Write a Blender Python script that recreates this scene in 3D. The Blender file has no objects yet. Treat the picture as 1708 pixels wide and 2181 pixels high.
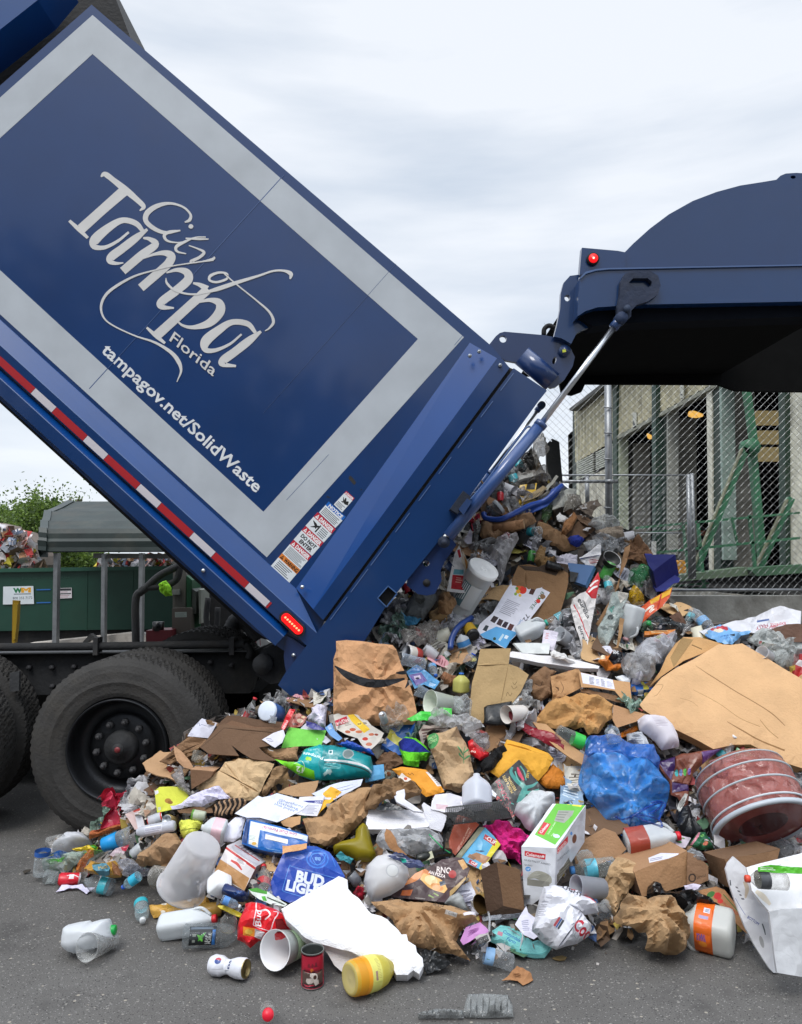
import bpy, math, random, numpy as np
from mathutils import Vector, Matrix
from mathutils.geometry import delaunay_2d_cdt
# ---------------- camera, sky, sun, exposure ----------------
F, CX, CY, H = 1600.0,854.0,1090.5,1.58        # focal length and centre in photo units, eye height (m)
PITCH = math.atan(99.5/1600)
scene = bpy.context.scene; COL = scene.collection
camd = bpy.data.cameras.new('camera'); cam = bpy.data.objects.new('camera', camd); COL.objects.link(cam)
camd.sensor_fit = 'VERTICAL'; camd.sensor_height = 24; camd.sensor_width = 24; camd.lens = 24*F/2181
camd.clip_start = .05; camd.clip_end = 2000
cam.location = (0,0, H); cam.rotation_euler = (math.pi/2+PITCH, 0,0); scene.camera = cam
scene.view_settings.view_transform = 'Standard'; scene.view_settings.look = 'None'
scene.view_settings.exposure = 0.18; scene.view_settings.gamma = 1.0
SUN_EL, SUN_AZ = math.radians(58), math.radians(205)   # azimuth from +Y, clockwise: behind and to the left of the camera
world = bpy.data.worlds.new('World'); scene.world = world; world.use_nodes = True
wt = world.node_tree; wt.nodes.clear()
def wn(t, **k):
    n = wt.nodes.new(t)
    for a, b in k.items(): setattr(n, a, b)
    return n
sky = wn('ShaderNodeTexSky', sky_type='NISHITA', sun_disc=False, sun_elevation=SUN_EL, sun_rotation=SUN_AZ)
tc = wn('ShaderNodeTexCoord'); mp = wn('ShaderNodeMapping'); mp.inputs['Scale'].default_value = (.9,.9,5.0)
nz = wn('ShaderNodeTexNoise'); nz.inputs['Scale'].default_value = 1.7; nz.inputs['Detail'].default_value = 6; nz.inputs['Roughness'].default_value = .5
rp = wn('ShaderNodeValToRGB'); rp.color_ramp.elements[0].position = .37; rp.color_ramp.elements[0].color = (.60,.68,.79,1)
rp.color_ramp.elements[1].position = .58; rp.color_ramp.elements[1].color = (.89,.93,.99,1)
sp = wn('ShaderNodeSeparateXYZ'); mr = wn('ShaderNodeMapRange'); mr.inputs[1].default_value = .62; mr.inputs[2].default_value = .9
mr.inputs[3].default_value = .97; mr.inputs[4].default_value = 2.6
mul = wn('ShaderNodeVectorMath', operation='SCALE'); bgc = wn('ShaderNodeBackground'); bgs = wn('ShaderNodeBackground')
add = wn('ShaderNodeAddShader'); out = wn('ShaderNodeOutputWorld')
L = wt.links.new
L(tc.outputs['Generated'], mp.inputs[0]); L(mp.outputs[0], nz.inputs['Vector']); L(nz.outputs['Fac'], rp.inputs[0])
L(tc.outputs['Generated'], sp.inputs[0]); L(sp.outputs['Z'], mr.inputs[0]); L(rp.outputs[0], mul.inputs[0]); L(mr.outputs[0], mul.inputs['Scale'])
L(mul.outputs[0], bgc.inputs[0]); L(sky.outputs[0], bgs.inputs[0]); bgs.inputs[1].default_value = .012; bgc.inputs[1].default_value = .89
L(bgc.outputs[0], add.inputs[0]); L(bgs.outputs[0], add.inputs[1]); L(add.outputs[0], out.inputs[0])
sl = bpy.data.lights.new('sun','SUN'); so = bpy.data.objects.new('sun', sl); COL.objects.link(so)
sl.energy = 1.5; sl.angle = math.radians(22); sl.color = (1,.97,.92)
sd = Vector((math.sin(SUN_AZ)*math.cos(SUN_EL), math.cos(SUN_AZ)*math.cos(SUN_EL), math.sin(SUN_EL)))
so.rotation_euler = (-sd).to_track_quat('-Z','Y').to_euler(); so.location = (-3,-6,12)
# ---------------- from photo units to rays ----------------
REG = dict(D=(0,0,2641), A1=(0,0,1300), A2=(0,1000,1300), A3=(1300,500,1341), A4=(1300,1200,1341), B1=(0,1600,900), B2=(850,1500,450),
 B3=(1200,1600,700), B4=(1800,1700,841), B5=(500,2200,700), B6=(1100,2050,700), B7=(1700,2100,941), C1=(50,2600,700), C2=(650,2550,700),
 C3=(1200,2500,750), C4=(1850,2500,791), T1=(50,1050,600), T2=(550,1550,600), T3=(850,1950,600), T4=(1200,1000,750), T5=(1450,1350,600), T6=(150,500,900))
cur = [0., 0., 1.]
def use(k):
    x, y, w = REG[k]; s = 2641/1708
    cur[:] = [x/s, y/s, (w/1708)/s] if k != 'D' else [0., 0., 1.]
def M(p):
    p = np.asarray(p, float); return p[..., :2]*cur[2]+np.array(cur[:2])
cp, sn = math.cos(PITCH), math.sin(PITCH)
def rays(q):
    q = np.atleast_2d(q); dx = (q[:, 0]-CX)/F; dz = -(q[:, 1]-CY)/F
    return np.stack([dx, cp-dz*sn, sn+dz*cp],1)
O = np.array([0,0, H])
def P(q, Y):                     # point seen at q, at distance Y in front
    d = rays(q); return O+d*(np.asarray(Y)/d[:, 1])[:, None]
def P1(x, y, Y): return P([[x, y]],[Y])[0]
def onplane(q, n, c):
    d = rays(q); return O+d*((c-O)@n/(d@n))[:, None]
def proj(p):
    p = np.atleast_2d(p)-O; f = p[:, 1]*cp+p[:, 2]*sn; u = -p[:, 1]*sn+p[:, 2]*cp
    return np.stack([CX+F*p[:, 0]/f, CY-F*u/f],1)
def Yg(y): d = rays([[CX, y]])[0]; return -H/d[2]*d[1]      # ground distance of a row
def S(c):                        # hex to linear
    if not isinstance(c, str): return tuple(c)
    v = [int(c[i:i+2],16)/255 for i in (0,2,4)]
    return tuple(x/12.92 if x < .04045 else ((x+.055)/1.055)**2.4 for x in v)
# ---------------- materials: one per kind of stuff, hue from the Col attribute ----------------
MAT = {}
def mat(name, rough=.7, metal=0., bump=0., bscale=60., var=.06, vscale=9., coat=0., spec=.5, kind='', alpha=.3, emit=0., stain=0., crease=0., cs=11., aniso=(1,1,1), trans=0.):
    m = bpy.data.materials.new(name); m.use_nodes = True; t = m.node_tree; b = t.nodes['Principled BSDF']; o = t.nodes['Material Output']; l = t.links.new
    at = t.nodes.new('ShaderNodeAttribute'); at.attribute_name = 'Col'
    tcx = t.nodes.new('ShaderNodeTexCoord'); mpp = t.nodes.new('ShaderNodeMapping'); mpp.inputs['Scale'].default_value = aniso; l(tcx.outputs['Object'], mpp.inputs[0])
    n1 = t.nodes.new('ShaderNodeTexNoise'); n1.inputs['Scale'].default_value = vscale; n1.inputs['Detail'].default_value = 5; l(mpp.outputs[0], n1.inputs['Vector'])
    r = t.nodes.new('ShaderNodeMapRange'); r.inputs[1].default_value = .25; r.inputs[2].default_value = .75; r.inputs[3].default_value = 1-var*2; r.inputs[4].default_value = 1+var; l(n1.outputs['Fac'], r.inputs[0])
    v = t.nodes.new('ShaderNodeVectorMath'); v.operation = 'SCALE'; l(at.outputs['Color'], v.inputs[0]); l(r.outputs[0], v.inputs['Scale'])
    colsrc = v.outputs[0]
    if stain:
        n3 = t.nodes.new('ShaderNodeTexNoise'); n3.inputs['Scale'].default_value = vscale*.6; n3.inputs['Detail'].default_value = 8; n3.inputs['Roughness'].default_value = .7; l(mpp.outputs[0], n3.inputs['Vector'])
        cr = t.nodes.new('ShaderNodeMapRange'); cr.inputs[1].default_value = .5; cr.inputs[2].default_value = .72; cr.inputs[4].default_value = stain; l(n3.outputs['Fac'], cr.inputs[0])
        mx = t.nodes.new('ShaderNodeMix'); mx.data_type = 'RGBA'; l(cr.outputs[0], mx.inputs[0]); l(colsrc, mx.inputs[6]); mx.inputs[7].default_value = (.09,.075,.055,1); colsrc = mx.outputs[2]
    l(colsrc, b.inputs['Base Color'])
    b.inputs['Roughness'].default_value = rough; b.inputs['Metallic'].default_value = metal; b.inputs['Coat Weight'].default_value = coat; b.inputs['Coat Roughness'].default_value = .08
    b.inputs['Specular IOR Level'].default_value = spec
    if bump:
        n2 = t.nodes.new('ShaderNodeTexNoise'); n2.inputs['Scale'].default_value = bscale; n2.inputs['Detail'].default_value = 4; l(mpp.outputs[0], n2.inputs['Vector'])
        bp = t.nodes.new('ShaderNodeBump'); bp.inputs['Strength'].default_value = bump; bp.inputs['Distance'].default_value = .01; l(n2.outputs['Fac'], bp.inputs['Height']); l(bp.outputs[0], b.inputs['Normal'])
    if crease:
        n4 = t.nodes.new('ShaderNodeTexNoise'); n4.inputs['Scale'].default_value = cs*.5; l(mpp.outputs[0], n4.inputs['Vector'])
        mv = t.nodes.new('ShaderNodeVectorMath'); mv.operation = 'MULTIPLY_ADD'; mv.inputs[1].default_value = (.16,)*3; l(n4.outputs['Color'], mv.inputs[0]); l(mpp.outputs[0], mv.inputs[2]); prev = bp if bump else None
        for q_, w_ in ((cs, 1.),(cs*2.3,.3)):
            vo = t.nodes.new('ShaderNodeTexVoronoi'); vo.inputs['Scale'].default_value = q_; l(mv.outputs[0], vo.inputs['Vector'])
            b2 = t.nodes.new('ShaderNodeBump'); b2.inputs['Strength'].default_value = crease; b2.inputs['Distance'].default_value = 1.1*w_
            su = t.nodes.new('ShaderNodeVectorMath'); su.operation = 'SUBTRACT'; l(mv.outputs[0], su.inputs[0]); l(vo.outputs['Position'], su.inputs[1]); sc_ = t.nodes.new('ShaderNodeVectorMath'); sc_.operation = 'SUBTRACT'; l(vo.outputs['Color'], sc_.inputs[0]); sc_.inputs[1].default_value = (.5,)*3
            dt = t.nodes.new('ShaderNodeVectorMath'); dt.operation = 'DOT_PRODUCT'; l(su.outputs[0], dt.inputs[0]); l(sc_.outputs[0], dt.inputs[1]); l(dt.outputs['Value'], b2.inputs['Height'])
            if prev: l(prev.outputs[0], b2.inputs['Normal'])
            prev = b2
        bp = prev; l(bp.outputs[0], b.inputs['Normal'])
    if emit: l(at.outputs['Color'], b.inputs['Emission Color']); b.inputs['Emission Strength'].default_value = emit
    if kind == 'thin':           # thin clear plastic: mostly see-through, bright at glancing angles
        tr = t.nodes.new('ShaderNodeBsdfTransparent'); lw = t.nodes.new('ShaderNodeLayerWeight'); lw.inputs[0].default_value = .35
        if bump or crease: l(bp.outputs[0], lw.inputs['Normal'])
        mm = t.nodes.new('ShaderNodeMapRange'); mm.inputs[3].default_value = alpha; mm.inputs[4].default_value = min(1., alpha+.6); l(lw.outputs['Facing'], mm.inputs[0])
        mix = t.nodes.new('ShaderNodeMixShader'); l(mm.outputs[0], mix.inputs[0]); l(tr.outputs[0], mix.inputs[1]); l(b.outputs[0], mix.inputs[2]); l(mix.outputs[0], o.inputs[0])
    if trans:
        tl = t.nodes.new('ShaderNodeBsdfTranslucent'); l(colsrc, tl.inputs[0]); mix2 = t.nodes.new('ShaderNodeMixShader'); mix2.inputs[0].default_value = trans
        src = o.inputs[0].links[0].from_socket if kind != 'thin' else None
        if kind == 'thin': l(b.outputs[0], mix2.inputs[1]); l(tl.outputs[0], mix2.inputs[2]); l(mix2.outputs[0], mix.inputs[2])
        else: l(src, mix2.inputs[1]); l(tl.outputs[0], mix2.inputs[2]); l(mix2.outputs[0], o.inputs[0])
    MAT[name] = m; return m
mat('paper',.75, bump=.15, bscale=45, var=.05, vscale=14, trans=.08, crease=.25, cs=14)
mat('kraft',.85, bump=.3, bscale=70, var=.08, vscale=10, stain=.12, crease=.6, cs=10)
mat('card',.85, bump=.3, bscale=90, var=.07, vscale=6, stain=.12, crease=.18, cs=6)
mat('gloss',.32, var=.06, vscale=12, bump=.12, bscale=25, crease=.22, cs=13)
mat('cloth',.95, bump=.5, bscale=160, var=.1, crease=.6, cs=14)
mat('foam',.8, bump=.35, bscale=220, var=.02, vscale=30)
mat('hdpe',.4, var=.04, bump=.15, bscale=14, trans=.2, kind='thin', alpha=.86)
mat('pet',.07, var=.03, bump=.4, bscale=30, kind='thin', alpha=.13, spec=.9, crease=.35, cs=28)
mat('film',.16, var=.08, bump=.5, bscale=34, kind='thin', alpha=.4, trans=.15, crease=.9, cs=14, spec=.9)
mat('sackfilm',.14, var=.1, bump=.4, bscale=30, kind='thin', alpha=.6, trans=.2, crease=1., cs=12, spec=1.)
mat('metal',.3, metal=1., var=.08, bump=.2, bscale=20)
mat('steel',.45, metal=.75, var=.12, vscale=12, bump=.15, bscale=90)
mat('plastic',.38, var=.05, bump=.06, bscale=40)
mat('rubber',.82, var=.18, vscale=7, bump=.5, bscale=60, stain=.25)
mat('grime',.75, var=.25, vscale=6, bump=.4, bscale=40, stain=.3)
mat('paint',.3, var=.07, vscale=2.2, coat=.55, spec=.45, bump=.12, bscale=1.4, stain=.09)
mat('void',.95, spec=.1, var=.1)  # for near-black hollows and undersides, shade put into their colour
mat('drumfilm',.2, var=.06, bump=.1, bscale=9, kind='thin', alpha=.74, trans=.25)
mat('satin',.42, var=.07, vscale=4, bump=.05, bscale=5, stain=.05)
mat('frosted',.35, var=.04, bump=.1, bscale=10, kind='thin', alpha=.5, trans=.3)
mat('concrete',.92, var=.3, vscale=3.2, bump=.5, bscale=35, stain=.75)
mat('sheetmetal',.6, var=.22, vscale=2.5, bump=.2, bscale=20, stain=.45)
mat('leaf',.6, var=.25, vscale=2, trans=.35)
mat('glow',.4, emit=1.0)
mat('glow_hot',.4, emit=6.0)
mat('skin',.6)
# ---------------- mesh collector ----------------
class MB:
    def __init__(s): s.v = []; s.f = []; s.c = []; s.m = []; s.n = 0; s.sm = []
    def add(s, V, Fc, col, m='paper', smooth=False):
        V = np.asarray(V, float).reshape(-1,3); s.v.append(V); k = len(Fc)
        for i, f in enumerate(Fc):
            s.f.append([int(a)+s.n for a in f])
        if isinstance(col, list) and len(col) == k and not isinstance(col[0], float): s.c += [S(c) for c in col]
        else: s.c += [S(col)]*k
        s.m += list(m) if isinstance(m, list) else [m]*k
        s.sm += [smooth]*k; s.n += len(V); return s
    def box(s, c, size, col, m='plastic', R=None):
        c = np.asarray(c, float); h = np.asarray(size)/2
        V = np.array([[x, y, z] for x in (-1,1) for y in (-1,1) for z in (-1,1)])*h
        if R is not None: V = V@np.asarray(R).T
        return s.add(V+c, [(0,1,3,2),(4,6,7,5),(0,4,5,1),(2,3,7,6),(0,2,6,4),(1,5,7,3)], col, m)
    def tube(s, pts, r, col, m='plastic', seg=10, smooth=True, cap=True):
        pts = np.asarray(pts, float); n = len(pts); r = np.broadcast_to(np.asarray(r, float),(n,))
        V = []; up = None
        for i in range(n):
            d = pts[min(i+1, n-1)]-pts[max(i-1,0)]; d = d/(np.linalg.norm(d)+1e-12)
            if up is None: up = np.array([0,0,1.]) if abs(d[2]) < .9 else np.array([1., 0,0])
            a = np.cross(d, up); a /= np.linalg.norm(a)+1e-12; b = np.cross(a, d); up = b
            for k in range(seg):
                t = 2*math.pi*k/seg; V.append(pts[i]+r[i]*(math.cos(t)*a+math.sin(t)*b))
        fs = [(i*seg+k, i*seg+(k+1) % seg, (i+1)*seg+(k+1) % seg, (i+1)*seg+k) for i in range(n-1) for k in range(seg)]
        if cap: fs += [tuple(range(seg))[::-1], tuple((n-1)*seg+k for k in range(seg))]
        return s.add(V, fs, col, m, smooth)
    def build(s, name, parent=None, origin=None, label=None, cat=None, group=None, kind=None):
        V = np.concatenate(s.v) if s.v else np.zeros((0,3))
        if origin is None: origin = np.array([(V[:, 0].min()+V[:, 0].max())/2,(V[:, 1].min()+V[:, 1].max())/2, V[:, 2].min()]) if len(V) else np.zeros(3)
        if parent is not None and parent.parent is None: base = np.array(parent.location)
        elif parent is not None: base = np.array(parent.location)+np.array(parent.parent.location)
        else: base = np.zeros(3)
        me = bpy.data.meshes.new(name); me.from_pydata((V-origin).tolist(),[], s.f)
        names = []; 
        for x in s.m:
            if x not in names: names.append(x)
        for x in names: me.materials.append(MAT[x])
        idx = {x: i for i, x in enumerate(names)}
        me.polygons.foreach_set('material_index',[idx[x] for x in s.m]); me.polygons.foreach_set('use_smooth', s.sm)
        ca = me.color_attributes.new('Col','FLOAT_COLOR','CORNER')
        c4 = np.repeat(np.array([(tuple(min(.85, a*b) for a, b in zip(c, (1.14,1.22,1.36))) if m_ in ('kraft','card') and c[0] > c[2]*1.5 else tuple(c[:3]))+(1.,) for c, m_ in zip(s.c, s.m)], np.float32).reshape(-1,4),[len(f) for f in s.f], axis=0)
        ca.data.foreach_set('color', c4.ravel()); me.update()
        o = bpy.data.objects.new(name, me); COL.objects.link(o); o.location = Vector(origin-base)
        if parent is not None: o.parent = parent
        tag(o, label, cat, group, kind); return o
def tag(o, label=None, cat=None, group=None, kind=None):
    for k, v in (('label', label),('category', cat),('group', group),('kind', kind)):
        if v: o[k] = v
    return o
def empty(name, loc, label, cat, group=None):
    o = bpy.data.objects.new(name, None); COL.objects.link(o); o.location = Vector(loc); o.empty_display_size = .1
    return tag(o, label, cat, group)
# ---------------- outlines, text, printed art ----------------
_tc = {}
def glyph(txt, bold):
    k = (txt, bold)
    if k in _tc: return _tc[k]
    cu = bpy.data.curves.new('t','FONT'); cu.body = txt; cu.resolution_u = 2; cu.size = 1
    if bold: cu.offset = .018 if bold is True else bold
    ob = bpy.data.objects.new('t', cu); me = ob.to_mesh()
    co = np.array([v.co[:2] for v in me.vertices]) if len(me.vertices) else np.zeros((0,2))
    cnt = {}
    for p in me.polygons:
        vs = list(p.vertices)
        for a, b in zip(vs, vs[1:]+vs[:1]): e = (min(a, b), max(a, b)); cnt[e] = cnt.get(e, 0)+1
    ed = [e for e, n in cnt.items() if n == 1]
    ob.to_mesh_clear(); bpy.data.objects.remove(ob); bpy.data.curves.remove(cu)
    _tc[k] = (co, ed); return _tc[k]
def catmull(p, n=6):
    p = np.asarray(p, float); q = np.vstack([2*p[0]-p[1], p, 2*p[-1]-p[-2]]); o = []
    for i in range(1, len(q)-2):
        for k in range(n):
            t = k/n; a, b, c, d = q[i-1:i+3]
            o.append(.5*((2*b)+(-a+c)*t+(2*a-5*b+4*c-d)*t*t+(-a+3*b-3*c+d)*t**3))
    o.append(p[-1]); return np.array(o)
def stroke(p, n=6):
    p = catmull(p, n); c = p[:, :2]; w = np.abs(p[:, 2:3])/2; d = np.gradient(c, axis=0); d /= np.linalg.norm(d, axis=1, keepdims=True)+1e-9
    nn = np.stack([-d[:, 1], d[:, 0]],1); return np.vstack([c+nn*w, (c-nn*w)[::-1]])
def art2d(a):                    # printed element -> list of (points, edges, colour) in the same units it was given in
    k = a[0]
    ring = lambda q: [(i, (i+1) % len(q)) for i in range(len(q))]
    if k == 'p': q = np.array(a[1], float); return [(q, ring(q), a[2])]
    if k == 'c':
        r = a[3] if isinstance(a[3],(tuple, list)) else (a[3], a[3]); th = np.linspace(0,2*math.pi, 17)[:-1]
        rot = math.radians(a[5]) if len(a) > 5 else 0
        q = np.stack([np.cos(th)*r[0], np.sin(th)*r[1]],1); q = q@np.array([[math.cos(rot), math.sin(rot)],[-math.sin(rot), math.cos(rot)]])+[a[1], a[2]]; return [(q, ring(q), a[4])]
    if k == 's': q = stroke(a[1]); return [(q, ring(q), a[2])]
    if k == 'l':
        q = stroke([(a[1], a[2], a[5]),(a[3], a[4], a[5])],1); return [(q, ring(q), a[6])]
    if k == 'b':                 # rows of small print inside a quad (TL,TR,BR,BL), n rows
        TL, TR, BR, BL = [np.array(x, float) for x in a[1]]; n = a[2]; rr = random.Random(n*7+int(TL[0])); o = []
        for i in range(n):
            v0, v1 = (i+.2)/n, (i+.65)/n; u1 = rr.uniform(.7,1)
            q = np.array([TL*(1-u)*(1-v)+TR*u*(1-v)+BR*u*v+BL*(1-u)*v for u, v in ((0, v0),(u1, v0),(u1, v1),(0, v1))]); o.append((q, ring(q), a[3]))
        return o
    if k == 't':                 # text along a baseline (x0,y0)->(x1,y1), capital height h, rows grow downwards in y
        _, s_, x0, y0, x1, y1, h, c = a[:8]; co, ed = glyph(s_, a[8] if len(a) > 8 else True)
        if not len(co): return []
        fl = a[9] if len(a) > 9 else 0
        w = co[:, 0].max()-co[:, 0].min(); u = (co[:, 0]-co[:, 0].min())/w; v = co[:, 1]/.7*h
        d = np.array([x1-x0, y1-y0], float); ln = np.linalg.norm(d); dn = d/ln; up = np.array([dn[1],-dn[0]])
        q = np.array([x0, y0])+np.outer(u*ln+v*fl, dn)+np.outer(v, up); return [(q, ed, c)]
def inside(P_, q, ed):
    ed = np.asarray(ed); a = q[ed[:, 0]]; b = q[ed[:, 1]]
    lo, hi = q.min(0), q.max(0); m = np.all((P_ >= lo) & (P_ <= hi),1); r = np.zeros(len(P_), bool)
    if not m.any(): return r
    X = P_[m]; x, y = X[:, :1], X[:, 1:]
    c = (a[:, 1] > y) != (b[:, 1] > y); den = np.where(np.abs(b[:, 1]-a[:, 1]) < 1e-12,1e-12, b[:, 1]-a[:, 1])
    t = (y-a[:, 1])/den; r[m] = (c & (x < a[:, 0]+t*(b[:, 0]-a[:, 0]))).sum(1) % 2 == 1; return r
def pip(X, poly):
    poly = np.asarray(poly); n = len(poly); return inside(np.atleast_2d(X), poly, [(i, (i+1) % n) for i in range(n)])
def bdist(X, poly):
    a = poly; b = np.roll(poly, -1,0); d = b-a; L2 = (d**2).sum(1)+1e-12
    t = np.clip(((X[:, None]-a)*d).sum(2)/L2,0,1); return np.sqrt((((a+t[..., None]*d)-X[:, None])**2).sum(2)).min(1)
def subdiv(poly, step, rough=0, rng=None):
    o = []; n = len(poly)
    for i in range(n):
        a, b = poly[i], poly[(i+1) % n]; ln = np.linalg.norm(b-a); k = max(1, int(ln/step)); d = (b-a)/(ln+1e-9); nn = np.array([-d[1], d[0]])
        for j in range(k): o.append(a+(b-a)*j/k+(nn*rng.uniform(-rough, rough) if rough and j else 0))
    return np.array(o)
def tri2d(outer, art, step, seed=0, rough=0, base=('ffffff',)):
    """outline (N,2) + printed art, triangulated; returns points, triangles, colour per triangle (None = hole)"""
    rng = random.Random(seed); ob = subdiv(np.asarray(outer, float), step, rough, rng); pts = [ob]; n = len(ob); edges = [(i, (i+1) % n) for i in range(n)]; lay = []
    for q, ed, c in art:
        q2 = q
        edges += [(a+n, b+n) for a, b in ed]; pts.append(q2); n += len(q2); lay.append((q2, ed, c))
    lo, hi = ob.min(0), ob.max(0); g = []
    y = lo[1]+step/2; r = 0
    while y < hi[1]:
        x = lo[0]+(step/2 if r % 2 else step)
        while x < hi[0]: g.append((x+rng.uniform(-.25,.25)*step, y+rng.uniform(-.25,.25)*step)); x += step
        y += step*.87; r += 1
    if g:
        g = np.array(g); k = pip(g, ob); g = g[k]
        if len(g): g = g[bdist(g, ob) > step*.35]
        if len(g): pts.append(g)
    allp = np.concatenate(pts); sc = 1/max(1e-6,(hi-lo).max())
    res = delaunay_2d_cdt([Vector(((p[0]-lo[0])*sc, (p[1]-lo[1])*sc)) for p in allp], edges, [],0,1e-6, False)
    V = np.array([[v[0], v[1]] for v in res[0]])/sc+lo; T = np.array([list(f) for f in res[2]]).reshape(-1,3)
    cen = V[T].mean(1); keep = pip(cen, ob); 
    ar = np.abs(np.cross(V[T[:, 1]]-V[T[:, 0]], V[T[:, 2]]-V[T[:, 0]])); keep &= ar > 1e-9
    T = T[keep]; cen = cen[keep]; lab = np.full(len(T),-1)
    for i, (q, ed, c) in enumerate(lay): lab[inside(cen, q, ed)] = i
    cols = [base if l < 0 else lay[l][2] for l in lab]
    k = [i for i, c in enumerate(cols) if c is not None]
    return V, T[k],[cols[i] for i in k], ob
def shell(mb, A, B, T, cols, m, rimcol=None, smooth=False):
    """front points A, back points B, shared triangles -> closed solid (works with holes)"""
    n = len(A); used = np.zeros(n, bool); used[T.ravel()] = True; cnt = {}
    for t in T:
        for a, b in ((t[0], t[1]),(t[1], t[2]),(t[2], t[0])):
            if (b, a) in cnt: del cnt[(b, a)]
            else: cnt[(a, b)] = 1
    base = rimcol or cols[0]
    fs = [tuple(t) for t in T]+[(t[2]+n, t[1]+n, t[0]+n) for t in T]+[(b, a, a+n, b+n) for a, b in cnt]
    mb.add(np.vstack([A, B]), fs, list(cols)+[base]*(len(T)+len(cnt)), m, smooth)
def crumple(p, seed, amp, freq, octs=4):
    r = np.random.RandomState(seed); d = np.zeros(len(p)); q = p.copy(); a = amp; f = freq
    e = p.std(0); c = p.mean(0)+r.randn(3)*e*.6; th = np.arctan2(p[:, 2]-c[2], p[:, 0]-c[0]); rr_ = np.hypot(p[:, 2]-c[2], p[:, 0]-c[0])   # folds fanning out from one spot
    if amp >= .01: d += amp*.8*(np.abs((th/6.2832*r.randint(7,12)+rr_*2) % 1-.5)*4-1)*np.minimum(1, rr_/.08)
    for o in range(octs):
        for _ in range(3):
            v = r.randn(3); v /= np.linalg.norm(v); w = np.abs(((q@v)*f+r.rand()) % 1-.5)*4-1; d += a*w*.5
            u = r.randn(3); u /= np.linalg.norm(u); q = q+np.outer(w*.12/f, u)
        a *= .42; f *= 1.9
    return d
def vcr(p, seed, amp, freq, octs=3): return np.stack([crumple(p, seed+i*17, amp, freq, octs) for i in range(3)],1)
# ---------------- slope of the rubbish pile and stacking of what lies on it ----------------
_ys = np.array([900,1000,1100,1200,1300,1400,1500,1600,1700,1800,1900,1990,2060,2120,2300.])
_yd = np.array([5.9,5.6,5.3,5.0,4.75,4.42,4.17,3.98,3.78,3.55,3.3,3.07,2.92,2.75,2.4])
def YS(q):
    q = np.atleast_2d(q); x, y = q[:, 0], q[:, 1]; s = np.interp(y, _ys, _yd)
    g = np.array([Yg(v) if v > 1300 else 9 for v in y])-.07
    w = np.clip((x-130)/330,0,1); w = w*w*(3-2*w); s = np.where(y > 1600, s*w+np.minimum(g, 4.15)*(1-w), s)
    s = s + .05*np.sin(x*.021+y*.013)+.04*np.sin(x*.047-y*.031)
    return np.minimum(s, g)
GX0, GY0, GS = -80,880,6.; NX, NY = 320,220
_gx, _gy = np.meshgrid(GX0+GS*np.arange(NX), GY0+GS*np.arange(NY)); _gp = np.stack([_gx.ravel(), _gy.ravel()],1)
ZB = YS(_gp).reshape(NY, NX); OWN = []           # OWN: footprints of placed things (polygon, name of landmark)
def cells(poly):
    m = pip(_gp, poly).reshape(NY, NX); return m
def normal(t, a):
    t, a = math.radians(t), math.radians(a); return np.array([math.sin(a)*math.cos(t),-math.cos(a)*math.cos(t), math.sin(t)])
LM = []
def place(poly, n, Y, up, thick):
    """distance of the plane through the middle of poly so that it just rests on what is already there"""
    c = poly.mean(0); m = cells(poly)
    if Y is None:
        if not m.any(): return float(YS([c])[0])-up
        g = _gp[m.ravel()]; z0 = ZB[m]; Yc = float(YS([c])[0])
        for _ in range(2):
            pl = onplane(g, n, P1(c[0], c[1], Yc))[:, 1]; dlt = np.percentile(pl-z0,92); Yc -= max(min(dlt, .45),-.25)+up
            up_ = up; up = 0
        up = up_
    else: Yc = Y
    if m.any() and Y is None:
        pl = onplane(_gp[m.ravel()], n, P1(c[0], c[1], Yc))[:, 1]-thick; ZB[m] = np.minimum(ZB[m], pl)
    return Yc
SEED = [100]
def sheet(name, label, cat, pts, col, m='paper', t=40, a=0, th=.003, cr=(.008,9), bulge=0., art=(), step=None, Y=None, g=False, up=.006, lm=None, rough=0, smooth=False, parent=None, pname=None, raw=False, tag_group=None, edge=None, back=.6, own=True):
    SEED[0] += 1; sd_ = SEED[0]; poly = M(pts) if not raw else np.asarray(pts, float)
    A = []
    for el in art:
        for q, ed, c in art2d(el): A.append((M(q) if not raw else q, ed, None if c is None else c))
    ext = (poly.max(0)-poly.min(0)).max(); step = step or max(3.5, ext/26); n = normal(t, a)
    V, T, cols, ob = tri2d(poly, A, step, sd_, rough*step, col); c = poly.mean(0)
    Yc = place(poly, n, Yg(poly[:, 1].max())-.02 if g else Y, up, bulge+th)
    dist = bdist(V, ob); dm = max(dist.max(),1e-6); u = np.clip(dist/(dm*.8),0,1); prof = np.sqrt(1-(1-u)**2)
    for it in range(4 if g else 1):
        W = onplane(V, n, P1(c[0], c[1], Yc)); sc = 1.
        d = crumple(W, sd_, cr[0], cr[1])[:, None]*n if cr[0] else 0
        Fp = W+d+n*(bulge*prof)[:, None]; Bk = W+d-n*(th+bulge*back*prof)[:, None]
        if not g: break
        zm = min(Fp[:, 2].min(), Bk[:, 2].min()); Yc *= (H-.003)/(H-zm)
    mb = MB(); shell(mb, Fp, Bk, T, cols, m, edge or col, smooth)
    if parent is not None: return mb.build(pname or name, parent, label=label)
    o = mb.build(name, None, label=label, cat=cat, group=tag_group)
    if own: OWN.append(poly); 
    if lm: LM.append((poly.mean(0), lm))
    return o
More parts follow.
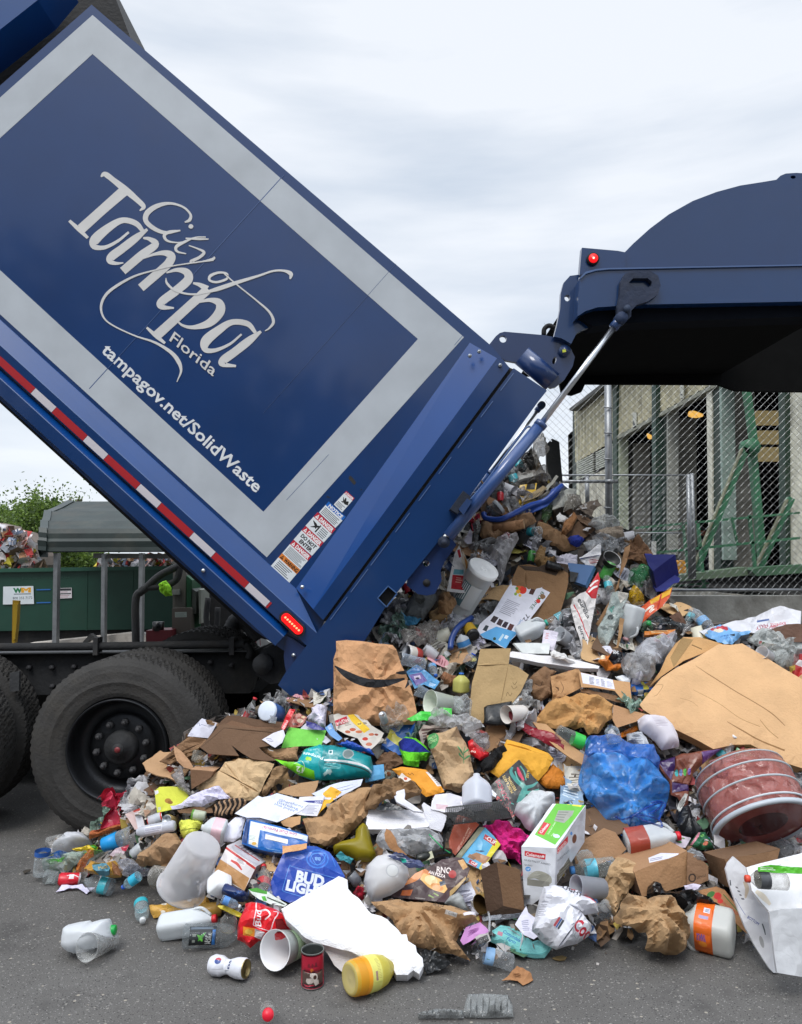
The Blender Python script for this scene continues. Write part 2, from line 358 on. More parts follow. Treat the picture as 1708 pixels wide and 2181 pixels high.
def plate(mb, pts, Y0, Y1, col, m='paint', art=(), step=60, raw=False):
    """flat plate or block: front outline at distance Y0, pushed straight back to Y1"""
    poly = M(pts) if not raw else np.asarray(pts, float); A = []
    for el in art:
        for q, ed, c in art2d(el): A.append((M(q) if not raw else q, ed, c))
    V, T, cols, ob = tri2d(poly, A, step, 1,0, col); Fp = P(V, np.full(len(V), Y0)); Bk = Fp.copy(); Bk[:, 1] = Y1
    shell(mb, Fp, Bk, T, cols, m, col); return mb
def carton(name, label, cat, front, e, t=10, a=0, cols=None, art={}, m='gloss', Y=None, g=False, up=.01, cr=(.002,5), lm=None, extra=None):
    """box from its front face; e=(corner, x, y) where the back edge of that corner is seen; cols: front, sides 0-3, back"""
    SEED[0] += 1; sd_ = SEED[0]; f = M(front); n = normal(t, a); eb = M([e[1:]])[0]; cc = f.mean(0)
    cols = cols or ['b08a5e']*6; allp = np.vstack([f, f+(eb-f[e[0]])]); hull = allp
    Yc = place(f, n, Yg(f[:, 1].max())-.02 if g else Y, up, .02)
    for it in range(4 if g else 1):
        W = onplane(f, n, P1(cc[0], cc[1], Yc)); d = rays([eb])[0]; o2 = W[e[0]]
        # point of the sight line nearest to the line (corner, -n)
        A_ = np.array([[d@d, d@n],[d@n, n@n]]); r_ = np.array([d@(o2-O), n@(o2-O)]); s_ = np.linalg.solve(A_, r_); E = O+d*s_[0]-o2
        if not g: break
        zm = min(W[:, 2].min(),(W+E)[:, 2].min()); Yc *= (H-.003)/(H-zm)
    mb = MB(); quads = [('f', W)]+[(i, np.array([W[i], W[(i+1) % 4], W[(i+1) % 4]+E, W[i]+E])) for i in range(4)]+[('k',(W+E)[::-1])]
    ctr = (W.mean(0)+E/2)
    for k, (key, q) in enumerate(quads):
        fn = np.cross(q[1]-q[0], q[3]-q[0]); fn /= np.linalg.norm(fn)+1e-9
        if fn@(q.mean(0)-ctr) < 0: fn = -fn
        vis = fn@(q.mean(0)-O) < -1e-3; px = proj(q); col = cols[min(k, len(cols)-1)]
        if vis:
            A = []
            for el in art.get(key, ()):
                for qq, ed, c in art2d(el): A.append((M(qq), ed, c))
            V, T, cs, ob = tri2d(px, A, max(4., (px.max(0)-px.min(0)).max()/8), sd_, 0, col); V3 = onplane(V, fn, q.mean(0))
            mb.add(V3+vcr(V3, sd_, *cr),[tuple(x) for x in T], cs, m)
        else: mb.add(q+vcr(q, sd_, *cr),[(0,1,2,3)], col, m)
        if vis and key != 'f': OWN.append(px)
    OWN.append(f)
    if lm: LM.append((f.mean(0), lm))
    return mb.build(name, None, label=label, cat=cat)
def lathe(name, label, cat, A, B, r, parts, Y=None, dY=0., sq=0., dent=0., seg=28, g=False, up=.005, lm=None, handle=None, parent=None, own=True, art=None, tagg=None, body='body'):
    """parts: list of (part name, [(t, radius factor)...], colour or list, material); axis A->B, radius r, all in the current units"""
    SEED[0] += 1; sd_ = SEED[0]; a2, b2 = M([A, B]); rp_ = r*cur[2]; c = (a2+b2)/2
    d2 = (b2-a2)/(np.linalg.norm(b2-a2)+1e-9); nn2 = np.array([-d2[1], d2[0]]); poly = np.array([a2+nn2*rp_, b2+nn2*rp_, b2-nn2*rp_, a2-nn2*rp_])
    n = normal(40,0)
    Yc = place(poly, n, Yg(poly[:, 1].max())+.03 if g else Y, up, rp_*2.0/F*4)
    if not g and Y is None: Yc -= rp_*Yc/F*.35
    for it in range(5 if g else 1):
        pa = P1(a2[0], a2[1], Yc-dY/2); pb = P1(b2[0], b2[1], Yc+dY/2); ax = pb-pa; Ln = np.linalg.norm(ax); ax /= Ln; R = rp_*Yc/F
        v = O-(pa+pb)/2; e1 = v-ax*(v@ax); e1 /= np.linalg.norm(e1); e2 = np.cross(ax, e1)
        def ring(t, k, ph=0.):
            th = np.linspace(0,2*math.pi, seg, endpoint=False)+ph; cs, si = np.cos(th), np.sin(th)
            if sq: p = 2+sq*4; rr = 1/((np.abs(np.cos(th+.78))**p+np.abs(np.sin(th+.78))**p)**(1/p)); rr = rr*(1-.12*sq)
            else: rr = np.ones(seg)
            kk = 1 if k > .5 else max(0., (k-.25)*4) if sq else 1
            rr = rr*kk+(1-kk)
            Q = pa+ax*(t*Ln)+((cs*rr)[:, None]*e1+(si*rr)[:, None]*e2)*(R*k)
            if dent: Q = Q+vcr(Q, sd_, dent*R, .22/R, 2)
            return Q
        allz = [ring(t, k)[:, 2].min() for pt in parts for t, k in pt[1]]
        if not g: break
        Yc *= (H-.001)/(H-min(allz))
    single = len(parts) == 1 and not handle and not art
    root = parent
    base = (pa+pb)/2; base = np.array([base[0], base[1], min(allz)])
    if not single and parent is None: root = empty(name, base, label, cat, tagg)
    for pn, prof, col, m_ in parts:
        mb = MB(); Vs = [ring(t, k) for t, k in prof]; V = np.vstack(Vs); fs = []; cs = []
        for i in range(len(prof)-1):
            cc_ = col[min(i, len(col)-1)] if isinstance(col, list) else col
            for k in range(seg): fs.append((i*seg+k, i*seg+(k+1) % seg, (i+1)*seg+(k+1) % seg, (i+1)*seg+k)); cs.append(cc_)
        mb.add(V, fs, cs, m_, True)
        if single:
            o = mb.build(name, parent, label=label, cat=None if parent else cat, group=tagg)
        else: o = mb.build(pn, root)
    if handle:                   # (t0, t1, outwards, angle, thickness, colour, material)
        t0, t1, of, ang, tk, hc, hm = handle; an = math.radians(ang); dr = math.cos(an)*e1+math.sin(an)*e2
        pts = [pa+ax*(t0*Ln)+dr*R*.75, pa+ax*((t0*.85+t1*.15)*Ln)+dr*R*of, pa+ax*((t0*.4+t1*.6)*Ln)+dr*R*of, pa+ax*(t1*Ln)+dr*R*.35]
        pts = np.array(catmull(np.array(pts),5)); mb = MB(); mb.tube(pts, R*tk, hc, hm, 8); mb.build('handle', root)
    if art:                      # (part name, t0, t1, angle0, angle1, k, base colour, art in a (0..W,0..100) frame, material)
        for pn, t0, t1, an0, an1, k, bc, el, m_ in art:
            Wd = 100.; A = []
            for x in el:
                for q, ed, c_ in art2d(x): A.append((np.asarray(q, float), ed, c_))
            V, T, cs, ob = tri2d(np.array([(0,0),(100,0),(100,100),(0,100)], float), A, 8,1,0, bc)
            tt = t0+(t1-t0)*V[:, 0]/100; th = np.radians(an0+(an1-an0)*V[:, 1]/100)
            kf = np.array([k(x) for x in tt]) if callable(k) else k
            W3 = pa+ax*(tt*Ln)[:, None]+(np.cos(th)[:, None]*e1+np.sin(th)[:, None]*e2)*(R*kf*1.012+.0006 if not callable(k) else (R*kf*1.012+.0006)[:, None])
            if dent: W3 = W3+vcr(W3, sd_, dent*R, .22/R, 2)
            mb = MB(); mb.add(W3,[tuple(x) for x in T], cs, m_, True); mb.build(pn, root)
    if own and parent is None: OWN.append(poly)
    if lm: LM.append((c, lm))
    return root, (pa, pb, e1, e2, R)
def rot90(): pass
BP = [(0,0),(0,.8),(.03,1),(.25,1),(.28,.95),(.31,1),(.55,1),(.58,.95),(.61,1),(.68,.97),(.76,.8),(.85,.42),(.88,.34),(.95,.34)]
CAPP = [(.9,.4),(.9,.43),(.99,.42),(1,.38),(1,0)]
def bottle(name, label, A, B, r, cap=None, band=None, body='c8d4dc', bt=(.3,.6), name2='label', cat='bottle', art=None, m='pet', **k):
    parts = [('body', BP, body, m)]
    if band: parts.append((name2,[(bt[0],1.015),(bt[1],1.015)], band, 'gloss'))
    if cap: parts.append(('cap', CAPP, cap, 'plastic'))
    return lathe(name, label, cat, A, B, r, parts, art=art, **k)
JP = [(0,0),(0,.8),(.04,.98),(.1,1),(.5,1),(.58,.99),(.68,.86),(.78,.62),(.87,.36),(.9,.26),(.96,.26)]
def jug(label, A, B, r, cap=None, name='milk_jug', h=True, body='e8edf0', band=None, sq=.8, ang=-60, bt=(.12,.5), **k):
    parts = [('body', JP, body, 'hdpe')]
    if band: parts.append(('label',[(bt[0],1.02),(bt[1],1.02)], band, 'gloss'))
    if cap: parts.append(('cap',[(.92,.31),(.92,.33),(1,.33),(1.0,.3),(1.0,0)], cap, 'plastic'))
    return lathe(name, label, 'jug', A, B, r, parts, sq=sq, handle=(.55,.9,1.0, ang, .13, body, 'hdpe') if h else None, **k)
def can(label, A, B, r, col, name='drink_can', dent=.0, **k):
    parts = [('body',[(.0,.8),(.03,.82),(.08,1),(.5,1),(.9,1),(.97,.85)], col, 'gloss'),('lid',[(.97,.85),(1,.86),(1,.8),(.98,.76),(.98,0)],'b9bcbe','metal'),('base',[(.0,.82),(-.01,.76),(.03,.6),(.05,0)],'a9acae','metal')]
    return lathe(name, label, 'can', A, B, r, parts, dent=dent, **k)
def cup(label, A, B, r, r2, col, m='plastic', name='cup', cat='cup', rim=True, inner=None, **k):
    q = r2/r; w = .03
    parts = [('body',[(0,1.04),(.02,1.04),(.025,1.),(1, q),(1,0),(.985,0),(.985, q-w),(.03,1-w),(0,1.0),(0,1.04)],[col, col, col, col, inner or col, inner or col, inner or col, inner or col], m)]
    return lathe(name, label, cat, A, B, r, parts, **k)
# ---------------- ground ----------------
def ground():
    m = bpy.data.materials.new('asphalt'); m.use_nodes = True; t = m.node_tree; b = t.nodes['Principled BSDF']; l = t.links.new
    tcx = t.nodes.new('ShaderNodeTexCoord')
    def noise(s, d=4, r=.5):
        n = t.nodes.new('ShaderNodeTexNoise'); n.inputs['Scale'].default_value = s; n.inputs['Detail'].default_value = d; n.inputs['Roughness'].default_value = r; l(tcx.outputs['Object'], n.inputs['Vector']); return n
    def ramp(src, els):
        r = t.nodes.new('ShaderNodeValToRGB'); r.color_ramp.elements[0].position, r.color_ramp.elements[0].color = els[0]; r.color_ramp.elements[1].position, r.color_ramp.elements[1].color = els[-1]
        for e in els[1:-1]: x = r.color_ramp.elements.new(e[0]); x.color = e[1]
        l(src, r.inputs[0]); return r
    big = ramp(noise(1.3,5,.6).outputs['Fac'],[(.3,(.093,.088,.083,1)),(.7,(.132,.127,.121,1))])
    fine = ramp(noise(230,3,.7).outputs['Fac'],[(.3,(.6,.6,.6,1)),(.7,(1.35,1.35,1.35,1))])
    mu = t.nodes.new('ShaderNodeMix'); mu.data_type = 'RGBA'; mu.blend_type = 'MULTIPLY'; mu.inputs[0].default_value = 1; l(big.outputs[0], mu.inputs[6]); l(fine.outputs[0], mu.inputs[7])
    src = mu.outputs[2]
    sg = ramp(noise(2.6,8,.72).outputs['Fac'],[(.52,(0,0,0,1)),(.68,(.75,.75,.75,1))]); ms = t.nodes.new('ShaderNodeMix'); ms.data_type = 'RGBA'; l(sg.outputs[0], ms.inputs[0]); l(src, ms.inputs[6]); ms.inputs[7].default_value = (.055,.052,.05,1); src = ms.outputs[2]
    for sc, th, c, dens in ((44,.22,(.23,.22,.20,1),.76),(95,.24,(.24,.235,.225,1),.55),(24,.15,(.33,.30,.25,1),.80),(80,.24,(.035,.034,.033,1),.5)):
        mp2 = t.nodes.new('ShaderNodeMapping'); mp2.inputs['Rotation'].default_value = (0,0, sc); mp2.inputs['Scale'].default_value = (1,1.25,1); l(tcx.outputs['Object'], mp2.inputs[0])
        v = t.nodes.new('ShaderNodeTexVoronoi'); v.inputs['Scale'].default_value = sc; l(mp2.outputs[0], v.inputs['Vector'])
        lt = t.nodes.new('ShaderNodeMath'); lt.operation = 'LESS_THAN'; lt.inputs[1].default_value = th; l(v.outputs['Distance'], lt.inputs[0])
        s2 = t.nodes.new('ShaderNodeSeparateColor'); l(v.outputs['Color'], s2.inputs[0]); gt = t.nodes.new('ShaderNodeMath'); gt.operation = 'GREATER_THAN'; gt.inputs[1].default_value = dens; l(s2.outputs[0], gt.inputs[0])
        mm = t.nodes.new('ShaderNodeMath'); mm.operation = 'MULTIPLY'; l(lt.outputs[0], mm.inputs[0]); l(gt.outputs[0], mm.inputs[1])
        m2 = t.nodes.new('ShaderNodeMix'); m2.data_type = 'RGBA'; l(mm.outputs[0], m2.inputs[0]); l(src, m2.inputs[6]); m2.inputs[7].default_value = c; src = m2.outputs[2]
    l(src, b.inputs['Base Color']); b.inputs['Roughness'].default_value = .88
    bp = t.nodes.new('ShaderNodeBump'); bp.inputs['Strength'].default_value = .5; bp.inputs['Distance'].default_value = .004; l(noise(150,4,.7).outputs['Fac'], bp.inputs['Height']); l(bp.outputs[0], b.inputs['Normal'])
    me = bpy.data.meshes.new('ground'); me.from_pydata([(-300,-60,0),(300,-60,0),(300,700,0),(-300,700,0)],[],[(0,1,2,3)]); me.materials.append(m)
    o = bpy.data.objects.new('ground', me); COL.objects.link(o); o['kind'] = 'structure'
ground()
# ---------------- the truck ----------------
use('D')
NAVY, LIT_BLUE, MIDB, BLK = (.006,.038,.145),(.003,.055,.23),(.007,.038,.14),(.012,.012,.013)  # the brighter blue is for rail ledges that catch the sky
GREY, WHT = 'bbc1c7','dcdcdc'
TY = 4.40
truck = empty('garbage_truck',(0,5.5,0),'navy blue garbage truck with tilted body and raised tailgate, emptying onto the pile','truck')
mb = MB(); plate(mb, [(195,10),(1048,738),(1085,783),(692,1322),(640,1410),(545,1345),(-374,513)], TY, 6.8, NAVY, 'paint')
mb.build('body', truck)
def ov(name, els, Y, m='satin', par=truck, lab=None, th=.0015):     # flat lettering, stripes: (outline, colour) pieces just proud of the panel
    mb = MB()
    for q, ed, c in els:
        V, T, cols, ob = tri2d(hullbox(q),[(q, ed, c)],400,1,0, None) if True else None
        if not len(T): continue
        Fp = P(V, np.full(len(V), Y-th)); Bk = Fp.copy(); Bk[:, 1] = Y; shell(mb, Fp, Bk, T, cols, m)
    return mb.build(name, par, label=lab)
def hullbox(q):
    lo, hi = q.min(0)-2, q.max(0)+2; return np.array([lo, (hi[0], lo[1]), hi, (lo[0], hi[1])])
mb = MB(); plate(mb, [(197,32),(988,718),(568,1187),(-256,436)], TY-.0015, TY, GREY, 'satin', art=[('p',[(197,115),(890,722),(561,1090),(-154,434)], None)]); mb.build('stripe', truck)
# panel seams: thin raised weld lines
mb = MB()
for x0, y0, x1, y1, w in ((605,372,190,828,1.6),(985,715,968,735,1),(700,968,610,1065,.8),(843,562,560,880,.7)):
    mb = MB(); plate(mb, stroke([(x0, y0, w),(x1, y1, w)],1), TY-.002, TY, (.05,.10,.25),'paint'); mb.build('weld_seam', truck)
use('T6')
LG = 'd9d7d4'
T6 = [
 [(345,155,8),(372,140,32),(425,178,34),(500,238,42),(570,298,34),(612,342,28),(588,368,6)],
 [(497,238,66),(360,358,60),(222,482,62)],[(148,430,18),(205,482,26),(264,538,18)],
 [(612,502,22),(565,448,34),(480,428,36),(392,475,50),(310,548,62),(305,592,36),(370,597,24),(450,558,18),(520,502,14)],
 [(636,484,16),(560,542,46),(480,604,52),(412,655,52),(402,684,34),(440,697,20),(486,694,8)],
 [(610,538,12),(652,546,26),(686,580,44),(600,645,52),(482,745,52)],[(600,668,10),(680,640,18),(745,632,34),(785,652,52),(765,700,54),(690,768,54),(595,850,52)],
 [(755,755,10),(820,738,24),(880,752,46),(890,800,56),(810,872,54),(722,940,50),(730,970,32),(802,976,10)],
 [(922,820,12),(965,832,26),(1010,858,44)],[(1015,858,58),(900,962,56),(790,1062,58),(690,1152,60)],[(632,1098,14),(690,1150,26),(746,1196,16)],
 [(960,938,12),(1030,926,26),(1085,945,50),(1088,1000,60),(1025,1068,50),(930,1096,26),(860,1086,16),(812,1048,8)],
 [(1312,1130,20),(1262,1075,34),(1165,1065,36),(1080,1115,52),(1002,1182,62),(1000,1236,36),(1060,1240,24),(1150,1202,16),(1225,1140,12)],
 [(1346,1122,16),(1272,1180,48),(1185,1248,52),(1112,1302,52),(1108,1328,32),(1190,1339,14)],
 [(870,440,8),(900,425,20),(905,390,14),(860,345,13),(780,322,16),(700,337,28),(637,380,34),(627,432,30),(680,480,26),(750,505,20),(842,492,8)],
 [(842,490,6),(775,500,18),(742,522,20),(760,555,14),(820,567,8),(880,560,8)],
 [(1000,532,8),(935,535,8),(870,562,16),(818,592,20),(822,622,14),(878,637,6)],[(875,540,8),(950,545,12),(1018,545,8)],
 [(895,585,6),(950,605,10),(990,628,18),(960,660,18),(908,685,18),(935,692,8),(1000,680,8),(1048,668,16),(1056,655,8)],
 [(1050,676,10),(930,692,8),(800,712,7),(700,735,8),(560,775,12),(440,840,17),(372,900,17),(346,970,14),(366,1040,10),(430,1090,9),(560,1150,9),(680,1190,14),(780,1250,22),(830,1310,26),(846,1370,14),(820,1438,4)],
 [(1142,790,8),(1132,760,10),(1080,755,14),(1030,775,18),(1026,803,14),(1070,814,14),(1130,795,14),(1140,770,6)],
 [(1528,795,8),(1532,762,26),(1488,743,14),(1420,745,12),(1330,775,14),(1200,815,22),(1080,855,26),(990,880,12),(940,890,12),(870,885,12),(800,860,14),(758,820,14),(752,788,4)],
 [(1110,755,8),(1160,800,8),(1220,850,8),(1320,930,10),(1398,1000,14),(1424,1060,18),(1400,1100,12),(1370,1120,4)]]
els = []
for s_ in T6:
    q = M(stroke(s_, 8)); els.append((q, [(i, (i+1) % len(q)) for i in range(len(q))], LG))
q = M(np.array([(908+15*math.cos(k*.4),466+14*math.sin(k*.4)) for k in range(16)])); els.append((q, [(i, (i+1) % 16) for i in range(16)], LG))
mb = MB()
for i, e_ in enumerate(els):     # strokes cross each other: each sits a hair further out than the last
    V, T, cols, ob = tri2d(hullbox(e_[0]),[e_],400,1,0, None); Fp = P(V, np.full(len(V), TY-.0015-.00012*i)); Bk = Fp.copy(); Bk[:, 1] = TY-.0002; shell(mb, Fp, Bk, T, cols, 'satin')
for el in art2d(('t','Florida',772,1178,1046,1404,66, LG, .008,-.15)):
    q = M(el[0]); V, T, cols, ob = tri2d(hullbox(q),[(q, el[1], LG)],400,1,0, None); Fp = P(V, np.full(len(V), TY-.0045)); Bk = Fp.copy(); Bk[:, 1] = TY; shell(mb, Fp, Bk, T, cols, 'satin')
mb.build('lettering', truck)
use('D'); els = []
for el in art2d(('t','tampagov.net/SolidWaste',214,748,545,1050,26,'e4e6e8',.02)): els.append((el[0], el[1],'e4e6e8'))
ov('web_address', els, TY)
# side rail, lofted along the sill: (offset from the sill line, distance, end along the rail)
def sill(s, off): return (39+.740*s-.673*off, 706+.673*s+.740*off)
def loft(prof, col, m, name, s0=-560, par=truck):
    V = []; 
    for off, Y, s1, *r in prof:
        for s in (s0, s1): V.append(P1(*sill(s, off), Y))
    n = len(prof); fs = [(2*i, 2*i+1,2*i+3,2*i+2) for i in range(n-1)]+[tuple(2*i for i in range(n)), tuple(2*i+1 for i in range(n))[::-1]]
    mb = MB(); mb.add(V, fs, col, m); return mb.build(name, par)
loft([(7, TY, 806),(8, TY-.004,808),(46, TY-.055,900),(48, TY-.058,902),(82, TY-.05,925),(83, TY, 925)],[LIT_BLUE, LIT_BLUE, (.035,.09,.25), NAVY, NAVY, NAVY, NAVY, NAVY][:5]+[NAVY, NAVY],'paint','side_rail')  # ledge and crease lighter than the face: sky sheen put into the colour
loft([(84, TY, 855),(85, TY-.02,855),(99, TY-.085,855),(101, TY-.088,855),(127, TY-.085,855),(128, TY+.05,855)],[NAVY, LIT_BLUE, (.03,.08,.22), MIDB, MIDB, MIDB, MIDB],'paint','side_rail')  # upper ledge and crease again painted lighter, as if lit from above
loft([(126, TY+.02,840),(139, TY+.12,815),(139,6.8,815),(120,6.8,815)], BLK, 'void','floor_frame')
xs = [-90,-20,76,120.6,187,231,300,344.5,413.5,460,531.6,576,580]; tp = []
for i in range(len(xs)-1):
    c = 'b4252c' if i % 2 == 1 else 'd8d2d6'
    if i == len(xs)-2: c = 'b4252c'
    s0, s1 = (xs[i]-39+43)/.74,(xs[i+1]-39+43)/.74
    m_ = MB(); V = []
    for off, Yo in ((64.5, TY-.0555),(80, TY-.0525)):
        for s in (s0+.4, s1-.4): V.append(P1(*sill(s, off), Yo-.0015))
    m_.add(V, [(0,1,3,2)], c, 'satin'); tp.append(m_)
    m_.build('reflective_tape', truck, label='red reflective tape segment' if c[0] == 'b' else 'white reflective tape segment')
mb = MB(); c = M([355.7+.2272*342,1002.4+.2272*937]); p = P1(c[0], c[1], TY-.09); mb.tube([p, p+[0,-.012,0]],.011,'c8ccd0','metal',10); mb.build('bolt', truck)
# rear marker lamp
def oval(cx, cy, a, b, ang, n=24):
    t = np.linspace(0,2*math.pi, n, endpoint=False); x = np.sign(np.cos(t))*(a-b)+b*np.cos(t); y = b*np.sin(t); c_, s_ = math.cos(ang), math.sin(ang)
    return np.stack([cx+x*c_-y*s_, cy+x*s_+y*c_],1)
lc = (549.7+.2272*318,1261.1+.2272*298); mb = MB(); plate(mb, oval(lc[0], lc[1],33,15,.76), TY-.075, TY-.04,(.02,.02,.025),'rubber', raw=True); hou = mb.build('lamp_housing', truck)
mb = MB(); plate(mb, oval(lc[0], lc[1],28,10.5,.76), TY-.082, TY-.06,'e01212','glow', raw=True, step=6)
mb.build('lamp_lens', hou); mb = MB()
for k in range(-3,4):
    x, y = lc[0]+k*6.6*math.cos(.76), lc[1]+k*6.6*math.sin(.76); plate(mb, oval(x, y, 2.4,2.2,0,10), TY-.086, TY-.08,'ff5a40','glow_hot', raw=True)
mb.build('lamp_diode', hou)
# rear corner: folded wedge plate, door face, post
mb = MB(); a_, b_, c_, d_ = P1(1000.5,730, TY-.002), P1(1058.6,763, TY-.07), P1(667,1298, TY-.07), P1(630.6,1253, TY-.002)
e_ = [x+[0,.03,0] for x in (a_, b_, c_, d_)]; mb.add([a_, b_, c_, d_]+e_, [(0,1,2,3),(4,7,6,5),(0,4,5,1),(2,6,7,3),(1,5,6,2)],(.003,.055,.24),'paint'); mb.build('corner_gusset', truck)  # brighter blue than the body, painted for the plate's upward tilt
mb = MB(); plate(mb, [(1058.6,763),(1086,783),(688,1321),(667,1298)], TY-.07, TY, NAVY, 'paint'); mb.build('door_frame', truck)
use('T4'); mb = MB(); 
for x, y in ((790,395),(860,364),(1017,466)):
    mb = MB(); c = M((x, y)); p = P1(c[0], c[1], TY-.07); mb.tube([p, p+[0,-.015,0]],.012,'b9bdc0','metal',6); mb.tube([p+[0,-.015,0], p+[0,-.022,0]],.006,'8a8f94','metal',8); mb.build('bolt', truck)
use('T2'); mb = MB(); c = M((1270,1090)); p = P1(c[0], c[1], TY-.05); mb.tube([p, p+[0,-.02,0]],.012,'c9cdd0','metal',6); mb.build('bolt', truck)
use('D'); POST = [(1094,784),(1165,832),(1145,857),(1003,1053),(940,1145),(820,1294),(777,1364),(720,1450),(668,1525),(592,1459),(609,1431),(695,1322)]
mb = MB(); plate(mb, POST, TY-.06, TY+.12,(.006,.037,.135),'paint', art=[('p',[(803.8,1274),(826.4,1248),(845.5,1264),(823,1293)], None)]); post = mb.build('tail_post', truck)
mb = MB(); plate(mb, [(1085,783),(1096,787),(697,1325),(686,1321)], TY-.045, TY+.1, BLK, 'rubber'); mb.build('gap_backing', truck)  # black strip behind the gap, standing for the shade in it
mb = MB(); plate(mb, [(803.8,1274),(826.4,1248),(845.5,1264),(823,1293)], TY-.02, TY-.01, BLK, 'grime')  # black plate standing for the darkness inside the square recess
for i in range(4):
    q = [(803.8,1274),(826.4,1248),(845.5,1264),(823,1293)]; a_, b_ = np.array(q[i]), np.array(q[(i+1) % 4]); plate(mb, stroke([(*a_, 2.4),(*b_, 2.4)],1), TY-.066, TY-.05,(.06,.13,.3),'paint', raw=True)
mb.build('post_socket', truck)
rr = random.Random(4)
for k in range(9):               # flaking weld edge beside the gap
    t0 = k/9+.01; t1 = t0+rr.uniform(.06,.1); a_ = np.array((1098,789)); b_ = np.array((699,1326)); p0, p1 = a_+(b_-a_)*t0, a_+(b_-a_)*t1; mb = MB(); plate(mb, stroke([(*p0,1.6),(*p1,1.6)],1), TY-.064, TY-.055,(.10,.17,.36),'paint', raw=True); mb.build('weld_bead', truck)
use('B3'); mb = MB(); plate(mb, [(345,745),(590,405),(700,420),(740,475),(645,610),(612,680),(622,760),(565,868),(500,882),(430,870),(340,800)], TY-.03, TY+.03,(.011,.03,.11),'paint', art=[('c',497,623,25, None)]); br = mb.build('pin_bracket', truck)
mb = MB(); c = M((500,780)); p = P1(c[0], c[1], TY-.03); mb.tube([p, p+[0,-.004,0]],.022, BLK, 'grime',16); mb.build('bracket_hole', br)  # black disc standing for the dark of the second hole
# lift cylinder with its rod, twice: this side and the far side
def ram(Y, lab):
    s_ = Y/4.28; r0 = 13*Y/F if Y < 5 else 13*4.28/F
    off = P1(1150,908,4.28)*0; base = [P1(955,1143,4.28), P1(1150,906,4.28), P1(1316,686,4.28)]; base = [b+[0, Y-4.28,0] for b in base]
    mb = MB(); mb.tube([base[0], base[1]],.0345,(.035,.085,.25),'paint',20); bar = mb.build('lift_cylinder', truck, label=lab)
    mb = MB(); d = base[1]-base[0]; d = d/np.linalg.norm(d); mb.tube([base[1]-d*.01, base[1]+d*.02],.037,(.03,.07,.2),'paint',20); mb.build('end_collar', bar)
    mb = MB(); mb.tube([base[1]+d*.02, base[2]],.0175,'d6d9dd','metal',18); mb.build('cylinder_rod', bar)
    mb = MB(); mb.tube([base[2]-d*.045, base[2]+d*.01],.028,(.03,.07,.2),'paint',16); p = base[2]+d*.02; mb.tube([p+[0,-.04,0], p+[0,.03,0]],.035,(.02,.04,.1),'grime',16); mb.build('rod_eye', bar)
    mb = MB(); p = base[0]-d*.04; mb.tube([p+[0,-.02,0], p+[0,.04,0]],.034,(.010,.02,.05),'grime',18); mb.tube([p+[0,-.03,0], p+[0,-.02,0]],.016,(.03,.04,.07),'grime',12); mb.build('cylinder_eye', bar)
ram(4.28, None); ram(6.74,'far side lift cylinder')
use('T5'); pts = [(845,158),(815,160),(790,185),(745,245),(560,490),(430,670),(290,835),(210,950),(70,1120),(66,1142),(90,1150)]
mb = MB(); mb.tube([P1(*M(p),4.31) for p in catmull(np.array(pts, float),3)],.006,(.05,.11,.27),'paint',8); mb.build('hydraulic_pipe', truck)
mb = MB(); plate(mb, [(92,930),(215,757),(290,815),(165,975)],4.24,4.34,(.012,.02,.04),'grime'); plate(mb, [(172,932),(250,830),(300,855),(218,985)],4.215,4.24,(.025,.055,.15),'paint'); mb.build('valve_block', truck)
use('T4'); mb = MB()             # body-side hinge plate
for Yh, lab in ((4.47, None),(6.7,'far hinge plate')):
    mb = MB(); plate(mb, [(885,290),(935,308),(985,245),(1015,220),(1050,210),(1340,235),(1420,250),(1480,280),(1550,340),(1578,400),(1562,470),(1500,570),(1440,622),(1400,632),(1350,600),(1240,430),(1140,440),(1060,425),(960,360)] if Yh < 5 else [(1250,330),(1340,260),(1420,280),(1470,330),(1480,420),(1400,520),(1280,480)], Yh, Yh+.035,(.013,.034,.11),'paint', art=[('c',1040,265,27, None),('c',1425,425,(14,30), None, 20)] if Yh < 5 else ())
    hp = mb.build('hinge_plate', truck, label=lab)
    if Yh < 5:
        mb = MB(); c = M((1497,358)); p = P1(c[0], c[1], Yh); mb.tube([p+[0,.05,0], p+[0,-.03,0]],.034,(.02,.045,.12),'paint',20); mb.tube([p+[0,-.03,0], p+[0,-.04,0]],.022,(.013,.034,.11),'paint',16)
        mb.build('hinge_pin', hp); mb = MB(); plate(mb, [(1484,345),(1510,342),(1513,362),(1487,366)], Yh-.043, Yh-.04,'cfd84a','plastic'); mb.build('paint_mark', hp)
lathe('end_tube', None, None, (1182,392),(1412,587),80,[('x',[(0,0),(0,1),(1,1),(1,0)],(.016,.045,.15),'paint')], Y=TY+.05, parent=truck, own=False)
mb = MB(); c0 = [P1(*M(p),4.9) for p in catmull(np.array([(1345,235),(1350,190),(1385,165),(1430,185)], float),4)]; mb.tube(c0,.016, BLK, 'rubber',10); mb.build('hose', truck)
use('B2'); mb = MB()
for pts in ([(860,255),(905,275),(1240,345),(1225,370),(1150,330)],): pass
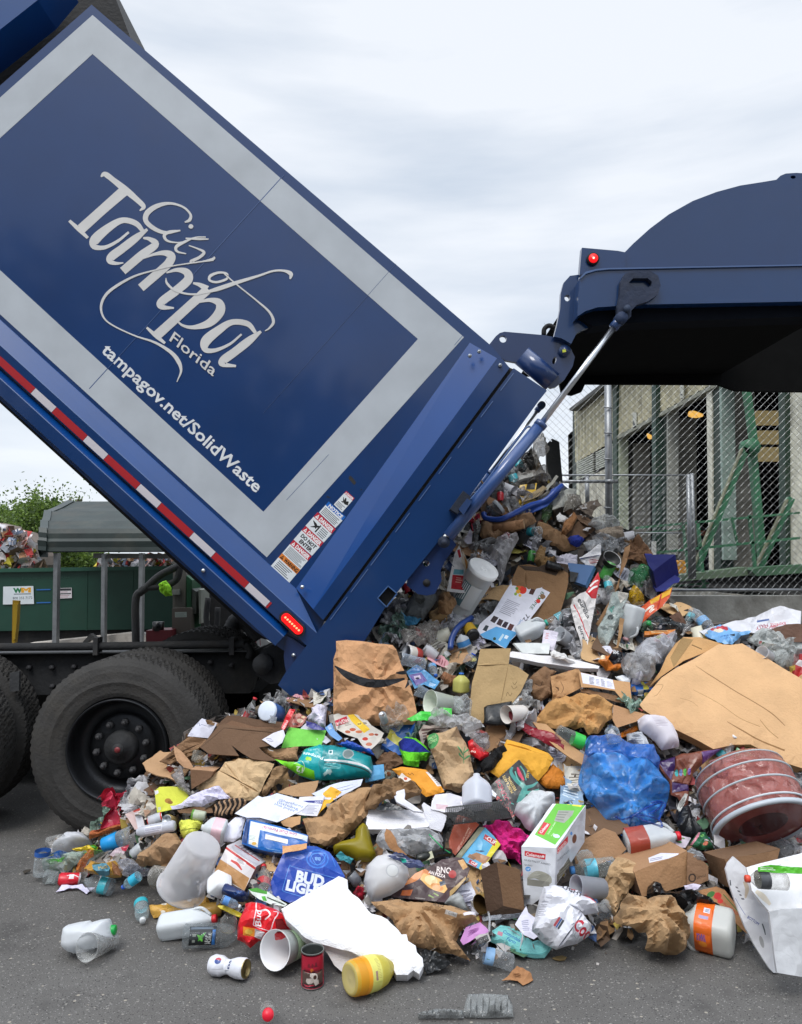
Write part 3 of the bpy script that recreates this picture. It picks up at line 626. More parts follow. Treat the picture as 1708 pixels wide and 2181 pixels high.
# tailgate, held up at the right
use('A3'); TG = (.006,.036,.125)
arc = [(965,421),(1000,385),(1070,322),(1150,262),(1250,206),(1350,168),(1450,141),(1540,127),(1600,117),(1618,100),(1640,91),(1685,88),(1800,95),(2050,150)]
tgr = MB(); plate(tgr, [(785,402),(935,415)]+arc+[(2050,500),(775,515)], TY, TY+.05, TG, 'paint', art=[('c',1671,106,(11,7), None)]); tg = tgr.build('tailgate', truck)
mb = MB(); Fp = P(M(np.array(arc)), np.full(len(arc), TY+.02)); Bk = Fp.copy(); Bk[:, 1] = 6.8; n = len(Fp); mb.add(np.vstack([Fp, Bk]),[(i, i+1, i+1+n, i+n) for i in range(n-1)], TG, 'grime'); mb.build('tailgate_skin', truck)
mb = MB(); plate(mb, [(785,402),(968,421),(968,500),(775,515)], TY-.02, TY, TG, 'paint'); mb.build('lamp_plate', truck)
mb = MB(); plate(mb, [(777,531),(800,509),(845,496),(900,491),(2050,470),(2050,620),(1700,628),(1010,641),(850,652),(800,668),(766,690),(770,600)], TY-.10, TY+.1,(.007,.040,.135),'paint'); bm = mb.build('tailgate_beam', truck)
mb = MB(); plate(mb, [(777,526),(800,503),(845,491),(900,487),(2050,466),(2050,471),(900,493),(846,498),(803,511),(779,533)], TY-.112, TY-.08,(.06,.12,.28),'paint'); mb.build('beam_flange', truck)
mb = MB(); plate(mb, [(766,691),(800,669),(850,653),(1010,642),(2050,622),(2050,690),(1690,692),(1010,716),(900,722),(830,732),(790,700)], TY-.03, TY+.12,(.007,.009,.014),'void'); mb.build('beam_underside', truck)  # faces down, so its shade is painted as near-black
mb = MB(); plate(mb, [(668,775),(682,720),(694,655),(697,592),(708,550),(735,520),(772,515),(768,690),(800,705),(835,730),(790,745),(762,762),(740,805),(700,782)], TY+.02, TY+.06, TG, 'paint', art=[('c',724,613,(12,14), None)]); mb.build('tailgate_ear', truck)
mb = MB(); c = M((829,453)); p = P1(*c, TY-.02); mb.tube([p, p+[0,-.02,0]],.037, BLK, 'rubber',24); mb.build('lamp_ring', tg); mb = MB(); mb.tube([p+[0,-.02,0], p+[0,-.028,0]],.027,'e01212','glow',24); mb.tube([p+[0,-.028,0], p+[0,-.031,0]],.006,'ff8070','glow_hot',10); mb.build('lamp_lens', tg)
mb = MB(); plate(mb, [(945,600),(948,545),(965,512),(1000,497),(1070,498),(1105,520),(1116,560),(1102,600),(1062,627),(1015,642),(992,665),(992,690),(965,715),(935,690),(935,650)], TY-.14, TY-.10,(.022,.035,.075),'grime', art=[('p',[(982,548),(1000,530),(1062,530),(1079,545),(1076,562),(1062,568),(1000,565)], None)]); hb = mb.build('hanger_bracket', truck)
mb = MB(); c = M((970,662)); p = P1(*c, TY-.14); mb.tube([p, p+[0,-.03,0]],.02,(.03,.05,.1),'grime',14); mb.build('bracket_pin', hb)
mb = MB(); plate(mb, [(700,1010),(690,960),(735,870),(760,800),(830,700),(2050,640),(2050,1005),(1560,1005),(1430,1000),(1360,975),(880,973),(800,972),(785,1005),(745,1020)],6.75,6.8,(.006,.006,.006),'void'); mb.build('tailgate_far_wall', truck)  # painted black for the darkness inside the raised tailgate
mb = MB(); a_, b_ = P1(*M((1440,800)),6.75), P1(*M((2050,690)),6.75); V = [P1(*M((770,560)), TY+.06), P1(*M((2050,540)), TY+.06)]; V += [v+[0,2.3,0] for v in V]; mb.add(V, [(0,1,3,2)],(.006,.006,.006),'void'); mb.build('tailgate_lining', truck)  # ceiling of the hollow, its shade painted black as well
# black upper hopper behind the body, and far latch plate
mb = MB(); use('D'); plate(mb, [(-260,250),(60,-60),(225,-60),(279,84),(150,200),(-150,330)],4.75,6.5,(.012,.012,.013),'grime'); mb.build('hopper', truck)
mb = MB(); plate(mb, [(-300,30),(20,-150),(130,-60),(80,0),(-200,220)],4.35,4.6,(.009,.060,.22),'paint'); mb.build('hopper_cover', truck)
use('A4'); mb = MB(); plate(mb, [(636,336),(660,311),(690,325),(704,490),(655,520),(640,500)],6.6,6.65,(.016,.018,.018),'grime', art=[('c',658,319,5, None)]); mb.build('latch_plate', truck)
use('B2')
for x, y, a, b, g in ((1175,310,60,26,.8),(1505,270,36,9,.9),(1290,430,12,9,0),(1370,590,16,10,.5),(880,520,24,7,.3)):
    mb = MB(); q = oval(*M((x, y)), a*cur[2], b*cur[2], g, 11); plate(mb, q+np.random.RandomState(int(x)).uniform(-1.2,1.2, q.shape), TY-.001, TY, (.03,.03,.032),'grime', raw=True); mb.build('scuff', truck)
# safety labels down the rear corner
use('B2')
def sticker(q, head, ht, txt, rows, sym=None, body='e6ebee', hc='f4f4f4', big=None):
    TL, TR, BR, BL = [np.array(x, float) for x in q]; f = lambda u, v: tuple(TL*(1-u)*(1-v)+TR*u*(1-v)+BR*u*v+BL*(1-u)*v)
    hgt = np.linalg.norm(BL-TL); A = [('p',[f(0,0), f(1,0), f(1, ht), f(0, ht)], head)]
    if txt: x0, y0 = f(.24 if txt != 'NOTICE' else .12, ht*.86); x1, y1 = f(.96 if txt != 'NOTICE' else .9, ht*.86); A.append(('t', txt, x0, y0, x1, y1, hgt*ht*.66, hc, .05))
    if txt and txt != 'NOTICE': A.append(('p',[f(.04, ht*.86), f(.20, ht*.86), f(.12, ht*.12)], hc)); A.append(('p',[f(.105, ht*.7), f(.135, ht*.7), f(.125, ht*.35)], head))
    if rows: A.append(('b',[f(rows[0], rows[1]), f(rows[2], rows[1]), f(rows[2],.95), f(rows[0],.95)], rows[3],'6a7076'))
    if big:
        for k, (w, u0, u1, v) in enumerate(big): x0, y0 = f(u0, v); x1, y1 = f(u1, v); A.append(('t', w, x0, y0, x1, y1, hgt*.2,'202428',.05))
    if sym:
        for s_ in sym: A.append(('s',[(*f(u, v), w) for u, v, w in s_],'202020'))
    mb = MB(); plate(mb, [f(0,0), f(1,0), f(1,1), f(0,1)], TY-.0015, TY, body, 'satin', art=A); mb.build('warning_label', truck)
RED_, ORG, BLU_ = 'c8283a','e8893a','1668c0'
sticker([(1103,442),(1205,535),(1048,712),(945,612)], RED_, .17,'DANGER',(.1,.68,.9,4), sym=[[(.2,.35,6),(.45,.5,16),(.62,.42,10)],[(.4,.3,14),(.62,.5,40),(.9,.42,50)],[(.3,.6,8),(.5,.55,20)]])
sticker([(882,575),(1096,770),(965,905),(760,712)], BLU_, .32,'NOTICE',(.06,.42,.95,5))
sticker([(745,708),(970,920),(820,1088),(592,878)], RED_, .34,'DANGER',(.55,.42,.97,5), sym=[[(.1,.5,8),(.3,.6,34),(.38,.75,10)],[(.18,.85,8),(.36,.62,26),(.45,.5,8)],[(.46,.42,18),(.46,.9,18)]])
sticker([(592,880),(818,1090),(672,1255),(443,1052)], RED_, .32,'DANGER', None, big=[('DO NOT',.12,.9,.62),('ENTER',.22,.86,.9)])
sticker([(443,1053),(668,1262),(528,1428),(300,1222)], RED_, .32,'DANGER',(.06,.4,.96,8))
sticker([(300,1220),(526,1430),(388,1592),(158,1382)], ORG, .33,'WARNING',(.1,.4,.9,5), hc='3a2418')
# chassis, axle parts
use('B1'); CH = (.018,.019,.021)
mb = MB(); plate(mb, [(-400,1050),(1580,1031),(1700,985),(1720,1185),(1590,1195),(1560,1297),(-400,1310)],4.95,5.1, CH, 'grime'); mb.build('chassis_rail', truck)
mb = MB(); plate(mb, [(-400,1048),(1560,1031),(1560,1037),(-400,1056)],4.88,5.1,(.10,.105,.11),'steel'); mb.build('rail_flange', truck)
mb = MB(); mb.tube([P1(*M(p),4.9) for p in catmull(np.array([(-400,1012),(600,1003),(1430,992),(1530,998),(1565,1040),(1555,1080)], float),6)],.026,(.022,.023,.025),'rubber',12); mb.build('air_pipe', truck)
for x in (610,1455): 
    mb = MB(); c = M((x, 1000)); mb.box(P1(*c, 4.9),(.03,.08,.11),(.04,.04,.042),'grime'); mb.build('pipe_clamp', truck)
for x, y in ((190,1133),(332,1133),(470,1128),(192,1252),(335,1250),(1100,1100),(1318,1100),(1120,1215),(1320,1215),(1450,1120)):
    p = P1(*M((x, y)),4.95); mb = MB(); mb.tube([p, p+[0,-.03,0]],.016,(.04,.04,.045),'grime',6); mb.build('rail_bolt', truck)
mb = MB(); mb.tube([P1(*M(p),4.86) for p in catmull(np.array([(1165,1115),(1215,1120),(1245,1150),(1240,1200),(1210,1215),(1160,1165)], float),4)],.02,(.03,.03,.032),'rubber',8); mb.tube([P1(*M(p),4.86) for p in catmull(np.array([(1250,1120),(1262,1170),(1225,1225),(1300,1290),(1370,1360),(1350,1430)], float),5)],.012,(.02,.02,.02),'rubber',8); mb.build('air_hose', truck)
mb = MB(); plate(mb, [(-420,1290),(1620,1290),(1600,1660),(1200,1740),(-420,1760)],5.35,6.4,(.006,.006,.006),'void'); mb.build('chassis_shade_block', truck)  # black block added to fill the darkness below the chassis
mb = MB(); plate(mb, [(1600,1085),(1640,1020),(1790,960),(1880,1100),(1800,1220),(1690,1240),(1600,1180)],4.55,4.75,(.016,.018,.022),'grime'); p = P1(*M((1650,1110)),4.55); mb.tube([p, p+[0,-.05,0]],.06,(.022,.024,.028),'grime',18); mb.build('tipping_hinge', truck)
mb = MB(); plate(mb, [(60,1170),(120,1160),(118,1280),(60,1290)],4.6,4.62,(.05,.052,.055),'rubber'); mb.build('mud_flap', truck)
use('T3'); mb = MB(); plate(mb, [(240,600),(265,410),(330,440),(445,520),(262,745),(250,690)], TY-.03, TY+.2,(.011,.03,.11),'paint'); p = P1(*M((335,588)), TY-.03); mb.tube([p, p+[0,-.02,0]],.011,'cfd4d8','metal',10); mb.build('corner_bracket', truck)
# wheels
def wheel():
    use('D'); yc = 4.28; c = P1(249,1598, yc); R = c[2]-.001; R = min(R, 187*yc/F+.01)
    w = bpy.data.objects.new('rear_wheel', None); COL.objects.link(w); w.parent = truck; w.location = Vector(c)-truck.location
    def ringm(prof, n=72, mod=None):
        V = []
        for y, r in prof:
            for k in range(n):
                rr_ = r if mod is None else mod(y, r, k, n); V.append((c[0]+rr_*math.cos(2*math.pi*k/n), c[1]+y, c[2]+rr_*math.sin(2*math.pi*k/n)))
        return V, [(i*n+k, i*n+(k+1) % n, (i+1)*n+(k+1) % n, (i+1)*n+k) for i in range(len(prof)-1) for k in range(n)]
    for oy, nm in ((0,'tyre'),(.33,'tyre')):
        mb = MB(); tr = [(0,.6)]
        prof = [(.05, R*.555),(.01, R*.575),(.0, R*.62),(-.004, R*.70),(-.01, R*.74),(-.004, R*.78),(.0, R*.85),(.012, R*.92),(.03, R*.965),(.04, R*.985)]
        for g_ in range(5):
            y0 = .045+g_*.042; prof += [(y0, R),(y0+.033, R),(y0+.034, R*.978),(y0+.041, R*.978)]
        prof += [(.262, R*.98),(.28, R*.9),(.285, R*.7),(.26, R*.56)]
        V, fs = ringm([(y+oy, r) for y, r in prof],216, lambda y, r, k, n: r-(.007 if (.03+oy < y < .27+oy and r > R*.99 and (k+int(y*40)) % 3 == 0) else 0)); mb.add(V, fs, (.040,.038,.036),'rubber', False); mb.build(nm, w)
    mb = MB(); rm = R*.56
    V, fs = ringm([(.04, rm),(-.012, rm*1.0),(-.016, rm*.985),(-.01, rm*.96),(.03, rm*.93),(.10, rm*.90),(.13, rm*.72),(.10, rm*.66),(.085, rm*.60),(.08, rm*.3)]); mb.add(V, fs, (.030,.032,.036),'steel', True); rim = mb.build('rim', w)
    mb = MB(); V, fs = ringm([(.085, rm*.34),(.05, rm*.33),(.04, rm*.30),(.035, rm*.28),(.03, rm*.17),(.02, rm*.16),(.015, rm*.1),(.015,0)],32); mb.add(V, fs, (.016,.017,.019),'grime', True); hub = mb.build('hub', w)
    mb = MB(); V, fs = ringm([(.015, rm*.12),(.006, rm*.11),(.005,0)],20); mb.add(V, fs, (.03,.03,.032),'grime', True); mb.build('hub_cap', w)
    mb = MB(); V, fs = ringm([(.005, rm*.06),(-.002, rm*.05),(-.002,0)],14); mb.add(V, fs, '7c2c30','plastic', True); mb.build('cap_centre', w)
    for k in range(10):
        mb = MB(); a = 2*math.pi*(k+.3)/10; p = c+np.array([math.cos(a)*rm*.5,.085, math.sin(a)*rm*.5]); mb.tube([p, p+[0,-.03,0]],.02,(.05,.05,.054),'grime',6); mb.tube([p+[0,-.03,0], p+[0,-.045,0]],.011,(.06,.06,.065),'grime',8); mb.build('lug_nut', w)
    return w
w1 = wheel(); w2 = w1.copy(); COL.objects.link(w2); w2.parent = truck; w2.location = w1.location+Vector((-1.2,0,0))
for ch in list(w1.children):
    c2 = ch.copy(); COL.objects.link(c2); c2.parent = w2
w3 = w1.copy(); COL.objects.link(w3); w3.parent = truck; w3.location = w1.location+Vector((0,2.5,0)); w3.rotation_euler = (0,0, math.pi)
w3.location.y = w1.location.y+2.2
for ch in list(w1.children):
    c2 = ch.copy(); COL.objects.link(c2); c2.parent = w3
# ---------------- background, left ----------------
GRN, GAL = (.012,.058,.038),(.30,.31,.32)
use('B1')
def scrapheap(name, label, poly_px, Y, n, seed, size=(.06,.22), depth=.6, cols=None, cat=None):
    rr = random.Random(seed); poly = M(poly_px); lo, hi = poly.min(0), poly.max(0); mb = MB(); k = 0
    cols = cols or ['ded8d8','e6e2e6','cfc6c4','e0b8b0','b88a68','c9a27c','b9b4b0','c04848','e8e4e0','d8c84a','8a9098','9fb0c8','6a5848','e9d7d2']
    V, T, cs, ob = tri2d(poly, [], max(8,(hi[0]-lo[0])/10), seed, 0,'6a5c50'); Fp = P(V, Y+.12+0*V[:, 0]); Fp = Fp+vcr(Fp, seed, .05,2); Bk = Fp.copy(); Bk[:, 1] += depth; shell(mb, Fp, Bk, T, cs, 'card')
    while k < n:
        q = np.array([rr.uniform(lo[0], hi[0]), rr.uniform(lo[1], hi[1])])
        if not pip([q], poly)[0]: continue
        k += 1; c = P1(q[0], q[1], Y+rr.uniform(-.12,.15)); s = rr.uniform(*size); R = Matrix.Rotation(rr.uniform(-1.2,1.2),3,'X') @ Matrix.Rotation(rr.uniform(-1.2,1.2),3,'Z') @ Matrix.Rotation(rr.uniform(0,6.3),3,'Y'); R = np.array(R)
        m_ = rr.randint(4,6); pts = np.array([[math.cos(j*6.283/m_)*s*rr.uniform(.5,1.1), rr.uniform(-.25,.25)*s, math.sin(j*6.283/m_)*s*rr.uniform(.4,1)] for j in range(m_)]+[[0, rr.uniform(-.2,.2)*s, 0]])@R.T+c
        mb.add(pts, [(j, (j+1) % m_, m_) for j in range(m_)], rr.choice(cols),'paper')
    return mb.build(name, None, label=label, cat=cat, kind='stuff')
CYd = 13.0                        # green open-top container
ct = empty('roll_off_container', P1(*M((500,700)), CYd+1)*[1,1,0],'dark green open-top waste container piled with paper, behind the carport posts','container')
mb = MB(); plate(mb, [(-700,530),(1500,500),(1500,890),(-700,915)], CYd, CYd+2.3, GRN, 'satin'); mb.build('side', ct)
mb = MB(); plate(mb, [(-700,527),(1500,494),(1500,516),(-700,552)], CYd-.07, CYd, (.02,.085,.055),'satin'); mb.build('top_rim', ct)
for i, x in enumerate((545,830,1080)):
    mb = MB(); plate(mb, stroke([(x, 520,5),(x-6,905,5)],1), CYd-.008, CYd, (.016,.07,.046),'satin'); mb.build('weld_rib', ct)
mb = MB(); plate(mb, [(-700,917),(1500,892),(1500,925),(840,912),(150,993),(-700,1010)], CYd+.1, CYd+1.8, BLK, 'grime'); mb.build('container_shadow', ct)  # black plate painted in as the shadow below the container
mb = MB(); plate(mb, [(20,630),(208,626),(212,738),(18,742)], CYd-.02, CYd-.012,'dfe6ea','satin', art=[('t','W',82,668,140,666,27,'1f7a4a',.07),('t','M',132,666,194,664,27,'e8a820',.07),('b',[(86,672),(196,670),(196,682),(86,684)],1,'55606a'),('t','800 255 7172',80,710,202,706,15,'4a545c',.01)]); mb.build('sign_panel', ct)
mb = MB(); plate(mb, [(362,640),(447,637),(449,701),(363,705)], CYd-.02, CYd-.012,'e4dfe2','satin', art=[('p',[(364,642),(445,640),(445,655),(364,657)],'303438'),('b',[(368,660),(443,658),(444,700),(368,702)],4,'b89aa0'),('p',[(366,672),(444,670),(444,677),(366,679)],'404448')]); mb.build('sign_panel', ct)
for y in (650,731):
    mb = MB(); plate(mb, stroke([(228, y, 7),(315, y-2,7)],1), CYd-.012, CYd, '2f6fb8','satin'); mb.build('paint_stripe', ct)
for k, tx in enumerate((('HOUSEHOLD TRASH',140,585,432,578,13),('TRASH',838,596,940,592,13))):
    mb = MB()
    for el in art2d(('t', tx[0], *tx[1:6],(.035,.10,.07),0)):
        q = M(el[0]); V, T, cols, ob = tri2d(hullbox(q),[(q, el[1], el[2])],400,1,0, None); Fp = P(V, np.full(len(V), CYd-.004)); Bk = Fp.copy(); Bk[:, 1] = CYd; shell(mb, Fp, Bk, T, cols, 'satin')
    mb.build('chalk_writing', ct)
scrapheap('paper_heap','tall heap of white and brown waste paper in the green container at left',[(-260,520),(-200,300),(-60,230),(60,262),(130,272),(185,340),(230,400),(262,500),(262,525)], CYd+.5,520,3,(.05,.17))
scrapheap('paper_load','low load of crumpled white and pink paper under the carport beam',[(600,520),(640,462),(800,448),(1080,445),(1300,470),(1480,500),(1480,515)], CYd+.5,420,5,(.05,.15))
# concrete pad and far ground edge
mb = MB(); plate(mb, [(150,990),(840,918),(900,985),(905,1080),(100,1080)],10.9,11.2,'b9b2aa','concrete'); mb.build('concrete_ramp', None, label='pale concrete ramp below the green container', cat='ramp')
mb = MB(); plate(mb, [(515,978),(562,925),(625,968),(600,978),(565,960),(545,980)],10.5,10.6,(.03,.03,.03),'grime'); mb.build('wheel_chock', None, label='small black wheel chock on the pale concrete ramp', cat='chock')
# carport
cy = 10.6
cpt = empty('carport', P1(*M((600,990)), cy+.8)*[1,1,0],'carport with ribbed dark green metal roof on galvanised posts','carport')
rows = [(103,2.4),(106,2.2),(140,1.7),(165,1.25),(168,1.22),(200,.85),(226,.6),(230,.57),(255,.38),(272,.25),(277,.22),(302,.14),(307,.12),(330,.08),(352,.04),(357,.03),(385,.01),(410,0)]
xl = lambda y: np.interp(y, [103,165,240,300,410],[445,295,268,258,250])
V = []
for i, (y, dy) in enumerate(rows):
    rib = .05 if i in (1,4,7,10,12,15) else 0
    for x in (xl(y),1500): p = P1(*M((x, y*(1-.012*(x-250)/1250))), cy+dy); V.append(p-[0, rib*.6,-rib*.4])
V = np.array(V); n = len(rows); mb = MB(); mb.add(np.vstack([V, V+[0,.02,-.015]]),[(2*i, 2*i+1,2*i+3,2*i+2) for i in range(n-1)]+[(2*n+2*i, 2*n+2*i+2,2*n+2*i+3,2*n+2*i+1) for i in range(n-1)],(.018,.030,.028),'sheetmetal'); mb.build('roof', cpt)
e0 = V[0::2]; mb = MB(); mb.add(np.vstack([e0+[-.02,-.03,.02], e0+[.10,-.04,.01], e0+[.10,.03,-.08], e0+[-.02,.04,-.08]]),[(i+k*n, i+1+k*n, i+1+((k+1) % 4)*n, i+((k+1) % 4)*n) for k in range(4) for i in range(n-1)],(.018,.03,.028),'satin'); mb.build('end_trim', cpt)
for x, w_, y0, x1 in ((347,26,420,338),(644,22,425,640),(880,25,420,872),(1412,24,700,1410)):
    mb = MB(); plate(mb, [(x-w_/2, y0),(x+w_/2, y0),(x1+w_/2,990 if x != 1412 else 980),(x1-w_/2,990 if x != 1412 else 980)], cy+.1, cy+.2, GAL, 'steel'); mb.build('post', cpt)
mb = MB(); plate(mb, [(582,422),(1300,426),(1300,457),(582,452)], cy+.35, cy+.42,(.20,.20,.19),'steel'); mb.build('beam', cpt)
# machine behind the chassis
use('B1'); my = 8.2
mc = empty('compactor', P1(*M((1150,980)), my)*[1,1,0],'grey and black hydraulic machine seen below the tilted truck body','machine')
mb = MB(); plate(mb, [(1082,470),(1162,480),(1158,965),(1076,965)], my, my+.4,'6c6a62','sheetmetal'); mb.build('column', mc)
mb = MB(); plate(mb, [(1200,520),(1700,700),(1450,960),(1200,965)], my+.6, my+1.4, BLK, 'grime'); mb.build('housing', mc)
mb = MB(); plate(mb, [(1075,765),(1185,762),(1193,772),(1193,915),(1180,926),(1085,925),(1075,915)], my-.14, my, '57514a','satin', art=[('p',[(1093,790),(1166,788),(1167,820),(1094,822)],'9aa59c'),('b',[(1096,794),(1164,792),(1165,818),(1097,820)],4,'6e7a72')]); bx = mb.build('control_box', mc)
for c_, q in ((('8a8f88'),[(1075,650),(1120,648),(1120,680),(1075,682)]),('1f5a38',[(1165,560),(1200,590),(1200,950),(1165,950)]),('454a44',[(1195,640),(1225,660),(1225,800),(1195,800)]),('8f9288',[(1240,645),(1256,650),(1258,860),(1245,862)]),('5c5348',[(1228,900),(1285,895),(1285,955),(1228,955)])):
    mb = MB(); plate(mb, q, my-.05, my+.3, c_, 'sheetmetal'); mb.build('fitting', mc)
for pts, r_ in (([(1120,500),(1000,560),(900,650),(850,700),(848,900),(850,985)],.04),([(1130,490),(1100,590),(1000,630),(900,640),(870,680)],.035),([(1300,700),(1290,850),(1340,940),(1400,960)],.03),([(1360,760),(1350,900),(1300,960)],.03)):
    mb = MB(); mb.tube([P1(*M(p), my-.2) for p in catmull(np.array(pts, float),5)], r_, (.035,.035,.036),'rubber',10); mb.build('hose', mc)
mb = MB(); mb.tube([P1(*M(p),6.9) for p in catmull(np.array([(1450,1000),(1450,900),(1490,840),(1560,870),(1620,960)], float),8)],[.075+.006*(i % 2) for i in range(33)],(.03,.03,.032),'rubber',12); mb.build('corrugated_duct', mc)
mb = MB(); plate(mb, [(912,905),(1072,900),(1072,978),(912,978)], my-.3, my, '5a1820','satin'); mb.tube([P1(*M((988,905)), my-.25), P1(*M((990,850)), my-.25)],.06,(.05,.05,.05),'metal',10); mb.build('pump', mc)
sheet('hi_vis_cover','bright yellow-green cover hanging on the machine hose','cover',[(998,615),(1040,592),(1068,630),(1072,685),(1030,690),(1003,665)],'9be02a','cloth', t=10, bulge=.12, Y=my-.35, smooth=True, cr=(.02,3), own=False)
use('T2'); mb = MB(); plate(mb, [(660,1485),(750,1470),(1010,1640),(1010,1700),(660,1700)],9.3,9.35,'d8d8d6','paper', art=[('s',[(690,1560,10),(720,1548,10),(700,1580,8)],'a83848'),('s',[(780,1600,9),(835,1605,9),(810,1640,8)],'a83848'),('l',870,1570,875,1640,6,'b04858'),('s',[(770,1500,14),(790,1540,14),(815,1560,10)],'383838')]); mb.build('painted_board', None, label='white board with red painted scrawl behind the truck chassis', cat='board')
use('B1'); mb = MB(); plate(mb, [(78,715),(118,718),(112,850),(98,980),(74,985)],6.6,6.63,'b8921c','satin'); plate(mb, [(84,735),(110,738),(104,850),(92,960),(80,965)],6.58,6.6,'c9a42a','satin'); mb.build('yellow_bollard_guard', None, label='scuffed yellow steel guard at the left edge, above the chassis', cat='guard')
# trees
def tree(name, label, crown, Y, seed, n=5200, leaf=.12, trunk=None, cols=((.10,.17,.028),(.15,.24,.04),(.06,.11,.022),(.20,.30,.055)), depth=2.0):
    rr = np.random.RandomState(seed); poly = M(crown); c = poly.mean(0); lo, hi = poly.min(0), poly.max(0)
    base = P1(c[0],1240, Y)*[1,1,0]; t = empty(name, base, label, 'tree'); mb = MB(); top = P1(c[0], lo[1]+(hi[1]-lo[1])*.25, Y)
    mb.tube([base, (base+top)/2+[.15,0,0], top],[.2,.13,.03],(.10,.075,.05),'grime',8)
    g = []
    cl = [];
    while len(cl) < 120:
        q = lo+rr.rand(2)*(hi-lo)
        if pip([q], poly)[0]: cl.append(P1(q[0], q[1], Y+rr.uniform(-depth, depth)/2))
    cl = np.array(cl)
    for p in cl[:26]: mb.tube([(base*.35+top*.65),(p+top)/2-[0,0,.3], p],[.06,.035,.01],(.10,.08,.055),'grime',5)
    mb.build('trunk', t); V = []; Fc = []; Cs = []
    for i in range(n):
        p = cl[rr.randint(len(cl))]+rr.randn(3)*[.2,.3,.24]; q = proj(p)
        if not pip(q, poly)[0] and rr.rand() < .85: continue
        a, b = rr.randn(3), rr.randn(3); a /= np.linalg.norm(a); b -= a*(a@b); b /= np.linalg.norm(b); s = leaf*rr.uniform(.5,1.1); k = len(V)
        V += [p, p+a*s*.5+b*s*.28, p+a*s, p+a*s*.5-b*s*.28]; Fc.append((k, k+1, k+2, k+3)); Cs.append(cols[rr.randint(len(cols))])
    mb = MB(); mb.add(V, Fc, Cs, 'leaf'); mb.build('crown', t); return t
tree('tree','light green bushy tree left of the carport roof, above the paper heap',[(60,330),(95,160),(130,120),(190,95),(205,30),(235,30),(240,90),(280,110),(300,60),(318,110),(345,90),(370,110),(380,300),(330,520),(120,520)],17,11, n=22000, leaf=.10)
tree('tree','green tree seen between the carport posts, under its roof',[(250,395),(430,405),(640,415),(650,500),(420,525),(250,520)],18.5,12, n=12000, leaf=.11)
tree('tree','thin tree top at the left edge of the picture',[(-150,300),(-100,150),(0,120),(70,160),(120,90),(130,150),(110,300),(60,420),(-100,450)],20,13, n=8000, leaf=.10)
tree('tree','sparse twig tips rising behind the carport roof ridge',[(350,110),(395,95),(440,100),(505,65),(515,80),(470,110),(400,125)],19,14, n=1500, leaf=.08)
# ---------------- background, right: the building whose front runs away from us at X = 6.2 ----------------
use('A4'); XB = 6.2
def onX(q, X):
    d = rays(q); return O+d*(np.asarray(X)/d[:, 0])[:, None]
bl = empty('transfer_station',(XB, 18,0),'large shed with tan ribbed cladding and dark open bays, behind the chain-link fence','building')
def xplate(mb, pts, X0, X1, col, m='sheetmetal', art=()):
    poly = M(pts); A = []
    for el in art:
        for q, ed, c in art2d(el): A.append((M(q), ed, c))
    V, T, cols, ob = tri2d(poly, A, 500,1,0, col); Fp = onX(V, X0); Bk = Fp+[X1-X0,0,0]; shell(mb, Fp, Bk, T, cols, m, col)
def ribbed(name, xs0, xs1, top, bot, col, par, label=None):
    Y0, Y1 = onX(M([(xs0,300)]), XB)[0][1], onX(M([(xs1,300)]), XB)[0][1]; ys = np.arange(min(Y0, Y1), max(Y0, Y1),.11); V = []
    for i, y in enumerate(ys):
        u = CX+XB/((y*cp))*F   # close enough column for interpolation of the traced edges
        x = (u-cur[0])/cur[2]; X = XB-(.045 if (i // 2) % 2 else 0)
        for z_ in (np.interp(x, *zip(*top)), np.interp(x, *zip(*bot))):
            d = rays(M([(x, z_)]))[0]; zz = H+d[2]*(XB/d[0]); V.append((X, y, zz))
    n = len(ys); mb = MB(); mb.add(V, [(2*i, 2*i+2,2*i+3,2*i+1) for i in range(n-1)], col, 'sheetmetal'); return mb.build(name, par, label=label)
CLD = 'bdb595'
ribbed('cladding',760,935,[(700,190),(760,178),(870,85),(935,30)],[(760,412),(880,345),(935,300)], CLD, bl)
ribbed('cladding',935,2300,[(935,30),(1700,-560),(2300,-1000)],[(935,300),(1310,97),(1700,-114),(2300,-440)], CLD, bl)
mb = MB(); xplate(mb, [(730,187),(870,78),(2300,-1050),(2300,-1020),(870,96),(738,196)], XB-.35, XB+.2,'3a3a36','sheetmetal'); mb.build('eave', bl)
mb = MB(); xplate(mb, [(931,300),(1312,95),(2300,-444),(2300,-425),(1312,112),(931,316)], XB-.08, XB+.1,'8d8d7c','sheetmetal'); mb.build('lintel', bl)
mb = MB(); xplate(mb, [(762,500),(935,410),(935,900),(762,900)], XB, XB+.2,'cfcab8','concrete'); mb.build('lower_wall', bl)
for x0, x1 in ((764,832),(842,934)):
    for k in range(9):
        ya = np.interp(x0,[760,935],[412,322])+k*8.6; yb = np.interp(x1,[760,935],[412,322])+k*9.6
        mb = MB(); xplate(mb, [(x0, ya),(x1, yb),(x1, yb+5),(x0, ya+5)], XB-.03, XB+.02,'c9cbbd','sheetmetal'); mb.build('louvre_blade', bl)
mb = MB(); xplate(mb, [(762,412),(935,320),(935,420),(762,502)], XB+.06, XB+.1,(.03,.03,.028),'grime'); mb.build('louvre_back', bl)
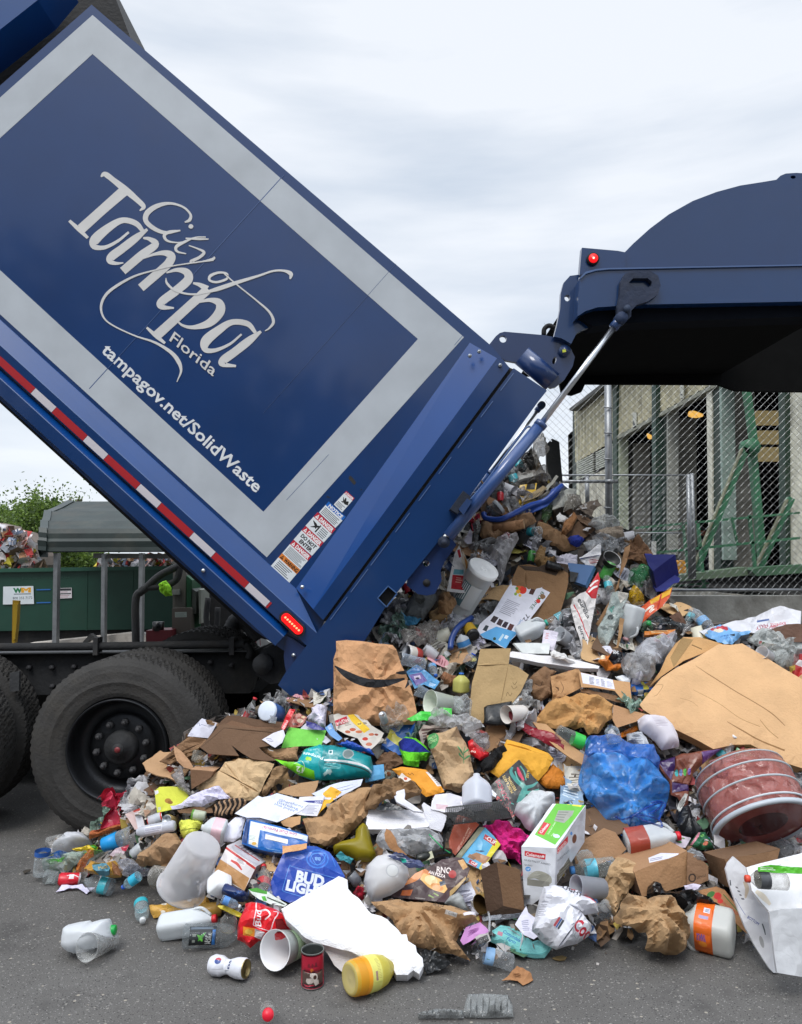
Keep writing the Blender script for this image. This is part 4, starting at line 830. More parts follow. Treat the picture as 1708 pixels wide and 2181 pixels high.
for nm, q, dx, c_ in (('trim',[(746,190),(761,180),(761,880),(746,880)],-.02,'26382e'),('trim',[(762,180),(774,175),(774,880),(762,880)],-.01,'d2d0bc'),('post',[(912,60),(930,50),(933,870),(918,870)],-.1,'2b4436'),('post',[(930,308),(942,300),(944,870),(932,870)],-.05,'b9c0a8'),
    ('post',[(1077,-20),(1096,-30),(1093,860),(1080,860)],-.15,'224034'),('trim',[(1098,212),(1106,208),(1106,860),(1098,860)],-.02,'c6cab8'),('post',[(1106,205),(1136,190),(1134,860),(1106,860)],0,'1a2f26'),('trim',[(1140,190),(1146,188),(1144,800),(1140,800)],.02,'a9aaa0'),
    ('column',[(1306,70),(1329,60),(1332,862),(1318,862)],-.03,'d9d6c4'),('post',[(1329,60),(1367,50),(1367,862),(1332,862)],0,'1d332a'),('trim',[(1360,50),(1370,48),(1380,820),(1372,820)],-.02,'8fa398'),('post',[(1608,-60),(1636,-70),(1640,860),(1614,860)],-.1,'1e3a2c'),('column',[(1637,-80),(1900,-200),(1900,860),(1637,860)],-.02,'d6d3c0')):
    mb = MB(); xplate(mb, q, XB+dx, XB+dx+.25, c_, 'sheetmetal'); mb.build(nm, bl)
for q in ([(972,350),(1004,330),(1006,860),(976,860)],[(1147,240),(1186,225),(1186,860),(1150,860)],[(1372,60),(1414,50),(1418,862),(1376,862)]):
    mb = MB(); xplate(mb, q, XB+.35, XB+.8,'8e8c82','concrete'); mb.build('concrete_column', bl)
# inside of the shed: floor, back wall and ceiling, open towards us
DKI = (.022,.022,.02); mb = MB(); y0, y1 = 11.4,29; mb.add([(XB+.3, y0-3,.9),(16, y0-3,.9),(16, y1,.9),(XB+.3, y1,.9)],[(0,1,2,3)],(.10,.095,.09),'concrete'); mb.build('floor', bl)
mb = MB(); mb.add([(16, y0-3,.9),(16, y1,.9),(16, y1,6.4),(16, y0-3,6.4),(XB+.3, y1,.9),(XB+.3, y1,6.4),(XB+.1, y0-3,6.3),(XB+.1, y1,6.4)],[(0,1,2,3),(1,4,5,2),(3,2,5,6)],(.012,.012,.011),'void'); mb.build('interior', bl)  # near-black surfaces, the gloom of the bays put into the colour
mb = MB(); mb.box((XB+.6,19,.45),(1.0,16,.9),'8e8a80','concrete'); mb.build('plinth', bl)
for r0, r1 in ((195,230),(235,252),(278,332),(348,405)):
    for c0, c1 in ((1438,1502),(1506,1568),(1571,1609)):
        mb = MB(); V = onplane(M([(c0, r0),(c1, r0-1),(c1, r1-1),(c0, r1)]), np.array([-.35,-.94,0]), np.array([9.0,17.5,3.])); mb.add(np.vstack([V, V+[.1,.15,0]]),[(0,1,2,3),(4,7,6,5)],'6e6244','glow'); mb.build('skylight_panel', bl)  # glow stands for daylight coming through these panels
for (x, y, w_, h_, yy) in ((1262,213,34,12,19),(1070,305,11,10,25),(1465,102,22,4,15)):
    q = M(np.array([(x+w_*math.cos(k*.524), y+h_*math.sin(k*.524)) for k in range(12)])); mb = MB(); Fp = P(q, np.full(12, float(yy))); mb.add(np.vstack([Fp, (Fp.mean(0)+(Fp-Fp.mean(0))*.5+[0,.2,.12])]),[tuple(range(12))]+[(i, (i+1) % 12,(i+1) % 12+12, i+12) for i in range(12)]+[tuple(range(12,24))],(.75,.42,.09),'glow'); mb.build('high_bay_lamp', bl)
for dgt, x, y in (('1',1001,258),('2',1199,132)):
    mb = MB(); xplate(mb, [(x-3, y-54),(x+12, y-58),(x+12, y+6),(x-3, y+12)], XB-.08, XB-.06,'b9b8a8','satin', art=[('t', dgt, x+1, y, x+9, y-4,44,'e8e8e0',.02)] if 0 else [('t', dgt, x+1, y, x+9, y-4,44,'34342e',0)]); mb.build('bay_number', bl)
# worker inside, beyond the green frame
def worker():
    use('B4'); base = P1(*M((1052,360)),21.); base[2] = .95; hd = P1(*M((1051,106)),21.); S_ = (hd[2]+.12-base[2])/1.75
    me = bpy.data.meshes.new('person'); J = dict(p=(0,0,.92), w=(0,0,1.1), c=(0,0,1.32), n=(0,0,1.48), h=(0,-.02,1.6), t=(0,0,1.72), ls=(-.18,0,1.42), le=(-.26,-.02,1.15), lw=(-.2,-.2,.98), rs=(.18,0,1.42), re=(.25,.02,1.14), rw=(.24,-.08,.9), lh=(-.1,0,.88), lk=(-.11,-.02,.48), lf=(-.12,0,.06), lt=(-.13,-.14,.03), rh=(.1,0,.88), rk=(.11,.0,.48), rf=(.12,.03,.06), rt=(.13,-.12,.03))
    R = dict(p=.15, w=.135, c=.16, n=.06, h=.1, t=.08, ls=.075, le=.05, lw=.035, rs=.075, re=.05, rw=.035, lh=.1, lk=.07, lf=.05, lt=.045, rh=.1, rk=.07, rf=.05, rt=.045)
    ks = list(J); E = [('p','w'),('w','c'),('c','n'),('n','h'),('h','t'),('c','ls'),('ls','le'),('le','lw'),('c','rs'),('rs','re'),('re','rw'),('p','lh'),('lh','lk'),('lk','lf'),('lf','lt'),('p','rh'),('rh','rk'),('rk','rf'),('rf','rt')]
    me.from_pydata([J[k] for k in ks],[(ks.index(a), ks.index(b)) for a, b in E],[]); o = bpy.data.objects.new('person', me); COL.objects.link(o)
    md = o.modifiers.new('skin','SKIN'); o.modifiers.new('sub','SUBSURF').levels = 1
    for i, k in enumerate(ks): me.skin_vertices[0].data[i].radius = (R[k], R[k]*.8)
    me.skin_vertices[0].data[0].use_root = True
    bpy.context.view_layer.update(); dg = bpy.context.evaluated_depsgraph_get(); m2 = bpy.data.meshes.new_from_object(o.evaluated_get(dg)); bpy.data.objects.remove(o)
    V = np.array([v.co[:] for v in m2.vertices]); fs = [list(p.vertices) for p in m2.polygons]; cs = []
    for f in fs:
        c = V[f].mean(0); z = c[2]
        cs.append('a0664a' if z > 1.5 or (z < 1.0 and abs(c[0]) > .19) else ('c8741c' if z < 1.18 and z > .95 and abs(c[0]) < .19 else ('15161a' if z > .9 else '202430')))
    mb = MB(); mb.add(V*S_+base, fs, cs, 'cloth', True)
    o = mb.build('person', None, label='worker in dark shirt and cap standing beyond the green steel frame', cat='person')
    mb = MB(); th = np.linspace(0,6.283,13)[:-1]; R_ = [(0.105,1.66),(.10,1.72),(.06,1.76),(0,1.77)]; V = [(r*math.cos(a), r*math.sin(a)-.02, z) for r, z in R_ for a in th]
    mb.add(np.array(V)*S_+base, [(i*12+k, i*12+(k+1) % 12,(i+1)*12+(k+1) % 12,(i+1)*12+k) for i in range(3) for k in range(12)],'15161a','cloth', True); mb.build('cap', o)
worker()
# green steel frame in front of the building
use('A4'); GF = (.035,.16,.075)
fr = empty('green_steel_frame', P1(*M((1450,900)),10)*[1,1,0],'green steel conveyor frame with slanting braces, beyond the fence','frame')
bars = [(1480,95,1515,350,26,10),(1505,350,1550,840,28,10),(1478,350,1268,862,26,9.9),(1668,560,1535,850,26,9.9),(1010,686,1700,622,9,9.6),(1060,794,1700,728,10,9.6),(1210,662,1236,900,10,9.6),(1272,655,1300,935,12,9.6),(1415,640,1440,760,8,9.8),(1490,632,1516,870,12,9.6),(1020,708,1215,690,5,9.7),(1150,930,1320,918,8,9.7),(1170,950,1310,935,6,9.7)]
for x0, y0, x1, y1, w_, yy in bars:
    mb = MB(); plate(mb, stroke([(x0, y0, w_),(x1, y1, w_)],1), yy, yy+w_*.0035, GF, 'sheetmetal'); mb.build('bar', fr)
for x0, y0, x1, y1 in ((1470,352,1262,858),(1660,566,1528,848)):
    mb = MB(); plate(mb, stroke([(x0-9, y0,6),(x1-7, y1,6)],1),9.88,9.95,'77785e','sheetmetal', ); mb.build('brace_edge', fr)
mb = MB(); plate(mb, [(1180,886),(1480,850),(1482,885),(1180,912)],9.5,9.8,'5c7058','sheetmetal'); mb.build('bottom_beam', fr)
mb = MB(); plate(mb, [(1492,862),(1545,850),(1760,838),(1760,872),(1520,888)],9.4,9.7,'41684a','sheetmetal'); mb.build('bottom_beam', fr)
mb = MB(); c = M((1500,345)); p = P1(*c, 9.9); mb.tube([p, p+[0,.15,0]],.12, GF, 'sheetmetal',8); mb.build('gusset', fr)
mb = MB(); plate(mb, [(1125,838),(1215,822),(1228,842),(1258,850),(1262,875),(1125,880)],11.6,12.6,'c98a1c','sheetmetal'); mb.build('yellow_barrier', None, label='yellow concrete barrier between the fence and the shed', cat='barrier')
mb = MB(); plate(mb, [(1083,742),(1097,742),(1097,800),(1083,802)],9.5,9.56,'d2d2ca','sheetmetal'); mb.build('marker_post', None, label='short white marker post left of the green frame', cat='post')
# concrete wall and fence
mb = MB(); yw = 7.8; a_ = P1(*M((900,972)), yw); b_ = P1(*M((2300,968)), yw); mb.box(((a_[0]+b_[0])/2, yw+.12, a_[2]/2),(b_[0]-a_[0],.24, a_[2]),'9a9891','concrete'); mb.build('concrete_wall', None, label='low stained grey concrete wall under the chain-link fence', cat='wall')
WT = a_[2]
def chain(name, par, x0, x1, z0, z1, Y, step=.038, r=.0017, col=(.33,.34,.34)):
    mb = MB(); V = []; Fc = []; nz_ = int((z1-z0)/step)
    for i in range(int((x1-x0)/step/1)):
        x = x0+i*step
        for ph in (0,):
            pts = [(x+(step if (j+i) % 2 else 0), Y+(.004 if j % 2 else -.004), z0+j*step) for j in range(nz_+1)]
            k = len(V)
            for p in pts: V += [(p[0]-r, p[1], p[2]),(p[0]+r, p[1]-r, p[2]),(p[0]+r*.5, p[1]+r, p[2])]
            for j in range(nz_):
                for q in range(3): Fc.append((k+3*j+q, k+3*j+(q+1) % 3, k+3*j+3+(q+1) % 3, k+3*j+3+q))
    mb.add(V, Fc, col, 'steel'); return mb.build(name, par)
fc = empty('chain_link_fence', P1(*M((1100,972)), yw+.1)*[1,1,0]+[0,0, WT],'galvanised chain-link fence on top of the concrete wall','fence')
xa = P1(*M((642,500)), yw)[0]; xb = P1(*M((1850,500)), yw)[0]; chain('mesh', fc, xa, xb, WT+.01,4.1, yw+.1)
def pipe(name, par, x0, y0, x1, y1, r, Y, col=GAL):
    mb = MB(); mb.tube([P1(*M((x0, y0)), Y), P1(*M((x1, y1)), Y)], r*cur[2]*Y/F, col, 'steel',14); return mb.build(name, par)
po = pipe('post', fc, 893,-60,901,965,15, yw+.04)
for y in (180,286,396,600): pipe('band', po, 878, y, 912, y+3,3.2, yw-.01)
pipe('collar', po, 900,484,900,500,18, yw+.035)
pipe('rail', fc, 650,492,935,491,7, yw+.12); pipe('rail', fc, 1100,948,2000,944,6, yw+.03); pipe('post', fc, 1740,-60,1733,965,15, yw+.04)
gt = empty('fence_gate', P1(*M((1240,860)),8.9)*[1,1,0],'grey pipe gate panel standing behind the main fence post','gate')
pipe('post', gt, 1231,462,1240,900,9,8.9); pipe('post', gt, 1247,458,1256,900,8,8.95); pipe('rail', gt, 690,465,1226,465,4,8.9); pipe('post', gt, 806,470,808,600,9,8.9); pipe('rail', gt, 1010,707,1210,707,3,8.9)
x0, x1 = P1(*M((930,465)),8.93)[0], P1(*M((1226,465)),8.93)[0]; chain('mesh', gt, x0, x1,1.2, P1(*M((930,465)),8.93)[2],8.93,.03,.0022,(.24,.25,.26))
# trees behind the photographer, seen only as a reflection in the truck's panel
rr = np.random.RandomState(5); V = []; Fc = []; Cs = []
for k in range(26):
    x = -22+k*1.7+rr.uniform(-.6,.6); hgt = float(np.interp(x, [-20,-12,-7,-2.5,2,20],[12,11.5,9.2,6.6,5.4,5]))+rr.uniform(-.5,.7)
    for j in range(150):
        p = np.array([x, -15+rr.uniform(-1,1),0])+[rr.uniform(-1.3,1.3),0, rr.uniform(0,1)**.8*hgt]; a, b = rr.randn(3), rr.randn(3); s = .75; a *= s/np.linalg.norm(a); b *= s*.6/np.linalg.norm(b); i = len(V); V += [p, p+a+b, p+2*a, p+a-b]; Fc.append((i, i+1, i+2, i+3)); Cs.append((.015,.022,.012))
mb = MB(); mb.add(V, Fc, Cs, 'leaf'); mb.build('far_tree_line', None, kind='stuff', label='dark tree line across the yard, reflected in the truck panel')
# ---------------- the mound under everything ----------------
def mound():
    top = [(560,1500),(700,1470),(790,1330),(880,1240),(985,1120),(1030,1030),(1075,1000),(1135,950),(1160,1010),(1215,1040),(1265,1100),(1345,1135),(1395,1230),(1440,1290),(1520,1330),(1640,1330),(1900,1340)]
    top = [(-60,1790),(80,1800),(200,1770),(330,1640),(400,1560),(480,1520)]+top
    bot = [(-60,1800),(70,1850),(180,1875),(330,1850),(420,1900),(520,1960),(640,2000),(760,2030),(900,2030),(1050,2050),(1180,2010),(1400,1990),(1560,1990),(1660,2040),(1900,2090)]
    xs = np.arange(96,1880,16.); V = []; nr = 46
    for x in xs:
        y0, y1 = np.interp(x, *zip(*top)), np.interp(x, *zip(*bot))-34; y0 = min(y0, y1-6)
        ys = np.linspace(y0, y1, nr); q = np.stack([x+0*ys, ys],1); Y = YS(q)+.09+.05*np.sin(x*.09+ys*.07)*np.cos(ys*.11-x*.05); W = P(q, Y); W[:, 2] = np.maximum(W[:, 2],.004); W[-1] = W[-2]+[0,.12,0]; W[-1,2] = .003
        b = W[0]; back = [b+[0,.35,-.05], b+[0,.9,-.5*(b[2])],[b[0], b[1]+1.5,.003]]
        V.append(np.vstack([back[::-1], W]))
    V = np.array(V); n, m_ = V.shape[:2]; V = V.reshape(-1,3); V = V+vcr(V, 9,.025,5)*np.minimum(1, V[:, 2:3]*4)
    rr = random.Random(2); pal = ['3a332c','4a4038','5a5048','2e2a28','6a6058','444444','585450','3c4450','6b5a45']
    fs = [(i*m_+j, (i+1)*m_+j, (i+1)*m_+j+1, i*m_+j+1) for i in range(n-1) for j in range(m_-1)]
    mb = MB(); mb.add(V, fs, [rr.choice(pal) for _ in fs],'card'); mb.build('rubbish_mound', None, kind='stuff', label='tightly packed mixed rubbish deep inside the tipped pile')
    return top, bot
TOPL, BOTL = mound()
K1, K2, K3 = 'b08a62','c39b6c','8a6a4a'
# ---------------- high part of the pile, under the tailgate ----------------
use('T5')
sheet('plastic_sack','crumpled translucent white sack caught beside the lift cylinder, top of the pile','sack',[(870,290),(930,235),(975,250),(985,330),(1020,380),(990,430),(930,440),(905,530),(885,480),(860,390)],'b9b4ac','film', t=20, bulge=.06, cr=(.03,5), Y=5.5)
sheet('black_bag_fragment','torn black plastic under the translucent white sack','bag',[(735,500),(800,420),(855,350),(885,440),(895,560),(850,600),(735,610)],'161616','film', t=20, bulge=.05, cr=(.03,5), Y=5.6)
sheet('plastic_sheeting','grey wrinkled plastic sheeting just above the yellow and black carton','plastic',[(740,640),(820,540),(900,570),(970,545),(1050,620),(1000,680),(860,660),(730,690)],'a39e98','film', t=30, bulge=.04, cr=(.03,5))
sheet('foam_strip','long grey foam strip high on the pile','foam',[(732,615),(960,566),(968,590),(740,655)],'a8a8a4','foam', t=30, th=.03)
carton('carton','torn yellow and black carton high on the pile','carton',[(745,705),(905,683),(880,830),(722,880)],(1,940,700), t=25, cols=['d0a818','a88818','202020','b09018','202020','8a7018'], art={'f': [('p',[(815,690),(890,685),(885,745),(800,750)],'181818'),('p',[(730,780),(820,765),(815,800),(760,812)],'202020'),('t','PAD',762,800,820,790,30,'303030')]}, lm='the yellow and black carton')
for i, (p, c, lb) in enumerate(([[(760,870),(850,780),(960,720),(1000,740),(940,800),(830,850)],'9a8868','brown newspaper bundle over the yellow and black carton'],[[(790,885),(900,820),(1020,760),(1030,775),(940,880)],'c4beb2','folded printed newspaper above the blue plastic rim'],[[(975,740),(1085,615),(1108,625),(1000,760)],'aaaaa2','grey plastic batten leaning up at the pile top'])):
    sheet('newspaper' if i < 2 else 'batten', lb, 'newspaper' if i < 2 else 'batten', p, c, 'paper', t=40, art=[('b',[p[0], p[1], p[3], p[4 if i < 2 else 3]],5,'6a6458')] if i < 2 else ())
def tubeitem(name, label, cat, pts, r, col, m='plastic', up=.03, Yo=0., lm=None, seg=10):
    q = M(np.array(catmull(np.array(pts, float),6))); Y = YS(q)-up; mb = MB(); mb.tube([P1(*a, b+Yo) for a, b in zip(q, Y)], r*cur[2]*float(Y.mean())/F, col, m, seg); 
    if lm: LM.append((q.mean(0), lm))
    return mb.build(name, None, label=label, cat=cat)
lathe('clear_tub','clear round tub with white lid next to the cylinder','tub',(460,980),(560,900),75,[('body',[(0,0),(0,.8),(.2,1),(1,.9)],'c4c8c8','pet'),('lid',[(.75,1),(1,1),(1.02,.9),(1.02,0)],'b8bcbe','plastic')])
tubeitem('curved_tubing','thick curved blue plastic rim sticking out of the upper pile','rim',[(405,970),(430,1015),(560,1025),(680,975),(830,900),(980,850),(1080,760),(1140,710)],26,(.02,.07,.34),'plastic',.10, lm='the curved blue plastic rim')
sheet('plastic_sheet','bent blue plastic sheet running up to the right above the paper tube','plastic',[(700,940),(860,890),(1000,840),(1040,745),(1140,695),(1155,710),(1100,800),(1000,900),(860,965),(700,985)],(.02,.07,.33),'plastic', t=30, th=.012, cr=(.004,3))
sheet('brown_bag','flat brown paper bag with a rolled tube, below the blue rim','bag',[(385,1030),(560,1040),(700,1000),(850,985),(900,1050),(800,1110),(640,1160),(470,1230),(370,1180)],'8a6848','kraft', t=35, bulge=.05, cr=(.02,6))
lathe('paper_tube','thick cardboard tube lying on the flat brown bag','tube',(500,1110),(785,1070),44,[('x',[(0,0),(0,1),(1,1),(1,.86),(.98,.5),(.99,0)],['a87850','a87850','c8a880','b89068','a07850'],'kraft')], dY=-.06, lm='the thick cardboard tube')
for p, c, m_, lb, nm, b in (
 ([(920,1030),(960,1050),(1120,1140),(1210,1230),(1295,1320),(1180,1320),(1040,1270),(950,1200),(880,1180)],'7c5c3c','card','long curling brown cardboard flap below the starry torn carton','cardboard',.03),
 ([(1290,880),(1440,855),(1475,842),(1512,905),(1440,940),(1420,995),(1370,970),(1300,920)],'6c5e50','card','torn brown carton end with jagged points at the right top of the pile','carton_end',.0),
 ([(1305,890),(1450,855),(1445,915),(1330,930)],'b5b2b0','paper','grey printed sheet on the jagged carton end','paper',.0),
 ([(1060,800),(1200,740),(1280,750),(1150,920),(1050,940)],'aeb0aa','paper','pale crumpled sheet right of the blue rim tip','paper',.01),
 ([(1180,800),(1310,795),(1325,870),(1240,930),(1150,960)],'9a958c','film','grey plastic film with a round loop at the pile top','plastic_film',.02),
 ([(1380,1080),(1420,1030),(1540,990),(1640,1030),(1680,1100),(1560,1130),(1460,1120)],'d4d6d4','film','clear crinkled plastic film at the right shoulder of the pile','plastic_film',.05),
 ([(1085,1000),(1120,965),(1205,1000),(1180,1050),(1100,1045)],'dcdcdc','paper','small white bar-coded packet in the upper pile','packet',.01),
 ([(1130,1170),(1160,1050),(1250,960),(1290,1000),(1230,1120),(1170,1180)],'8e6038','kraft','rusty brown crumpled paper in the upper pile','paper',.03),
 ([(960,930),(1000,880),(1060,900),(1040,1000),(990,1060),(940,1040)],'4e6a48','film','green see-through wrap left of the bar-coded packet','wrap',.02),
 ([(1190,1200),(1290,1185),(1350,1210),(1310,1270),(1220,1260)],'2a3c9a','cloth','crumpled royal blue cloth below the rusty brown paper','cloth',.04),
 ([(1450,1130),(1560,1100),(1708,1110),(1730,1180),(1640,1190),(1500,1180)],'9a8c7c','foam','grey moulded pulp tray at the right shoulder of the pile','pulp_tray',.03)):
    sheet(nm, lb, nm.split('_')[-1], p, c, m_, t=38, bulge=b, cr=(.014,7), lm=None)
use('A4')
sheet('cardboard','dark brown cardboard hump right of the grey pulp tray','cardboard',[(985,760),(1020,710),(1060,760),(1110,840),(1080,860),(960,800)],'6e4c30','card', t=30, bulge=.03)
use('B4')
sheet('cardboard','wide brown cardboard behind the green bottles, right side of the pile','cardboard',[(540,200),(600,130),(660,190),(720,290),(760,380),(700,430),(640,300),(520,280)],'6a4a30','card', t=20, cr=(.02,4))
carton('bin','dark navy plastic bin corner poking out at the right side of the pile','bin',[(690,400),(885,395),(740,505),(715,470)],(0,660,260), t=10, cols=['1c2474','1c2474','20287c','181f66','1c2474','181f66'], m='plastic')
sheet('bin_wall','deep blue plastic bin wall with stepped rim at the pile edge','bin',[(655,250),(700,252),(745,290),(755,315),(820,370),(893,415),(885,442),(850,450),(790,500),(735,505),(715,470),(740,395),(690,320)],(.022,.03,.26),'plastic', t=12, th=.02, cr=(.003,3), lm='the deep blue bin wall')
sheet('green_bottles','knot of crushed green bottles inside the brown cardboard','bottle',[(535,440),(560,350),(620,320),(700,330),(710,390),(650,440),(640,470),(570,480)],(.03,.22,.09),'pet', t=25, bulge=.06, cr=(.03,8), smooth=True)
bottle('green_bottle','green plastic bottle pointing down among the cardboard',(660,330),(600,450),34, body=(.05,.32,.12))
sheet('cardboard','tall folded cardboard strip standing beside the green bottles','cardboard',[(330,720),(400,600),(480,480),(505,300),(520,215),(560,190),(540,300),(480,430),(410,640),(350,740)],'8a6644','card', t=25, cr=(.012,5), th=.006)
carton('storage_bin','light blue storage tub with ridged side','tub',[(150,330),(330,352),(270,480),(180,450)],(0,140,310), t=20, cols=['5d8cc0','6a96c8','5d8cc0','4f7cb0','5d8cc0','456a9a'], m='plastic', lm='the light blue tub')
carton('snack_box','yellow and black snack box standing by the light blue tub','box',[(150,375),(208,385),(185,450),(150,445)],(1,215,378), t=15, cols=['e8c020','181818'], art={'f': [('p',[(155,372),(206,380),(200,400),(150,396)],'201818'),('t','Sun',153,425,183,428,17,'c02020')]})
sheet('magazine','white folded magazine with grey cups, under the clear film','magazine',[(215,280),(300,230),(360,180),(362,260),(330,330),(270,325)],'dfdfe2','paper', t=35, art=[('l',225,285,350,270,5,'30408a'),('b',[(280,290),(350,280),(345,315),(290,320)],4,'c07070')], cr=(.015,5))
for q, lb in (([(62,275),(140,250),(205,255),(205,330),(150,355),(70,310)],'wrinkled lilac-white paper above the light blue tub'),([(240,180),(330,150),(380,170),(355,210),(280,230)],'milky crumpled wrap over the folded magazine')):
    sheet('paper', lb, 'paper', q, 'd6d2de' if 'lilac' in lb else 'c8ccd0','paper' if 'lilac' in lb else 'film', t=35, bulge=.015, cr=(.012,8))
lathe('coffee_cup','dark-mouthed grey cup facing right at the edge of the folded magazine','cup',(440,280),(400,330),62,[('x',[(0,1),(.02,.95),(.6,.8),(.6,0)],['c9c9c9','222222','181818'],'plastic'), ], dY=.06)
sheet('clear_container','pile of clear crushed containers at the upper right of the pile','container',[(300,140),(400,130),(470,150),(480,200),(420,250),(350,200)],'c4c8cc','pet', t=35, bulge=.05, cr=(.02,9))
# tall white and red vacuum box
sheet('appliance_box','long flattened white appliance box with a red end, leaning on the pile','box',[(160,600),(182,545),(265,500),(345,370),(358,420),(335,540),(300,720),(275,860),(215,945),(235,880),(190,720)],'d8d4d2','gloss', t=30, cr=(.01,5), step=5, art=[
 ('p',[(262,505),(345,370),(358,420),(335,545),(300,550)],'c42028'),('s',[(290,470,12),(320,440,12),(345,430,8)],'e8e4e2'),('s',[(280,510,10),(310,480,14),(340,470,10)],'e8e4e2'),
 ('s',[(182,590,6),(215,650,6),(250,740,7),(290,830,6)],'c83038'),('t','eureka',208,735,262,880,26,'30343a'),('t','eureka',205,562,272,690,24,'30343a'),('b',[(245,560),(275,640),(262,650),(235,570)],3,'70747a')], lm='the white and red appliance box')
sheet('clear_package','long clear blister package with teal ends left of the milk jug','package',[(340,750),(400,640),(440,510),(480,500),(555,510),(540,560),(500,620),(520,650),(440,810),(400,880),(350,850)],'cfdcd8','film', t=30, bulge=.03, cr=(.012,7), art=[('p',[(410,620),(450,610),(430,660)],'62b8a8'),('p',[(480,505),(552,512),(540,545),(490,590),(470,540)],'ece4d8'),('c',420,690,20,'20282c')])
sheet('yellow_bag','bright yellow plastic bag above the orange carton','bag',[(545,565),(555,500),(580,462),(610,480),(640,540),(652,590),(600,600)],'e0b420','film', t=25, bulge=.04, cr=(.02,7), lm='the yellow plastic bag')
sheet('orange_carton','torn orange and red food carton sticking up at the right','carton',[(632,610),(690,560),(770,515),(842,475),(825,540),(780,600),(700,660),(632,722)],'dd5a2c','gloss', t=15, art=[('p',[(690,565),(838,478),(826,520),(700,590)],'eeb52c'),('s',[(655,640,10),(690,610,14),(715,600,12),(690,640,10),(720,620,8)],'f2e8dc'),('l',770,520,740,620,10,'c42c20'),('l',780,600,826,545,8,'f0e8e0')], cr=(.008,5), lm='the orange carton')
jug('translucent milk jug hanging upside down with a pink-rimmed mouth',(595,600),(527,830),62, cap='d8a8ac', up=.05, lm='the upside-down milk jug')
sheet('cardboard','narrow brown cardboard slat left of the upside-down milk jug','cardboard',[(470,870),(490,680),(520,690),(505,780),(480,880),(445,880)],'9a744c','card', t=25)
sheet('white_bag','white see-through plastic bag with a pink print below the orange carton','bag',[(560,960),(600,880),(680,820),(760,788),(850,785),(880,800),(840,890),(760,990),(690,1010),(620,990)],'e2e4ec','film', t=40, bulge=.06, cr=(.03,5), step=8, art=[('c',790,815,(30,14),'e8c0d0'),('c',740,830,(18,10),'d8e0b8'),('p',[(548,925),(570,900),(565,950)],'d8d4a0')], lm='the white bag with pink print')
sheet('black_film','dark grey plastic sheet trailing over the pile edge near the orange carton','plastic',[(690,700),(720,670),(830,665),(880,700),(950,740),(930,760),(860,740),(780,720)],'50565a','film', t=35, cr=(.02,6))
sheet('cardboard','dark brown cardboard scrap against the concrete wall','cardboard',[(820,670),(890,635),(935,720),(870,715)],'5c4030','card', t=30)
sheet('orange_strip','flat orange printed box above the white bag with pink print','box',[(655,770),(862,756),(858,782),(655,795)],'cc7a30','gloss', t=45, th=.02, art=[('b',[(700,766),(820,762),(818,780),(700,786)],2,'e8d0a0')])
sheet('mail_box','long white flattened postal box upside down along the wall','box',[(1020,765),(1180,725),(1400,670),(1510,612),(1560,605),(1640,630),(1700,640),(1700,740),(1540,730),(1400,790),(1200,770),(1060,790)],'dcdce2','gloss', t=48, cr=(.012,4), art=[('t','PRIORITY',1545,716,1400,738,19,'b03448',.01),('t','EXPRESS',1600,700,1500,704,24,'c04050',.02),('t','MAIL',1480,712,1410,724,15,'a05060',.01),('p',[(1408,695),(1490,680),(1492,692),(1410,706)],'5068a0')], lm='the white postal box')
sheet('frozen_food_pouch','light blue food pouch with strawberries lying by the wall','pouch',[(1060,790),(1090,750),(1160,722),(1210,738),(1290,775),(1365,772),(1350,795),(1300,800),(1240,860),(1190,862)],'78b0e4','gloss', t=45, bulge=.015, cr=(.012,6), step=7, art=[('c',1115,752,(22,12),'c03040'),('c',1150,765,(34,16),'e8dcc8'),('c',1185,745,(24,12),'c43a48'),('c',1150,745,(16,7),'d05058'),('c',1200,758,(14,8),'b83040'),('t','strawberry',1235,800,1160,806,14,'3060a8',.01),('t','cream',1230,820,1180,826,14,'3060a8',.01),('p',[(1220,800),(1255,795),(1256,808),(1224,812)],'202838')])
sheet('clear_bag','large clear produce bag with a tiny tomato label, right edge','bag',[(1340,820),(1400,770),(1480,755),(1600,800),(1760,850),(1760,990),(1580,1010),(1530,980),(1440,900)],'d6dcda','film', t=40, bulge=.05, cr=(.025,5), art=[('c',1415,868,9,'c02828'),('c',1430,878,7,'306828')], lm='the clear produce bag')
sheet('cardboard','dark brown carton corner over the clear produce bag at the right edge','cardboard',[(1480,760),(1600,730),(1760,720),(1760,850),(1590,830)],'5e4232','card', t=40)
cup('white plastic lid-less cup inside the clear produce bag',(1440,910),(1490,940),42,36,'eef0f4', dY=.05)
# ---------------- left flank of the upper pile ----------------
use('B3')
sheet('paper','white leaflet hanging beside the lift cylinder foot','paper',[(800,440),(850,345),(868,390),(862,462),(825,470)],'c9c4d0','paper', t=15)
sheet('plastic_sack','white shopping bag with red lettering hanging down the pile','bag',[(1000,590),(1040,480),(1065,415),(1150,380),(1225,372),(1242,425),(1180,540),(1140,640),(1120,740),(1085,810),(1070,700),(1065,600)],'e0dcdc','film', t=30, bulge=.06, cr=(.02,6), step=8, art=[('s',[(1130,395,10),(1160,450,10)],'b83040'),('s',[(1142,425,8),(1165,415,8)],'b83040'),('b',[(1085,430),(1140,405),(1150,470),(1100,480)],5,'c890a0')], lm='the white bag with red lettering')
sheet('grey_cloth','grey plastic strip hanging beside the bucket lid','plastic',[(870,300),(925,255),(940,330),(915,420),(905,540),(880,530),(885,420)],'8a8a86','film', t=15, cr=(.02,6))
